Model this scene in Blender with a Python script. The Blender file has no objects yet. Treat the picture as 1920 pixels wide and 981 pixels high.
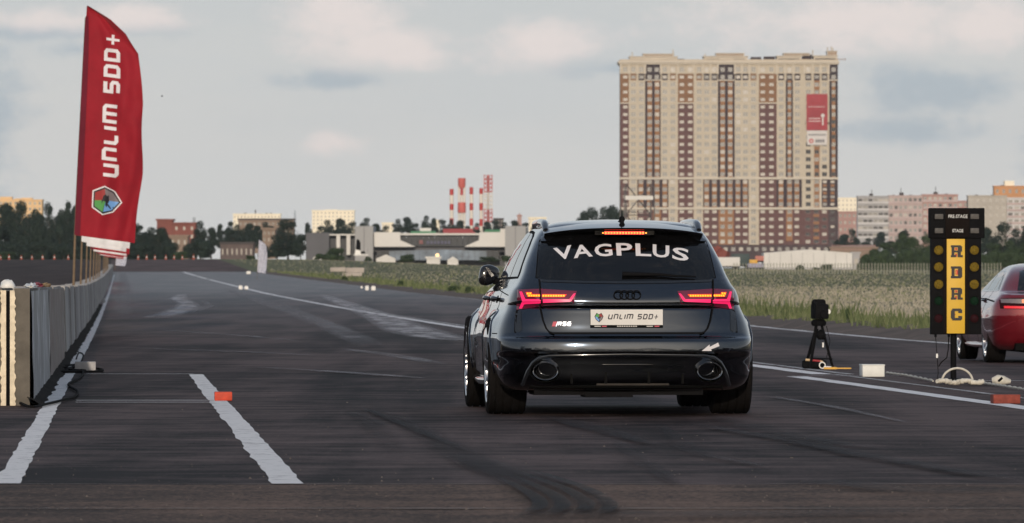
import bpy, bmesh, math, random
import numpy as np
from mathutils import Vector, Matrix
from mathutils.bvhtree import BVHTree

scene = bpy.context.scene
COL = scene.collection
R = math.radians

# ------------------------------------------------------------------ camera
FPX, CX, HY = 12800.0, 960.0, 482.0       # focal length in photo pixels, principal column, horizon row
EYE = 0.953                               # camera height over the ground at its foot
cam_d = bpy.data.cameras.new("camera")
cam = bpy.data.objects.new("camera", cam_d); COL.objects.link(cam)
cam.location = (0, 0, EYE); cam.rotation_euler = (R(90), 0, 0)
cam_d.sensor_width = 36.0; cam_d.lens = FPX / 1920 * 36.0
cam_d.shift_y = -(490.5 - HY) / 1920.0
cam_d.clip_start = 0.5; cam_d.clip_end = 30000
cam_d.dof.use_dof = True; cam_d.dof.focus_distance = 49.2; cam_d.dof.aperture_fstop = 15.0
scene.camera = cam

# ------------------------------------------------------------------ sky, sun, exposure
SUN_EL, SUN_AZ = 11.0, -1.5     # behind the camera, a little to its left
scene.view_settings.view_transform = 'Standard'
scene.view_settings.look = 'None'
scene.view_settings.gamma = 1.0
scene.view_settings.exposure = 0.0
world = bpy.data.worlds.new("World"); scene.world = world; world.use_nodes = True
wn, wl = world.node_tree.nodes, world.node_tree.links
wn.clear()
def WN(t, **k):
    n = wn.new(t)
    for a, b in k.items(): setattr(n, a, b)
    return n
def wmath(op, a, b=None, c=None):
    n = WN('ShaderNodeMath', operation=op)
    for i, v in enumerate((a, b, c)):
        if v is None: continue
        if isinstance(v, (int, float)): n.inputs[i].default_value = v
        else: wl.new(v, n.inputs[i])
    return n.outputs[0]
def wmix(f, a, b):
    n = WN('ShaderNodeMix', data_type='RGBA')
    for i, v in ((0, f), (6, a), (7, b)):
        if isinstance(v, (int, float)): n.inputs[i].default_value = v
        elif isinstance(v, tuple): n.inputs[i].default_value = v
        else: wl.new(v, n.inputs[i])
    return n.outputs[2]
def wsmooth(v, a, b):
    n = WN('ShaderNodeMapRange', interpolation_type='SMOOTHSTEP')
    wl.new(v, n.inputs[0]); n.inputs[1].default_value = a; n.inputs[2].default_value = b
    return n.outputs[0]
def wnoise(vec, scale, detail, rough, stretch, off=(0, 0, 0)):
    m = WN('ShaderNodeMapping'); m.inputs['Scale'].default_value = stretch; m.inputs['Location'].default_value = off
    wl.new(vec, m.inputs[0])
    n = WN('ShaderNodeTexNoise'); n.inputs['Scale'].default_value = scale
    n.inputs['Detail'].default_value = detail; n.inputs['Roughness'].default_value = rough
    wl.new(m.outputs[0], n.inputs[0]); return n.outputs[0]
sky = WN('ShaderNodeTexSky', sky_type='NISHITA', sun_disc=False)
sky.sun_elevation = R(SUN_EL); sky.sun_rotation = R(180 - SUN_AZ)
sky.air_density = 1.0; sky.dust_density = 2.5; sky.ozone_density = 1.2
tc = WN('ShaderNodeTexCoord'); vec = tc.outputs['Generated']
sx = WN('ShaderNodeSeparateXYZ'); wl.new(vec, sx.inputs[0])
X_, Y_, Z_ = sx.outputs
# thin high overcast veil: pale grey by the horizon, blue grey higher up
veil = wmix(wsmooth(Z_, 0.0, 0.075), (8.1, 8.0, 7.8, 1), (5.5, 6.0, 6.45, 1))
veil = wmix(wsmooth(Z_, .08, .55), veil, (2.2, 2.9, 4.0, 1))
base = wmix(0.85, sky.outputs[0], veil)
# haze glow added round the low sun behind the camera, brightening the bumper's reflection
_dt = WN('ShaderNodeVectorMath', operation='DOT_PRODUCT'); wl.new(vec, _dt.inputs[0])
_dt.inputs[1].default_value = (math.sin(R(SUN_AZ)) * math.cos(R(SUN_EL)), -math.cos(R(SUN_AZ)) * math.cos(R(SUN_EL)), math.sin(R(SUN_EL)))
base = wmix(wmath('MULTIPLY', wmath('MULTIPLY', wmath('POWER', wmath('MAXIMUM', _dt.outputs['Value'], 0.0), 7.0), .75), wmath('SUBTRACT', 1.0, wsmooth(Z_, .10, .55))), base, (26, 22, 17.5, 1))
streak = wnoise(vec, 9.0, 5, .55, (1, 1, 5.0), (.3, .1, .7))
base = wmix(wmath('MULTIPLY', wsmooth(streak, .45, .70), .22), base, (5.1, 5.7, 6.15, 1))
fine = wnoise(vec, 46.0, 9, .66, (1, 1, 1.7))
big = wnoise(vec, 17.0, 4, .5, (1, 1, 2.6), (1.7, .4, .2))
def blob(px, py, rx, ry):
    cx_, cz_ = (px - CX) / FPX, (HY - py) / FPX
    a = wmath('DIVIDE', wmath('SUBTRACT', wmath('DIVIDE', X_, wmath('MAXIMUM', Y_, .05)), cx_), rx / FPX)
    b = wmath('DIVIDE', wmath('SUBTRACT', Z_, cz_), ry / FPX)
    d = wmath('SQRT', wmath('ADD', wmath('MULTIPLY', a, a), wmath('MULTIPLY', b, b)))
    return wmath('MULTIPLY', wmath('SUBTRACT', 1.0, wmath('MINIMUM', d, 1.0)), wsmooth(Y_, 0.0, .3))
def addup(bl):
    s = bl[0]
    for b in bl[1:]: s = wmath('MAXIMUM', s, b)
    return s
pk = addup([blob(640, 35, 190, 130), blob(720, 90, 250, 75), blob(1000, 80, 260, 85), blob(1560, 40, 420, 95),
            blob(1850, 50, 300, 110), blob(625, 268, 110, 55), blob(140, 40, 300, 45)])
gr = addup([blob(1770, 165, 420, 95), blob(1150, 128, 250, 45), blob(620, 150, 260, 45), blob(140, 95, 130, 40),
            blob(60, 62, 480, 36), blob(-60, 230, 230, 330), blob(1960, 300, 150, 160), blob(1700, 250, 380, 60)])  # blobs at the left and right edges darken the sky colour like lens vignetting
cov = wmath('ADD', wmath('MULTIPLY', fine, 1.25), wmath('MULTIPLY', big, .25))
high = wsmooth(Z_, .045, .12)
pkm = wsmooth(wmath('ADD', cov, wmath('SUBTRACT', wmath('MULTIPLY', pk, .52), wmath('MULTIPLY', wmath('SUBTRACT', 1.0, high), .13))), .74, 1.12)
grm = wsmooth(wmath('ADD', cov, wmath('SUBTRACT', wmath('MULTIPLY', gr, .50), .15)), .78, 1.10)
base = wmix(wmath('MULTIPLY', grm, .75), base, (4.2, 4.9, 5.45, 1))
base = wmix(wmath('MULTIPLY', pkm, .72), base, (8.9, 7.85, 7.45, 1))
bg = WN('ShaderNodeBackground'); bg.inputs[1].default_value = 0.1
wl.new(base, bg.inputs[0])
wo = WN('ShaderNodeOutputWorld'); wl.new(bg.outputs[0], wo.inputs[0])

sun_d = bpy.data.lights.new("sun", 'SUN'); sun_d.energy = 2.4; sun_d.angle = R(0.6); sun_d.color = (1.0, .86, .70)
sun = bpy.data.objects.new("sun", sun_d); COL.objects.link(sun)
sd = Vector((math.sin(R(SUN_AZ)), -math.cos(R(SUN_AZ)), 0))
sdir = Vector((sd.x * math.cos(R(SUN_EL)), sd.y * math.cos(R(SUN_EL)), math.sin(R(SUN_EL))))  # towards the sun
sun.rotation_euler = sdir.to_track_quat('Z', 'Y').to_euler()

# ------------------------------------------------------------------ helpers
def rgb(r, g, b):
    f = lambda c: (c / 255 / 12.92) if c <= 10 else ((c / 255 + .055) / 1.055) ** 2.4
    return (f(r), f(g), f(b))
MATS = {}
def pmat(name, color, rough=.6, metal=0.0, var=.18, scale=3.0, bump=0.0, coat=0.0, spec=.5, emit=None, es=1.0, stretch=(1, 1, 1), detail=6, color2=None, alpha=None):
    if name in MATS: return MATS[name]
    m = bpy.data.materials.new(name); m.use_nodes = True
    nt = m.node_tree; N, L = nt.nodes, nt.links
    b = N['Principled BSDF']
    b.inputs['Roughness'].default_value = rough; b.inputs['Metallic'].default_value = metal
    b.inputs['Coat Weight'].default_value = coat; b.inputs['Coat Roughness'].default_value = .03
    b.inputs['Specular IOR Level'].default_value = spec
    c = tuple(color) + (1,)
    if var > 0 or color2:
        t = N.new('ShaderNodeTexCoord'); mp = N.new('ShaderNodeMapping'); L.new(t.outputs['Object'], mp.inputs[0])
        mp.inputs['Scale'].default_value = stretch
        nz = N.new('ShaderNodeTexNoise'); nz.inputs['Scale'].default_value = scale; nz.inputs['Detail'].default_value = detail
        nz.inputs['Roughness'].default_value = .62
        L.new(mp.outputs[0], nz.inputs[0])
        rp = N.new('ShaderNodeMapRange'); rp.inputs[1].default_value = .3; rp.inputs[2].default_value = .7
        L.new(nz.outputs[0], rp.inputs[0])
        mx = N.new('ShaderNodeMix'); mx.data_type = 'RGBA'; L.new(rp.outputs[0], mx.inputs[0])
        mx.inputs[6].default_value = tuple(x * (1 - var) for x in color) + (1,)
        mx.inputs[7].default_value = (tuple(color2) + (1,)) if color2 else tuple(min(1, x * (1 + var)) for x in color) + (1,)
        L.new(mx.outputs[2], b.inputs['Base Color'])
        if bump > 0:
            bp = N.new('ShaderNodeBump'); bp.inputs['Strength'].default_value = bump; bp.inputs['Distance'].default_value = .02
            L.new(nz.outputs[0], bp.inputs['Height']); L.new(bp.outputs[0], b.inputs['Normal'])
    else:
        b.inputs['Base Color'].default_value = c
    if emit:
        b.inputs['Emission Color'].default_value = tuple(emit) + (1,); b.inputs['Emission Strength'].default_value = es
    MATS[name] = m
    return m

class MB:
    def __init__(s): s.v = []; s.f = []; s.m = []
    def add(s, vs, fs, mi=0):
        o = len(s.v); s.v += [tuple(v) for v in vs]
        for f in fs: s.f.append(tuple(i + o for i in f)); s.m.append(mi)
        return s
    def box(s, x0, x1, y0, y1, z0, z1, mi=0):
        return s.add([(x0, y0, z0), (x1, y0, z0), (x1, y1, z0), (x0, y1, z0), (x0, y0, z1), (x1, y0, z1), (x1, y1, z1), (x0, y1, z1)],
                     [(0, 3, 2, 1), (4, 5, 6, 7), (0, 1, 5, 4), (1, 2, 6, 5), (2, 3, 7, 6), (3, 0, 4, 7)], mi)
    def quad(s, a, b, c, d, mi=0): return s.add([a, b, c, d], [(0, 1, 2, 3)], mi)
    def tube(s, pts, r, n=8, mi=0, caps=True):
        pts = [Vector(p) for p in pts]; k = len(pts)
        rs = r if isinstance(r, (list, tuple)) else [r] * k
        vs = []; up = None
        for i, p in enumerate(pts):
            t = (pts[min(i + 1, k - 1)] - pts[max(i - 1, 0)]).normalized()
            if up is None: up = Vector((0, 0, 1)) if abs(t.z) < .9 else Vector((1, 0, 0))
            a = t.cross(up); a = a.normalized() if a.length > 1e-6 else Vector((1, 0, 0)); bq = a.cross(t).normalized(); up = bq
            for j in range(n):
                q = 2 * math.pi * j / n
                vs.append(p + a * (rs[i] * math.cos(q)) + bq * (rs[i] * math.sin(q)))
        fs = []
        for i in range(k - 1):
            for j in range(n):
                fs.append((i * n + j, i * n + (j + 1) % n, (i + 1) * n + (j + 1) % n, (i + 1) * n + j))
        if caps: fs.append(tuple(range(n - 1, -1, -1))); fs.append(tuple((k - 1) * n + j for j in range(n)))
        return s.add(vs, fs, mi)
    def lathe(s, prof, n=24, axis='z', mi=0, c=(0, 0, 0), sx=1.0, sy=1.0):
        vs = []; k = len(prof)
        for (r, h) in prof:
            for j in range(n):
                q = 2 * math.pi * j / n; a, b = r * math.cos(q) * sx, r * math.sin(q) * sy
                p = (a, b, h) if axis == 'z' else ((h, a, b) if axis == 'x' else (a, h, b))
                vs.append((p[0] + c[0], p[1] + c[1], p[2] + c[2]))
        fs = []
        for i in range(k - 1):
            for j in range(n):
                fs.append((i * n + j, i * n + (j + 1) % n, (i + 1) * n + (j + 1) % n, (i + 1) * n + j))
        return s.add(vs, fs, mi)
    def prism(s, poly, y0, y1, mi=0):      # polygon in (x,z) given depth in y
        n = len(poly)
        vs = [(x, y0, z) for x, z in poly] + [(x, y1, z) for x, z in poly]
        fs = [tuple(range(n)), tuple(range(2 * n - 1, n - 1, -1))] + [(i, i + n, (i + 1) % n + n, (i + 1) % n) for i in range(n)]
        return s.add(vs, fs, mi)
    def build(s, name, mats, parent=None, smooth=None, loc=None, fix=True):
        me = bpy.data.meshes.new(name); me.from_pydata([tuple(v) for v in s.v], [], s.f)
        if not isinstance(mats, (list, tuple)): mats = [mats]
        for m in mats: me.materials.append(m)
        if len(mats) > 1: me.polygons.foreach_set('material_index', s.m)
        if fix:
            bm = bmesh.new(); bm.from_mesh(me); bmesh.ops.recalc_face_normals(bm, faces=bm.faces); bm.to_mesh(me); bm.free()
        if smooth is not None: shade(me, smooth)
        me.update()
        return link(name, me, parent, loc)
def shade(me, ang):
    me.polygons.foreach_set('use_smooth', [True] * len(me.polygons))
    if ang < 179: me.set_sharp_from_angle(angle=R(ang))
def link(name, me, parent=None, loc=None):
    o = bpy.data.objects.new(name, me); COL.objects.link(o)
    if parent is not None: o.parent = parent
    if loc is not None: o.location = loc
    return o
def tag(o, label=None, cat=None, group=None, kind=None):
    if label: o['label'] = label
    if cat: o['category'] = cat
    if group: o['group'] = group
    if kind: o['kind'] = kind
    return o
def thing(name, label, cat, loc=(0, 0, 0), rotz=0.0, group=None):
    o = bpy.data.objects.new(name, None); COL.objects.link(o); o.empty_display_size = .3
    o.location = loc; o.rotation_euler = (0, 0, rotz)
    return tag(o, label, cat, group)
def children(o): return [c for c in list(COL.objects) if c.parent == o]
def copy_tree(o, parent=None, kids=None):
    kids = kids if kids is not None else {}
    c = o.copy(); COL.objects.link(c)
    if parent is not None: c.parent = parent
    for ch in o.children: copy_tree(ch, c)
    return c
def text_mesh(txt, bold=0.0):
    cu = bpy.data.curves.new('txt', 'FONT'); cu.body = txt; cu.size = 1.0; cu.offset = bold; cu.resolution_u = 3
    o = bpy.data.objects.new('txt', cu); COL.objects.link(o)
    dg = bpy.context.evaluated_depsgraph_get(); dg.update()
    me = o.evaluated_get(dg).to_mesh()
    v = [tuple(p.co) for p in me.vertices]; f = [tuple(p.vertices) for p in me.polygons]
    o.evaluated_get(dg).to_mesh_clear(); bpy.data.objects.remove(o); bpy.data.curves.remove(cu)
    return v, f
def fit(v, w, h):
    a = np.array(v); lo = a.min(0); hi = a.max(0); sc = hi - lo
    return [((p[0] - lo[0]) / sc[0] * w, (p[1] - lo[1]) / sc[1] * h) for p in v]
# angular block alphabet: centre lines on a unit-height cell (all that the banners need)
SW = .19
GL = {'U': (.62, [[(0, 1), (0, .13), (.13, 0), (.62, 0), (.62, 1)]]),
      'N': (.62, [[(0, 0), (0, 1), (.49, 1), (.62, .87), (.62, 0)]]),
      'L': (.5, [[(0, 1), (0, .13), (.13, 0), (.5, 0)]]),
      'I': (0, [[(0, 0), (0, 1)]]),
      'M': (1.0, [[(0, 0), (0, 1), (.87, 1), (1, .87), (1, 0)], [(.5, .93), (.5, 0)]]),
      '5': (.6, [[(.62, 1), (0, 1), (0, .52), (.48, .52), (.6, .42), (.6, .12), (.48, 0), (-.04, 0)]]),
      '0': (.6, [[(0, .5), (0, 1), (.47, 1), (.6, .87), (.6, .13), (.47, 0), (0, 0), (0, .5)]]),
      '+': (.56, [[(-.04, .44), (.60, .44)], [(.28, .92), (.28, -.04)]]),
      'R': (.6, [[(0, 0), (0, 1), (.47, 1), (.6, .87), (.6, .6), (.47, .48), (.1, .48)], [(.3, .48), (.6, 0)]]),
      'S': (.6, [[(.62, 1), (0, 1), (0, .52), (.48, .52), (.6, .42), (.6, .12), (.48, 0), (-.04, 0)]]),
      '6': (.6, [[(.6, 1), (.13, 1), (0, .87), (0, .13), (.13, 0), (.6, 0), (.6, .52), (.05, .52)]])}
def stroke(pts, w):
    n = len(pts); P = [Vector((a, b)) for a, b in pts]; closed = (P[0] - P[-1]).length < 1e-6
    out = []
    for i in range(n):
        a = P[i - 1] if i > 0 else (P[-2] if closed else None); c = P[i + 1] if i < n - 1 else (P[1] if closed else None)
        d1 = (P[i] - a).normalized() if a is not None else (c - P[i]).normalized()
        d2 = (c - P[i]).normalized() if c is not None else d1
        n1 = Vector((-d1.y, d1.x)); n2 = Vector((-d2.y, d2.x)); m = (n1 + n2)
        m = m / max(m.dot(n1), .3)
        out.append((P[i] + m * (w / 2), P[i] - m * (w / 2)))
    vs = []; fs = []
    for a, b in out: vs += [tuple(a), tuple(b)]
    for i in range(n - 1): fs.append((2 * i, 2 * i + 1, 2 * i + 3, 2 * i + 2))
    return vs, fs
def block_text(txt, shear=.2, gap=.17, space=.35, sw=SW):
    V = []; F = []; x = sw / 2
    for ch in txt:
        if ch == ' ': x += space; continue
        w, sts = GL[ch]
        sw_ = sw; sw = sw * (.72 if ch == '+' else 1)
        for st in sts:
            st = [(a, sw / 2 + b * (1 - sw)) for a, b in st]
            vs, fs = stroke(st, sw); o = len(V)
            V += [(p[0] + x + shear * p[1], p[1]) for p in vs]; F += [tuple(i + o for i in f) for f in fs]
        sw = sw_; x += w + sw + gap
    return V, F, x - gap - sw / 2 + shear
def subdiv2d(V, F, step):
    """split flat faces with lines every step so that a flat shape can follow a curved surface"""
    bm = bmesh.new(); vs = [bm.verts.new((p[0], p[1], 0)) for p in V]
    for f in F:
        try: bm.faces.new([vs[i] for i in f])
        except ValueError: pass
    xs = [p[0] for p in V]; ys = [p[1] for p in V]
    for ax, lo, hi in ((0, min(xs), max(xs)), (1, min(ys), max(ys))):
        q = math.floor(lo / step + 1) * step
        while q < hi:
            co = (q, 0, 0) if ax == 0 else (0, q, 0); no = (1, 0, 0) if ax == 0 else (0, 1, 0)
            bmesh.ops.bisect_plane(bm, geom=bm.verts[:] + bm.edges[:] + bm.faces[:], plane_co=co, plane_no=no, dist=1e-6)
            q += step
    bm.verts.index_update()
    v = [(p.co.x, p.co.y) for p in bm.verts]; f = [tuple(q.index for q in fc.verts) for fc in bm.faces]
    bm.free(); return v, f

# ------------------------------------------------------------------ ground shape (a long shallow dip in the strip)
LANE = 0.0575
_k = np.array([(-400, .7), (-50, .80), (0, .953), (27, 1.06), (50, 1.148), (81, 1.27), (110, 1.39), (148, 1.52), (250, 1.72), (369, 1.84), (550, 1.85),
               (700, 1.80), (790, 1.72), (880, 1.35), (1000, .78), (1110, .42), (1300, .40), (2000, .6), (5000, 1.0)], float)
_r = np.array([(-400, .7), (790, 1.72), (1000, 1.9), (1500, 2.8), (2200, 4.0), (3000, 5.0), (5000, 8.0)], float)
def _pchip(k, x):
    X, Y = k[:, 0], k[:, 1]; h = np.diff(X); d = np.diff(Y) / h
    m = np.zeros(len(X)); m[0] = d[0]; m[-1] = d[-1]
    for i in range(1, len(X) - 1):
        if d[i - 1] * d[i] > 0:
            w1, w2 = 2 * h[i] + h[i - 1], h[i] + 2 * h[i - 1]; m[i] = (w1 + w2) / (w1 / d[i - 1] + w2 / d[i])
    i = np.clip(np.searchsorted(X, x) - 1, 0, len(X) - 2); t = (x - X[i]) / h[i]
    return ((1 + 2 * t) * (1 - t) ** 2 * Y[i] + t * (1 - t) ** 2 * h[i] * m[i] + t * t * (3 - 2 * t) * Y[i + 1] + t * t * (t - 1) * h[i] * m[i + 1])
ROWS = np.concatenate([np.arange(-400, -20, 40), np.arange(-20, 32, 4), [32.4], np.arange(34, 120, 3), np.arange(120, 300, 6), np.arange(300, 900, 12),
                       np.arange(900, 1122, 10), [1126], np.arange(1150, 2000, 50), np.arange(2000, 5001, 250)]).astype(float)
_hl = _pchip(_k, ROWS); _hr = _pchip(_r, ROWS); _hr[ROWS < 790] = _hl[ROWS < 790]
def hrow(Y): return float(np.interp(Y, ROWS, _hl))
def gz(X, Y):
    L = X + LANE * Y; t = min(max((L - 25) / 55, 0), 1); t = t * t * (3 - 2 * t)
    return EYE - (float(np.interp(Y, ROWS, _hl)) * (1 - t) + float(np.interp(Y, ROWS, _hr)) * t)
def gL(L, Y): return (L - LANE * Y, Y, gz(L - LANE * Y, Y))
def wx(px, Y): return (px - CX) / FPX * Y
def wz(py, Y): return EYE - (py - HY) / FPX * Y
def gp(px, py):
    """point of the strip that is seen at this photo pixel"""
    lo, hi = 5.0, 790.0
    for _ in range(60):
        m = (lo + hi) / 2
        if hrow(m) * FPX / m + HY > py: lo = m
        else: hi = m
    return wx(px, lo), lo
# ------------------------------------------------------------------ ground materials
def ground_mat(name, dark, light, rough, grain=.25, streak=.5, spec=.35, far_rough=None, bump=.25, contrast=(.452, .548)):
    m = bpy.data.materials.new(name); m.use_nodes = True; nt = m.node_tree; N, L = nt.nodes, nt.links
    b = N['Principled BSDF']; b.inputs['Specular IOR Level'].default_value = spec
    t = N.new('ShaderNodeTexCoord')
    def nz(scale, stretch, rot, det=6, rg=.6):
        mp = N.new('ShaderNodeMapping'); mp.inputs['Scale'].default_value = stretch; mp.inputs['Rotation'].default_value = (0, 0, rot)
        L.new(t.outputs['Object'], mp.inputs[0]); n = N.new('ShaderNodeTexNoise'); n.inputs['Scale'].default_value = scale
        n.inputs['Detail'].default_value = det; n.inputs['Roughness'].default_value = rg; L.new(mp.outputs[0], n.inputs[0]); return n.outputs[0]
    def mth(op, a, c):
        n = N.new('ShaderNodeMath'); n.operation = op
        for i, v in enumerate((a, c)):
            if isinstance(v, (int, float)): n.inputs[i].default_value = v
            else: L.new(v, n.inputs[i])
        return n.outputs[0]
    rot = -math.atan(LANE)
    s1 = nz(1.0, (1.1, .03, 1), rot, 5, .6)          # rubber and dirt drawn out along the lane
    s2 = nz(1.0, (.30, .045, 1), rot, 6, .6)         # broad patches
    s3 = nz(1.0, (.16, .42, 1), 0, 5, .6)           # bands across
    s4 = nz(1.0, (1.5, 1.9, 1), rot * .5, 6, .65)     # fine scuffs across the view
    g = nz(38.0, (1, 1, 1), 0, 3, .7)                # stone chips
    v = mth('ADD', mth('MULTIPLY', s1, streak * .5), mth('ADD', mth('MULTIPLY', s2, .55 * (1.3 - streak)), mth('ADD', mth('MULTIPLY', s3, .22), mth('MULTIPLY', s4, .38))))
    v = mth('ADD', v, mth('MULTIPLY', g, grain))
    tot = streak * .5 + .55 * (1.3 - streak) + .60 + grain
    v = mth('DIVIDE', v, tot)
    rp = N.new('ShaderNodeMapRange'); L.new(v, rp.inputs[0]); rp.inputs[1].default_value = contrast[0]; rp.inputs[2].default_value = contrast[1]
    mx = N.new('ShaderNodeMix'); mx.data_type = 'RGBA'; L.new(rp.outputs[0], mx.inputs[0])
    mx.inputs[6].default_value = tuple(dark) + (1,); mx.inputs[7].default_value = tuple(light) + (1,)
    L.new(mx.outputs[2], b.inputs['Base Color'])
    if far_rough is not None:      # smoother, shinier surface further down stands in for the heat mirage
        sp = N.new('ShaderNodeSeparateXYZ'); L.new(t.outputs['Object'], sp.inputs[0])
        fr = N.new('ShaderNodeMapRange'); L.new(sp.outputs[1], fr.inputs[0]); fr.interpolation_type = 'SMOOTHSTEP'
        fr.inputs[1].default_value = 120; fr.inputs[2].default_value = 420; fr.inputs[3].default_value = rough; fr.inputs[4].default_value = far_rough
        L.new(fr.outputs[0], b.inputs['Roughness'])
        fs = N.new('ShaderNodeMapRange'); L.new(sp.outputs[1], fs.inputs[0]); fs.interpolation_type = 'SMOOTHSTEP'
        fs.inputs[1].default_value = 70; fs.inputs[2].default_value = 260; fs.inputs[3].default_value = spec; fs.inputs[4].default_value = .34
        L.new(fs.outputs[0], b.inputs['Specular IOR Level'])
    else: b.inputs['Roughness'].default_value = rough
    bp = N.new('ShaderNodeBump'); bp.inputs['Strength'].default_value = bump; bp.inputs['Distance'].default_value = .006
    L.new(g, bp.inputs['Height']); L.new(bp.outputs[0], b.inputs['Normal'])
    return m
M_strip = ground_mat('asphalt', (.012, .0085, .0082), (.118, .083, .078), .7, streak=.55, spec=.06, far_rough=.42)
M_old = ground_mat('worn_asphalt', (.024, .0150, .0112), (.205, .128, .092), .75, grain=.9, streak=.35, spec=.12)
M_far = ground_mat('red_asphalt', (.070, .046, .043), (.135, .090, .083), .8, streak=.4, spec=.08)
M_taxi = ground_mat('brown_asphalt', (.026, .0175, .0155), (.075, .051, .045), .8, streak=.4, spec=.06)
def field_mat():
    m = bpy.data.materials.new('dry_meadow'); m.use_nodes = True; nt = m.node_tree; N, L = nt.nodes, nt.links
    b = N['Principled BSDF']; b.inputs['Roughness'].default_value = .9; b.inputs['Specular IOR Level'].default_value = .1
    t = N.new('ShaderNodeTexCoord'); mp = N.new('ShaderNodeMapping'); L.new(t.outputs['Object'], mp.inputs[0]); mp.inputs['Scale'].default_value = (.12, .02, 1)
    n = N.new('ShaderNodeTexNoise'); n.inputs['Scale'].default_value = 1; n.inputs['Detail'].default_value = 8; n.inputs['Roughness'].default_value = .62; L.new(mp.outputs[0], n.inputs[0])
    cr = N.new('ShaderNodeValToRGB'); L.new(n.outputs[0], cr.inputs[0])
    e = cr.color_ramp.elements; e[0].position = .34; e[0].color = (.15, .15, .085, 1); e[1].position = .66; e[1].color = (.36, .32, .24, 1)
    k = e.new(.5); k.color = (.26, .235, .16, 1)
    sp = N.new('ShaderNodeSeparateXYZ'); L.new(t.outputs['Object'], sp.inputs[0])      # greener sward further out
    ad = N.new('ShaderNodeMath'); ad.operation = 'MULTIPLY_ADD'; L.new(n.outputs[0], ad.inputs[0]); ad.inputs[1].default_value = 260; L.new(sp.outputs[1], ad.inputs[2])
    mr = N.new('ShaderNodeMapRange'); mr.interpolation_type = 'SMOOTHSTEP'; L.new(ad.outputs[0], mr.inputs[0]); mr.inputs[1].default_value = 330; mr.inputs[2].default_value = 640
    mx = N.new('ShaderNodeMix'); mx.data_type = 'RGBA'; L.new(mr.outputs[0], mx.inputs[0]); L.new(cr.outputs[0], mx.inputs[6]); mx.inputs[7].default_value = (.135, .14, .075, 1)
    L.new(mx.outputs[2], b.inputs['Base Color']); return m
M_field = field_mat()
M_soil = pmat('soil', (.095, .066, .052), .95, var=.4, scale=1.2, bump=.3)

VERGE = [(-400, 13.2), (60, 13.3), (118, 13.6), (160, 14.4), (310, 15.2), (500, 15.6), (1130, 15.8), (5000, 15.8)]
def verge(Y): return float(np.interp(Y, [v[0] for v in VERGE], [v[1] for v in VERGE]))
def sheet(name, mat, cols, y0, y1, kind='structure', dz=0.0, parent=None):
    """cols(Y) gives the lane offsets of one row; rows follow the shared row list"""
    ys = [float(y) for y in ROWS if y0 < y < y1]; ys = [y0] + ys + [y1]
    vs = []; n = None
    for y in ys:
        c = cols(y); n = len(c)
        for l in c:
            x, yy, z = gL(l, y); vs.append((x, yy, z + dz))
    fs = [(i * n + j, i * n + j + 1, (i + 1) * n + j + 1, (i + 1) * n + j) for i in range(len(ys) - 1) for j in range(n - 1)]
    mb = MB(); mb.add(vs, fs); o = mb.build(name, mat, parent, smooth=180, fix=False)
    if kind: o['kind'] = kind
    return o
WL = -0.70
runway = sheet('runway', M_strip, lambda y: [-1.2, 0, 3, 6, 7.4, 10, verge(y) - .35, verge(y)], 32.4, 792)
sheet('paddock_apron', M_old, lambda y: [-60, -8, -1.2, 0, 3, 6, 7.4, 10, verge(y)], -400, 32.4)
sheet('taxiway', M_taxi, lambda y: [-30, -16, -8, -1.2], 32.4, 1120)
sheet('runway_end', M_far, lambda y: [-1.2, 0, 3, 6, 7.4, 10, verge(y) - .35, verge(y)], 792, 1120)
LW = list(np.linspace(-1600, -60, 20)) 
sheet('meadow', M_field, lambda y: [verge(y), verge(y) + .9, 18, 22, 25] + list(np.linspace(31, 80, 12)) + [100, 140, 200, 300, 500, 900, 1700], -400, 5000)
sheet('meadow', M_field, lambda y: LW if y < 32.4 else LW, -400, 32.4)
sheet('meadow', M_field, lambda y: LW + [-45, -30], 32.4, 1120)
sheet('meadow', M_field, lambda y: LW + [-45, -30, -16, -8, -1.2, 0, 3, 6, 7.4, 10, verge(y)], 1120, 5000)
# bare earth lip along the edge of the meadow
def lip():
    rng = random.Random(5); ys = [40.0]
    while ys[-1] < 780: ys.append(ys[-1] * 1.012 + .3)
    vs = []
    for y in ys:
        l0 = verge(y)
        for d, h in ((-.15, .006), (.02, .05), (.30, .13), (.9, .17), (1.5, .02)):
            x, yy, z = gL(l0 + d + rng.uniform(-.05, .05), y); vs.append((x, yy, z + h * rng.uniform(.5, 1.3)))
    n = 5; fs = [(i * n + j, i * n + j + 1, (i + 1) * n + j + 1, (i + 1) * n + j) for i in range(len(ys) - 1) for j in range(n - 1)]
    o = MB().add(vs, fs).build('earth_bank', M_soil, None, smooth=180, fix=False); o['kind'] = 'structure'
lip()

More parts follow.
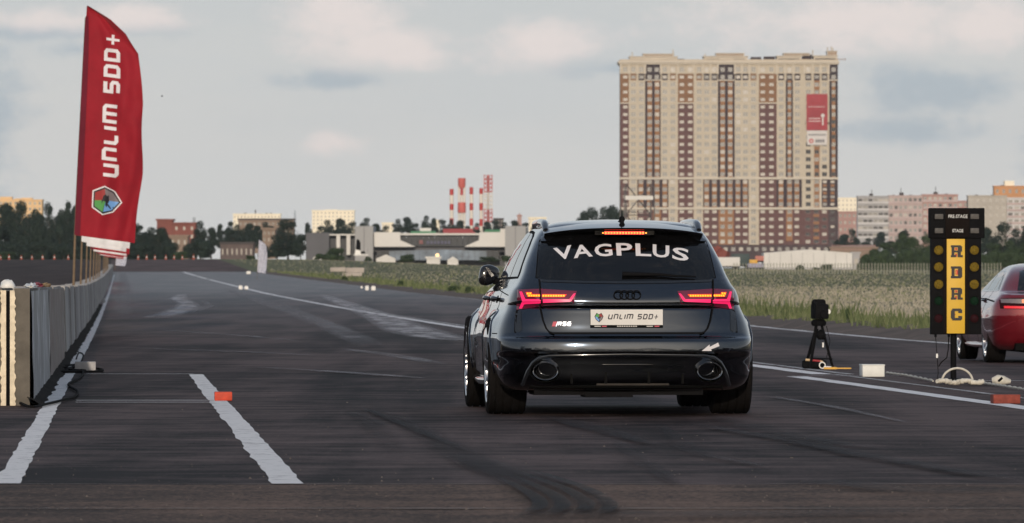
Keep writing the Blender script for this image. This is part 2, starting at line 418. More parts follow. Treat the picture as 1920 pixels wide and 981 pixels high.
# ------------------------------------------------------------------ painted lines (parts of the runway), worn and chipped
def worn(name, col, keep=.62, scale=6.0, soft=.12, rough=.7, stretch=(1, 1, 1), amax=1.0, fade=False):
    m = bpy.data.materials.new(name); m.use_nodes = True; nt = m.node_tree; N, L = nt.nodes, nt.links
    b = N['Principled BSDF']; b.inputs['Roughness'].default_value = rough; b.inputs['Base Color'].default_value = tuple(col) + (1,)
    b.inputs['Specular IOR Level'].default_value = .2
    t = N.new('ShaderNodeTexCoord'); mp = N.new('ShaderNodeMapping'); mp.inputs['Scale'].default_value = stretch; mp.inputs['Rotation'].default_value = (0, 0, -math.atan(LANE))
    L.new(t.outputs['Object'], mp.inputs[0])
    n = N.new('ShaderNodeTexNoise'); n.inputs['Scale'].default_value = scale; n.inputs['Detail'].default_value = 6; n.inputs['Roughness'].default_value = .65
    L.new(mp.outputs[0], n.inputs[0])
    r = N.new('ShaderNodeMapRange'); L.new(n.outputs[0], r.inputs[0]); r.inputs[1].default_value = keep - soft; r.inputs[2].default_value = keep + soft
    r.inputs[3].default_value = amax; r.inputs[4].default_value = 0
    if fade:      # marks thin out towards their edges and ends
        at_ = N.new('ShaderNodeAttribute'); at_.attribute_name = 'fade'; mu = N.new('ShaderNodeMath'); mu.operation = 'MULTIPLY'
        L.new(r.outputs[0], mu.inputs[0]); L.new(at_.outputs['Fac'], mu.inputs[1]); L.new(mu.outputs[0], b.inputs['Alpha'])
    else: L.new(r.outputs[0], b.inputs['Alpha'])
    return m
M_paint = worn('road_paint', (.80, .765, .74), .66, 7.0, .10)
M_paint_old = worn('old_road_paint', (.55, .53, .52), .57, 4.0, .16)
M_paint_bold = worn('bold_road_paint', (.80, .77, .76), .70, 3.0, .12)
M_chalk = worn('chalk', (.60, .57, .575), .52, 2.0, .16, stretch=(.9, .12, 1), amax=.8, fade=True)
M_chalk2 = worn('faint_chalk', (.34, .32, .325), .50, 2.0, .2, stretch=(.8, .14, 1), amax=.55, fade=True)
M_rubber = worn('rubber_mark', (.010, .009, .010), .58, 1.6, .22, stretch=(2.0, .35, 1), amax=.6, fade=True)
M_rib = worn('rubber_rib', (.008, .007, .008), .58, 2.2, .22, stretch=(2.0, .6, 1), amax=.8, fade=True)
M_rubber2 = worn('faint_rubber_mark', (.013, .012, .013), .50, 1.3, .25, stretch=(2.0, .25, 1), amax=.5, fade=True)
_rg = random.Random(3)
def lane_line(l, y0, y1, w, mat, name='lane_line', wob=.012, dz=.004):
    def cols(y):
        a = _rg.uniform(-wob, wob); return [l - w / 2 + a, l + w / 2 + _rg.uniform(-wob, wob) * .6]
    ys = [y0]
    while ys[-1] < y1 - .4: ys.append(min(y1, ys[-1] + max(.5, ys[-1] * .012)))
    vs = []
    for y in ys:
        for q in cols(y): x, yy, z = gL(q, y); vs.append((x, yy, z + dz))
    fs = [(2 * i, 2 * i + 1, 2 * i + 3, 2 * i + 2) for i in range(len(ys) - 1)]
    o = MB().add(vs, fs).build(name, mat, runway, fix=False); return o
lane_line(-.535, 32.5, 690, .125, M_paint, 'edge_line')
lane_line(.80, 32.45, 71.5, .15, M_paint, 'guide_line')
lane_line(6.93, 46.0, 70.2, .20, M_paint_bold, 'guide_line')
lane_line(7.50, 52.0, 71.6, .07, M_paint_old, 'centre_line'); lane_line(7.36, 71.6, 330, .24, M_paint_bold, 'centre_line', .02); lane_line(7.66, 71.6, 200, .10, M_paint_old, 'centre_line')
lane_line(7.36, 330, 560, .30, M_paint_bold, 'centre_line'); lane_line(7.38, 575, 650, .32, M_paint, 'centre_line'); lane_line(7.38, 660, 786, .42, M_paint_bold, 'centre_line')
lane_line(verge(200) - .5, 60, 130, .10, M_paint_old, 'shoulder_line'); 
def cross_line(l0, l1, y, w, mat, dz=.008, name='start_line'):
    vs = []; n = 12
    for i in range(n + 1):
        l = l0 + (l1 - l0) * i / n
        for d in (-w / 2, w / 2):
            x = l - LANE * y; vs.append((x, y + d, gz(x, y + d) + dz))
    fs = [(2 * i, 2 * i + 2, 2 * i + 3, 2 * i + 1) for i in range(n)]
    MB().add(vs, fs).build(name, mat, runway, fix=False)
cross_line(-.35, .78, 71.6, .13, M_paint_bold)
cross_line(-.35, .76, 54.45, .14, M_paint_bold); cross_line(-.35, .76, 55.35, .15, M_paint_bold)
cross_line(6.93, 8.2, 70.3, .10, M_paint_old, .006); cross_line(8.2, 12.8, 66.5, .22, M_paint_old)
# edge of the verge: broken white line
sh = lambda y: verge(y) - .22
def verge_line(y0, y1, w, mat):
    ys = [y0]
    while ys[-1] < y1: ys.append(min(y1, ys[-1] + max(1.5, ys[-1] * .015)))
    vs = []
    for y in ys:
        for q in (sh(y) - w / 2, sh(y) + w / 2): x, yy, z = gL(q, y); vs.append((x, yy, z + .004))
    MB().add(vs, [(2 * i, 2 * i + 1, 2 * i + 3, 2 * i + 2) for i in range(len(ys) - 1)]).build('shoulder_line', mat, runway, fix=False)
verge_line(60, 175, .20, M_paint_bold); verge_line(175, 330, .2, M_paint_old); verge_line(430, 640, .16, M_paint_old)
_sm = [0]
def smear(pxs, wpx, mat, name, dz=None, n=16):
    """a mark on the ground along points read off as photo pixels, width in metres"""
    _sm[0] += 1; dz = .009 + .0005 * _sm[0]
    P = [gp(*p) for p in pxs]; P = [Vector((a, b)) for a, b in P]
    ts = np.linspace(0, len(P) - 1, n * (len(P) - 1) + 1); vs = []
    def cr(t):
        i = min(int(t), len(P) - 2); u = t - i
        p0, p1, p2, p3 = P[max(i - 1, 0)], P[i], P[i + 1], P[min(i + 2, len(P) - 1)]
        return .5 * ((2 * p1) + (p2 - p0) * u + (2 * p0 - 5 * p1 + 4 * p2 - p3) * u * u + (3 * p1 - p0 - 3 * p2 + p3) * u ** 3)
    pts = [cr(t) for t in ts]; fade = []
    for i, p in enumerate(pts):
        u = ts[i] / (len(P) - 1); w = np.interp(u, np.linspace(0, 1, len(wpx)), wpx) / 2
        d = (pts[min(i + 1, len(pts) - 1)] - pts[max(i - 1, 0)]).normalized(); nn = Vector((d.y, -d.x))
        for s in ((-1.12, -.85, .85, 1.12) if mat is M_rib else (-1.25, -.55, .55, 1.25)):
            q = p + nn * w * s; vs.append((q.x, q.y, gz(q.x, q.y) + dz)); fade.append((1.0 if abs(s) < 1 else 0.0) * min(1.0, u / .15 + .05, (1 - u) / .15 + .05))
    o = MB().add(vs, [(4 * i + j, 4 * i + j + 1, 4 * i + j + 5, 4 * i + j + 4) for i in range(len(pts) - 1) for j in range(3)]).build(name, mat, runway, fix=False)
    a = o.data.attributes.new('fade', 'FLOAT', 'POINT'); a.data.foreach_set('value', fade)
# chalky smears down the strip
smear([(285, 597), (340, 582), (352, 570), (335, 560), (345, 552)], [.7, .9, .7, .8, .3], M_chalk, 'chalk_smear', n=24)
smear([(345, 588), (390, 575), (378, 562)], [.3, .4, .2], M_chalk2, 'chalk_smear')
smear([(600, 552), (690, 585), (780, 622), (868, 640)], [.5, .9, 1.1, .5], M_chalk, 'chalk_smear')
smear([(520, 565), (620, 612), (640, 622)], [.3, .5, .2], M_chalk2, 'chalk_smear')
smear([(640, 655), (740, 668), (830, 685)], [.2, .35, .2], M_chalk2, 'chalk_smear')
smear([(1440, 745), (1560, 765), (1700, 795)], [.08, .1, .06], M_chalk2, 'chalk_smear')
smear([(230, 505), (232, 540), (225, 600)], [.6, .9, .5], M_chalk2, 'chalk_smear')
smear([(420, 540), (560, 590), (700, 650)], [.4, .7, .5], M_chalk2, 'chalk_smear')
for a in ([(300, 620), (420, 628), (560, 640)], [(260, 655), (420, 660), (600, 668)], [(480, 690), (640, 700), (800, 712)]):
    smear(a, [.15, .3, .15], M_chalk2, 'chalk_smear')
# tyre marks
smear([(700, 770), (790, 812), (890, 870), (960, 900)], [.16, .22, .24, .2], M_rubber2, 'tyre_mark')
smear([(655, 775), (700, 800), (740, 850)], [.1, .2, .12], M_rubber2, 'tyre_mark')
smear([(680, 768), (760, 800), (870, 848)], [.05, .1, .05], M_rubber, 'tyre_mark')
smear([(1000, 780), (1110, 805), (1230, 840)], [.10, .26, .03], M_rubber, 'tyre_mark')
smear([(1320, 780), (1420, 805), (1560, 835), (1700, 845)], [.12, .28, .2, .05], M_rubber2, 'tyre_mark')
smear([(1300, 800), (1480, 830), (1640, 862), (1900, 905)], [.1, .16, .2, .16], M_rubber, 'tyre_mark')
smear([(1240, 800), (1300, 850), (1440, 880)], [.06, .16, .04], M_rubber2, 'tyre_mark')
smear([(1150, 830), (1210, 875), (1270, 915)], [.05, .14, .05], M_rubber2, 'tyre_mark')
for dx in (-52, -18, 18, 52):     # the four ribs of one slick turning across the old pavement
    smear([(960 + dx * .62, 893 - dx * .11), (1005 + dx * .8, 910 - dx * .11), (1050 + dx, 930 - dx * .1), (1078 + dx * 1.25, 953), (1060 + dx * 1.35, 970)], [.03, .045, .062, .070, .06], M_rib, 'tyre_mark')
smear([(880, 862), (980, 905), (1060, 950), (1085, 976)], [.2, .34, .42, .36], M_rubber2, 'tyre_mark')
smear([(1520, 905), (1700, 925), (1919, 925)], [.2, .35, .3], M_rubber2, 'tyre_mark')
smear([(900, 975), (1300, 972), (1800, 965)], [.1, .5, .3], M_rubber2, 'tyre_mark')
M_joint = worn('pale_joint_filler', (.26, .20, .165), .55, 1.2, .15)
def joint(y, l0, l1, w):
    vs = []
    for i in range(25):
        l = l0 + (l1 - l0) * i / 24
        for d in (-w / 2, w / 2): x = l - LANE * y; vs.append((x, y + d, gz(x, y + d) + .004))
    MB().add(vs, [(2 * i, 2 * i + 2, 2 * i + 3, 2 * i + 1) for i in range(24)]).build('pavement_joint', M_joint, runway, fix=False)
joint(28.9, -3, 8, .10); joint(32.44, -3, 8, .05)

# grit and small stones lying about
def grit(n=600):
    g = np.random.default_rng(12); u = g.random(n); Y = 1 / (1 / 26.0 + u * (1 / 95.0 - 1 / 26.0)); X = (g.random(n) * 2 - 1) * .078 * Y
    s = g.uniform(.002, .0055, n) * np.where(g.random(n) < .05, 1.7, 1); vs = []; fs = []
    for i in range(n):
        if X[i] + LANE * Y[i] < WL + .02: continue
        z = gz(X[i], Y[i]) + .001; a = g.uniform(0, 6.28); c, d = math.cos(a) * s[i], math.sin(a) * s[i]; o = len(vs)
        vs += [(X[i] + c, Y[i] + d, z), (X[i] - d, Y[i] + c, z), (X[i] - c, Y[i] - d, z), (X[i] + d, Y[i] - c, z), (X[i] + c * .2, Y[i], z + s[i] * 1.1)]
        fs += [(o, o + 1, o + 4), (o + 1, o + 2, o + 4), (o + 2, o + 3, o + 4), (o + 3, o, o + 4)]
    MB().add(vs, fs).build('grit', pmat('stone_grit', (.13, .108, .095), .9, var=.6, scale=7), None, fix=False)['kind'] = 'stuff'
grit()

# dark silt and crumbs lodged between the wall and the edge line
def silt():
    rg = random.Random(21); ys = [53.0]
    while ys[-1] < 240: ys.append(ys[-1] + .5 + ys[-1] * .006)
    vs = []
    for y in ys:
        w = rg.uniform(.085, .135)
        for l, h in ((WL - .02, .07), (WL + w * .5, .032 + rg.uniform(0, .014)), (WL + w, .005)): x, yy, z = gL(l, y); vs.append((x, yy, z + h))
    MB().add(vs, [(3 * i + j, 3 * i + j + 1, 3 * i + j + 4, 3 * i + j + 3) for i in range(len(ys) - 1) for j in range(2)]).build('silt', pmat('dark_silt', (.022, .019, .017), .95, var=.5, scale=4, bump=.4, spec=.05), runway, smooth=60, fix=False)['kind'] = 'stuff'
silt()

M_crack = worn('dark_crack', (.010, .008, .008), .54, 3.0, .1, amax=.8)
def crack(pts, w):
    """a thin wandering crack between lane positions (offset, distance)"""
    rg = random.Random(int(pts[0][1] * 10)); vs = []; n = 26; k = 0
    for (l0, y0), (l1, y1) in zip(pts[:-1], pts[1:]):
        for i in range(n):
            u = i / n; l = l0 + (l1 - l0) * u + rg.uniform(-.03, .03); y = y0 + (y1 - y0) * u + rg.uniform(-.10, .10); ww = w * rg.uniform(.4, 1.2)
            for s in (-1, 1):
                yy = y + s * ww; ll = l + s * ww * (.0 if abs(l1 - l0) > abs(y1 - y0) * .2 else .5); x = ll - LANE * yy; vs.append((x, yy, gz(x, yy) + .0065))
    MB().add(vs, [(2 * i, 2 * i + 1, 2 * i + 3, 2 * i + 2) for i in range(len(vs) // 2 - 1)]).build('crack', M_crack, runway, fix=False)
crack([(-.5, 40.6), (2.2, 40.4), (4.4, 40.8), (7.0, 40.5)], .035); crack([(.9, 48.2), (3.1, 47.8), (5.0, 48.4)], .03); crack([(1.2, 36.2), (2.6, 36.9)], .025); crack([(4.8, 37.5), (6.6, 36.8)], .03)
crack([(1.4, 63.0), (3.6, 62.2), (4.4, 62.6)], .05); crack([(-.2, 84.0), (2.2, 85.0), (5.4, 84.2)], .08); crack([(9.0, 64.0), (12.6, 65.0)], .06); crack([(.5, 102.0), (4.0, 101.0), (6.8, 102.4)], .10)
# ------------------------------------------------------------------ concrete barrier wall
M_conc = pmat('concrete', (.29, .275, .265), .85, var=.3, scale=2.2, bump=.25, color2=(.42, .40, .385))
M_conc_d = pmat('weathered_concrete', (.13, .115, .095), .9, var=.35, scale=3.5, bump=.4)
M_foam = pmat('cream_foam', (.72, .62, .46), .8, var=.25, scale=9, bump=.4)
M_black = pmat('matt_black', (.008, .008, .009), .75, var=.15, spec=.04)
M_gloss = pmat('gloss_black', (.008, .008, .009), .12, var=0, coat=.6)
M_rub = pmat('rubber', (.010, .009, .009), .85, var=.2, scale=20, spec=.06)
M_white = pmat('white_plastic', (.74, .73, .70), .5, var=.08)
ROT = math.atan(LANE)
def lane_obj(name, label, cat, l, y, group=None, dz=0.0):
    p = gL(l, y); return thing(name, label, cat, (p[0], p[1], p[2] + dz), ROT, group)
WT, WH, W0 = .52, .915, 53.3
wall = lane_obj('barrier_wall', 'long wall of grey concrete slabs running down the left edge of the strip, flag poles on top', 'wall', WL, W0)
def wl_local(y0, y1, rng):
    """one slab between two distances, in the wall's own frame (its length along local y)"""
    c, s = math.cos(ROT), math.sin(ROT); b = wall.location
    def loc(l, y, dz):
        p = Vector(gL(l, y)) - b; return (p.x * c + p.y * s, -p.x * s + p.y * c, p.z + dz)
    j = rng.uniform(-.012, .012); t = rng.uniform(-.01, .01)
    e = .014 + .0004 * (y0 - 50); y1 -= e
    P = [loc(WL - WT + j, y0, -.06), loc(WL + j, y0, -.06), loc(WL + j, y1, -.06), loc(WL - WT + j, y1, -.06),
         loc(WL - WT + j, y0, WH + t), loc(WL + j - .03, y0, WH + t), loc(WL + j - .03, y1, WH + t), loc(WL - WT + j, y1, WH + t)]
    return P, loc
_rg = random.Random(11); FB = [(0, 3, 2, 1), (4, 5, 6, 7), (0, 1, 5, 4), (1, 2, 6, 5), (2, 3, 7, 6), (3, 0, 4, 7)]
y = W0; k = 0
M_conc2 = pmat('pale_concrete', (.38, .365, .35), .85, var=.25, scale=2.0, bump=.25)
M_conc3 = pmat('dark_concrete', (.25, .235, .23), .85, var=.3, scale=2.4, bump=.25)
while y < 770:
    ln = 5.2 if y < 250 else 9.0
    P, loc = wl_local(y, y + ln, _rg)
    if k == 0:      # the near end shows two blocks with packing between them
        a, b_ = .045, .255      # offsets from the face
        mid0, mid1 = WL - .218, WL - .122
        for (la, lb) in ((WL - WT, mid0), (mid1, WL)):
            Q = [loc(la, y, -.06), loc(lb, y, -.06), loc(lb, y + ln, -.06), loc(la, y + ln, -.06), loc(la, y, WH), loc(lb, y, WH), loc(lb, y + ln, WH), loc(la, y + ln, WH)]
            MB().add(Q, FB).build('concrete_block', M_conc_d, wall)
        # two ragged cream packing boards with a dark slit between
        for (la, lb, sgn) in ((mid0, mid0 + .033, -1), (mid1 - .033, mid1, 1)):
            mb = MB(); n = 46; vs = []
            for i in range(n + 1):
                h = -.05 + (WH + .035) * i / n
                o = _rg.uniform(0, .016)
                l0, l1 = (la - o, lb) if sgn < 0 else (la, lb + o)
                vs += [loc(l0, y - .016 - o * .2, h), loc(l1, y - .016 - o * .2, h), loc(l0, y + 1.5, h), loc(l1, y + 1.5, h)]
            fs = []
            for i in range(n):
                q = 4 * i; fs += [(q, q + 1, q + 5, q + 4), (q + 1, q + 3, q + 7, q + 5), (q + 2, q, q + 4, q + 6), (q + 3, q + 2, q + 6, q + 7)]
            fs += [(0, 2, 3, 1), (4 * n, 4 * n + 1, 4 * n + 3, 4 * n + 2)]
            mb.add(vs, fs).build('packing_board', M_foam, wall)
        Q = [loc(mid0 + .033, y + .03, -.05), loc(mid1 - .033, y + .03, -.05), loc(mid1 - .033, y + 1.4, -.05), loc(mid0 + .033, y + 1.4, -.05),
             loc(mid0 + .033, y + .03, WH - .02), loc(mid1 - .033, y + .03, WH - .02), loc(mid1 - .033, y + 1.4, WH - .02), loc(mid0 + .033, y + 1.4, WH - .02)]
        MB().add(Q, FB).build('packing_core', M_black, wall)
    else:
        MB().add(P, FB).build('concrete_block', [M_conc, M_conc2, M_conc3][k % 3], wall)
    y += ln; k += 1
WALL_LOC = loc
# printed vinyl banners on the near blocks
def streak_mat(name, cols, vert=True, rough=.45):
    m = bpy.data.materials.new(name); m.use_nodes = True; nt = m.node_tree; N, L = nt.nodes, nt.links
    b = N['Principled BSDF']; b.inputs['Roughness'].default_value = rough
    t = N.new('ShaderNodeTexCoord'); mp = N.new('ShaderNodeMapping'); L.new(t.outputs['Object'], mp.inputs[0]); mp.inputs['Scale'].default_value = (1, .55, .35) if vert else (1, .12, 3)
    n = N.new('ShaderNodeTexNoise'); n.inputs['Scale'].default_value = 2.2; n.inputs['Detail'].default_value = 5; L.new(mp.outputs[0], n.inputs[0])
    c = N.new('ShaderNodeValToRGB'); L.new(n.outputs[0], c.inputs[0]); el = c.color_ramp.elements
    for i, (p, q) in enumerate(cols):
        e = el[i] if i < 2 else el.new(p)
        e.position = p; e.color = tuple(q) + (1,)
    L.new(c.outputs[0], b.inputs['Base Color']); return m
M_pa = streak_mat('grey_banner_print', [(.35, (.10, .11, .125)), (.62, (.30, .32, .36)), (.5, (.17, .185, .21)), (.68, (.5, .52, .56))])
M_pb = streak_mat('maroon_banner_print', [(.35, (.075, .055, .045)), (.66, (.16, .10, .07)), (.48, (.10, .05, .05)), (.56, (.13, .12, .12))], rough=.5)
def banner(y0, y1, mat, label):
    t = thing('wall_banner', label, 'banner', tuple(wall.location), ROT)
    c, s = math.cos(ROT), math.sin(ROT); b = wall.location; vs = []; n = 26; rg = random.Random(int(y0))
    for i in range(n + 1):
        y = y0 + (y1 - y0) * i / n
        for j in range(6):
            h = .03 + (WH - .05) * j / 5
            p = Vector(gL(WL + .022 + rg.uniform(0, .014) - .02 * j / 5, y)) - b; vs.append((p.x * c + p.y * s, -p.x * s + p.y * c, p.z + h))
    fs = [(i * 6 + j, i * 6 + j + 1, (i + 1) * 6 + j + 1, (i + 1) * 6 + j) for i in range(n) for j in range(5)]
    MB().add(vs, fs).build('vinyl_sheet', mat, t, smooth=180, fix=False)
    mb = MB()      # hem and torn lower fringe
    for i in range(n):
        y = y0 + (y1 - y0) * (i + .5) / n; p = Vector(gL(WL + .05, y)) - b; q = (p.x * c + p.y * s, -p.x * s + p.y * c, p.z)
        hh = rg.uniform(.01, .028)
        mb.add([(q[0] - .03, q[1] - .3, q[2] + hh), (q[0] + .02, q[1] - .25, q[2] + .012), (q[0] + .025, q[1] + .3, q[2] + .01), (q[0] - .03, q[1] + .3, q[2] + hh)], [(0, 1, 2, 3)])
    mb.build('torn_hem', M_white, t, fix=False)
banner(53.315, 66.5, M_pa, 'grey streaked vinyl banner on the near end of the concrete wall')
banner(66.9, 83.5, M_pb, 'dark maroon vinyl banner on the concrete wall beyond the grey one')
# things lying on the wall top
p = gL(WL - .21, 55.5)
def lump(name, mat, loc, rx, ry, rz, seed, label, cat, group=None, jit=.16):
    bm = bmesh.new(); bmesh.ops.create_icosphere(bm, subdivisions=3, radius=1); rg = random.Random(seed)
    for v in bm.verts:
        k = 1 + rg.uniform(-jit, jit) * .5; v.co = Vector((v.co.x * rx * k, v.co.y * ry * k, max(v.co.z, -.15) * rz * k))
    me = bpy.data.meshes.new(name); bm.to_mesh(me); bm.free(); me.materials.append(mat); shade(me, 35)
    o = link(name, me, None, loc); tag(o, label, cat, group); return o
lump('plastic_sack', M_white, (p[0], p[1], p[2] + WH + .012), .060, .06, .062, 2, 'crumpled white plastic sack on top of the near end of the wall', 'sack')
M_red = pmat('red_plastic', (.35, .02, .03), .5, var=.2); M_tan = pmat('tan_cardboard', (.35, .22, .10), .8)
for i, (yy, lo, mt, lb) in enumerate([(62, -.1, M_white, 'white crumpled paper scrap on the wall top beside the grey banner'), (68, -.12, M_red, 'small red wrapper on the wall top above the maroon banner'),
                                      (74, -.1, M_tan, 'tan cardboard scrap on the wall top near the nearest flag pole')]):
    p = gL(WL + lo, yy); lump('litter', mt, (p[0], p[1], p[2] + WH + .008), .05, .3, .035, 20 + i, lb, 'litter', None, .7)

# ------------------------------------------------------------------ feather flags
def cloth_mat(name, col):
    m = pmat(name, col, .75, var=.14, scale=2.5, spec=.25); b = m.node_tree.nodes['Principled BSDF']
    b.inputs['Sheen Weight'].default_value = .1
    b.inputs['Subsurface Weight'].default_value = .0
    return m
M_fred = cloth_mat('red_flag_cloth', (.285, .009, .020)); M_fdark = cloth_mat('dark_red_sleeve', (.13, .006, .02))
M_fwhite = cloth_mat('white_flag_cloth', (.70, .69, .70)); M_ink = pmat('white_print', (.74, .70, .74), .7, var=.05)
M_wood = pmat('wooden_pole', (.16, .11, .065), .7, var=.3, scale=6)
EM = {k: pmat('emblem_' + k, c, .6, var=.1) for k, c in dict(white=(.75, .72, .75), black=(.012, .011, .015), red=(.30, .02, .02), green=(.07, .30, .07), blue=(.16, .36, .72), grey=(.20, .17, .18)).items()}
SC1 = 129.0 / FPX      # metres per photo pixel at the first flag
rt = np.array([(0, 164, 14.5), (.04, 207, 40), (.1, 238, 68), (.2, 261, 105), (.30, 264.5, 150), (.42, 269, 200), (.72, 266, 330), (1, 252, 460)])
def flag_pt(px, py):      # photo pixel of flag 1 -> (s,t)
    t = (py - 15) / 430.0
    for _ in range(8):
        lx = 163 - 21 * t; rx = np.interp(t, rt[:, 0], rt[:, 1]); ly = 15 + 430 * t; ry = np.interp(t, rt[:, 0], rt[:, 2])
        s = (px - lx) / max(rx - lx, 1e-3); t += (py - (ly + (ry - ly) * s)) / 432.0
    return s, t
def make_flag(name, mat, label, printed=True, seed=0, wave=1.0, checker=False, group=None, short=False):
    rg = random.Random(seed); ph = rg.uniform(0, 6)
    if seed == 0: ph = 1.1
    root = thing(name, label, 'flag', (0, 0, 0), 0, group)
    def F(s, t, off=0.0):
        lx = 163 - 21 * t; ly = 15 + 430 * t
        rx = np.interp(t, rt[:, 0], rt[:, 1]); ry = np.interp(t, rt[:, 0], rt[:, 2])
        px = lx + (rx - lx) * s + 1.6 * wave * s * math.sin(17 * t + ph * 2) * (s > .4); py = ly + (ry - ly) * s
        d = wave * (.17 * s * math.sin(2.3 * s + 5 * t + ph) + .05 * math.sin(9 * s - 7 * t + ph) * s + .034 * math.sin(19 * s + 11 * t) * s * (.4 + t)
                    + .024 * math.sin(27 * t - 12 * s + ph) * s + .03 * s * max(0, t - .75) * math.sin(30 * t + 22 * s))
        return ((px - 138) * SC1, d - off, (540 - py) * SC1)
    nu, nv = 34, 90; vs = [F(i / nu, j / nv) for j in range(nv + 1) for i in range(nu + 1)]
    fs = [(j * (nu + 1) + i, j * (nu + 1) + i + 1, (j + 1) * (nu + 1) + i + 1, (j + 1) * (nu + 1) + i) for j in range(nv) for i in range(nu)]
    mb = MB(); mb.add(vs, fs)
    if checker:
        mi = [((f[0] % (nu + 1)) * 8 // nu + (f[0] // (nu + 1)) * 30 // nv) % 2 for f in mb.f]; mb.m = mi
        cloth = mb.build('cloth', [pmat('pale_check', (.62, .63, .70), .7), pmat('blue_grey_check', (.22, .23, .33), .7)], root, smooth=180, fix=False)
    else: cloth = mb.build('cloth', mat, root, smooth=180, fix=False)
    if not checker:
        vs = []
        for j in range(61):
            t = .045 + j / 60 * .953
            for q in (-.02, .055, .075): vs.append(F(q, t, .012))
        MB().add(vs, [(3 * j + i, 3 * j + i + 1, 3 * j + i + 4, 3 * j + i + 3) for j in range(60) for i in range(2)]).build('pole_sleeve', M_fdark if mat is M_fred else mat, root, smooth=180, fix=False)
    top = F(.02, .055)
    MB().tube([(0, .02, -.02), (.03, .02, 1.0), (top[0] - .02, .02, top[2] + .02)], [.026, .024, .016], 8).build('pole', M_wood, root, smooth=60)
    if printed:
        V, Fc, W = block_text('UNLIM 500+', .14, .21, .50, .225); V, Fc = subdiv2d(V, Fc, .25)
        vs = []
        for a, b in V:
            u = a / W; py = 338 - u * 273; px = 221.5 + 6 * u - b * 31
            s, t = flag_pt(px, py); vs.append(F(s, t, .014))
        MB().add(vs, Fc).build('lettering', M_ink, cloth, fix=False)
        def patch(poly, mat_, off, nm):
            V2, F2 = subdiv2d(poly, [tuple(range(len(poly)))], 6)
            MB().add([F(*flag_pt(a, b), off) for a, b in V2], F2).build(nm, mat_, cloth, fix=False)
        hx = [(174, 361), (197, 352.5), (216, 362.5), (230, 384), (213, 402.5), (193, 407.5), (172.5, 393)]
        def scl(k): return [(199 + (a - 199) * k, 380 + (b - 380) * k) for a, b in hx]
        patch(scl(1.0), EM['white'], .016, 'emblem_border'); patch(scl(.91), EM['black'], .019, 'emblem_ground')
        i = scl(.80); c = (199.5, 379.5)
        patch([i[0], i[1], c, (178, 379.5)], EM['red'], .022, 'emblem_field'); patch([(178, 379.5), c, (193.5, 401.5), i[6]], EM['green'], .022, 'emblem_field')
        patch([c, i[1], i[2], i[3]], EM['grey'], .022, 'emblem_field'); patch([c, i[3], i[4], (194.5, 401.5)], EM['blue'], .022, 'emblem_field')
        patch([(195, 371), (199, 368.5), (202, 372), (205, 370), (205.5, 382), (203, 386), (207, 391), (210, 396), (207.5, 396), (202, 389), (201, 393), (198.5, 389), (199, 382), (194, 381), (192, 386), (191.5, 380), (193.5, 376)], EM['black'], .026, 'emblem_figure')
    return root
def place_flag(o, Y, l=WL - .17, lean=0.0, sc=1.0, base=WH):
    p = gL(l, Y); o.location = (p[0], p[1], p[2] + base); o.scale = (sc, 1, 1); o.rotation_euler = (0, 0, lean)
f1 = make_flag('feather_flag', M_fred, 'nearest tall red feather flag with white block lettering and a hexagon emblem'); place_flag(f1, 129)
f1['group'] = 'feather flags along the wall'
fr = make_flag('feather_flag', M_fred, 'x', False, 4, .8); fw = make_flag('feather_flag', M_fwhite, 'x', False, 7, .8)
seq = ['w', 'w', 'r', 'w', 'r', 'r', 'w', 'r', 'r', 'w', 'r', 'r', 'r']; used = {'w': None, 'r': None}
ordw = ['first white feather flag, its pale lower edge just under the large red one', 'second white feather flag back along the wall, with a dark band above its lower edge', 'third white feather flag down the row on the wall',
        'fourth white feather flag far down the row', 'last white feather flag far down the row']
cnt = {'w': 0, 'r': 0}
for i, c in enumerate(seq):
    Y = 153 + 24 * i + (6 * i if i > 6 else 0)
    o = (fw if c == 'w' else fr)
    if cnt[c] > 0: o = copy_tree(o)
    cnt[c] += 1; place_flag(o, Y, lean=random.Random(i).uniform(-.12, .12), sc=random.Random(i + 50).uniform(.88, 1.0))
    o['label'] = ordw[cnt['w'] - 1] if c == 'w' else '%s plain red feather flag back along the wall behind the lettered one' % 'first second third fourth fifth sixth seventh eighth'.split()[cnt['r'] - 1]
    o['group'] = 'feather flags along the wall' if c == 'w' else 'plain red flags in the row'
# chequered flag at the far end of the row and the one on the right-hand verge
fc = make_flag('feather_flag', M_fwhite, 'small chequered feather flag at the far end of the wall', False, 9, .7, True); place_flag(fc, 780, l=WL + .2, sc=1.0, base=.3); fc.scale = (1.0, 1, .48)
fc2 = copy_tree(fc); fc2['label'] = 'chequered feather flag standing on the grass verge right of the strip'
Yv = 560; p = gL(wx(484, Yv) + LANE * Yv, Yv); fc2.location = (wx(482, Yv), Yv, gz(wx(482, Yv), Yv)); fc2.scale = (.62, 1, .62)

# ------------------------------------------------------------------ timing gear on the ground
M_brick_o = pmat('orange_red_paint', (.55, .06, .025), .7, var=.25, scale=14, bump=.2)
M_brick_r = pmat('red_brick', (.22, .045, .03), .85, var=.35, scale=14, bump=.4)
M_grey = pmat('grey_block', (.40, .39, .39), .8, var=.2, scale=12, bump=.3); M_wblock = pmat('white_block', (.70, .70, .66), .55, var=.08, scale=8)
def bevel_box(w, d, h, bev, name, mat, parent=None, loc=None, segs=2):
    bm = bmesh.new(); bmesh.ops.create_cube(bm, size=1)
    for v in bm.verts: v.co = Vector((v.co.x * w, v.co.y * d, (v.co.z + .5) * h))
    bmesh.ops.bevel(bm, geom=bm.edges[:], offset=bev, segments=segs, profile=.5, affect='EDGES')
    me = bpy.data.meshes.new(name); bm.to_mesh(me); bm.free(); me.materials.append(mat); shade(me, 40)
    return link(name, me, parent, loc)
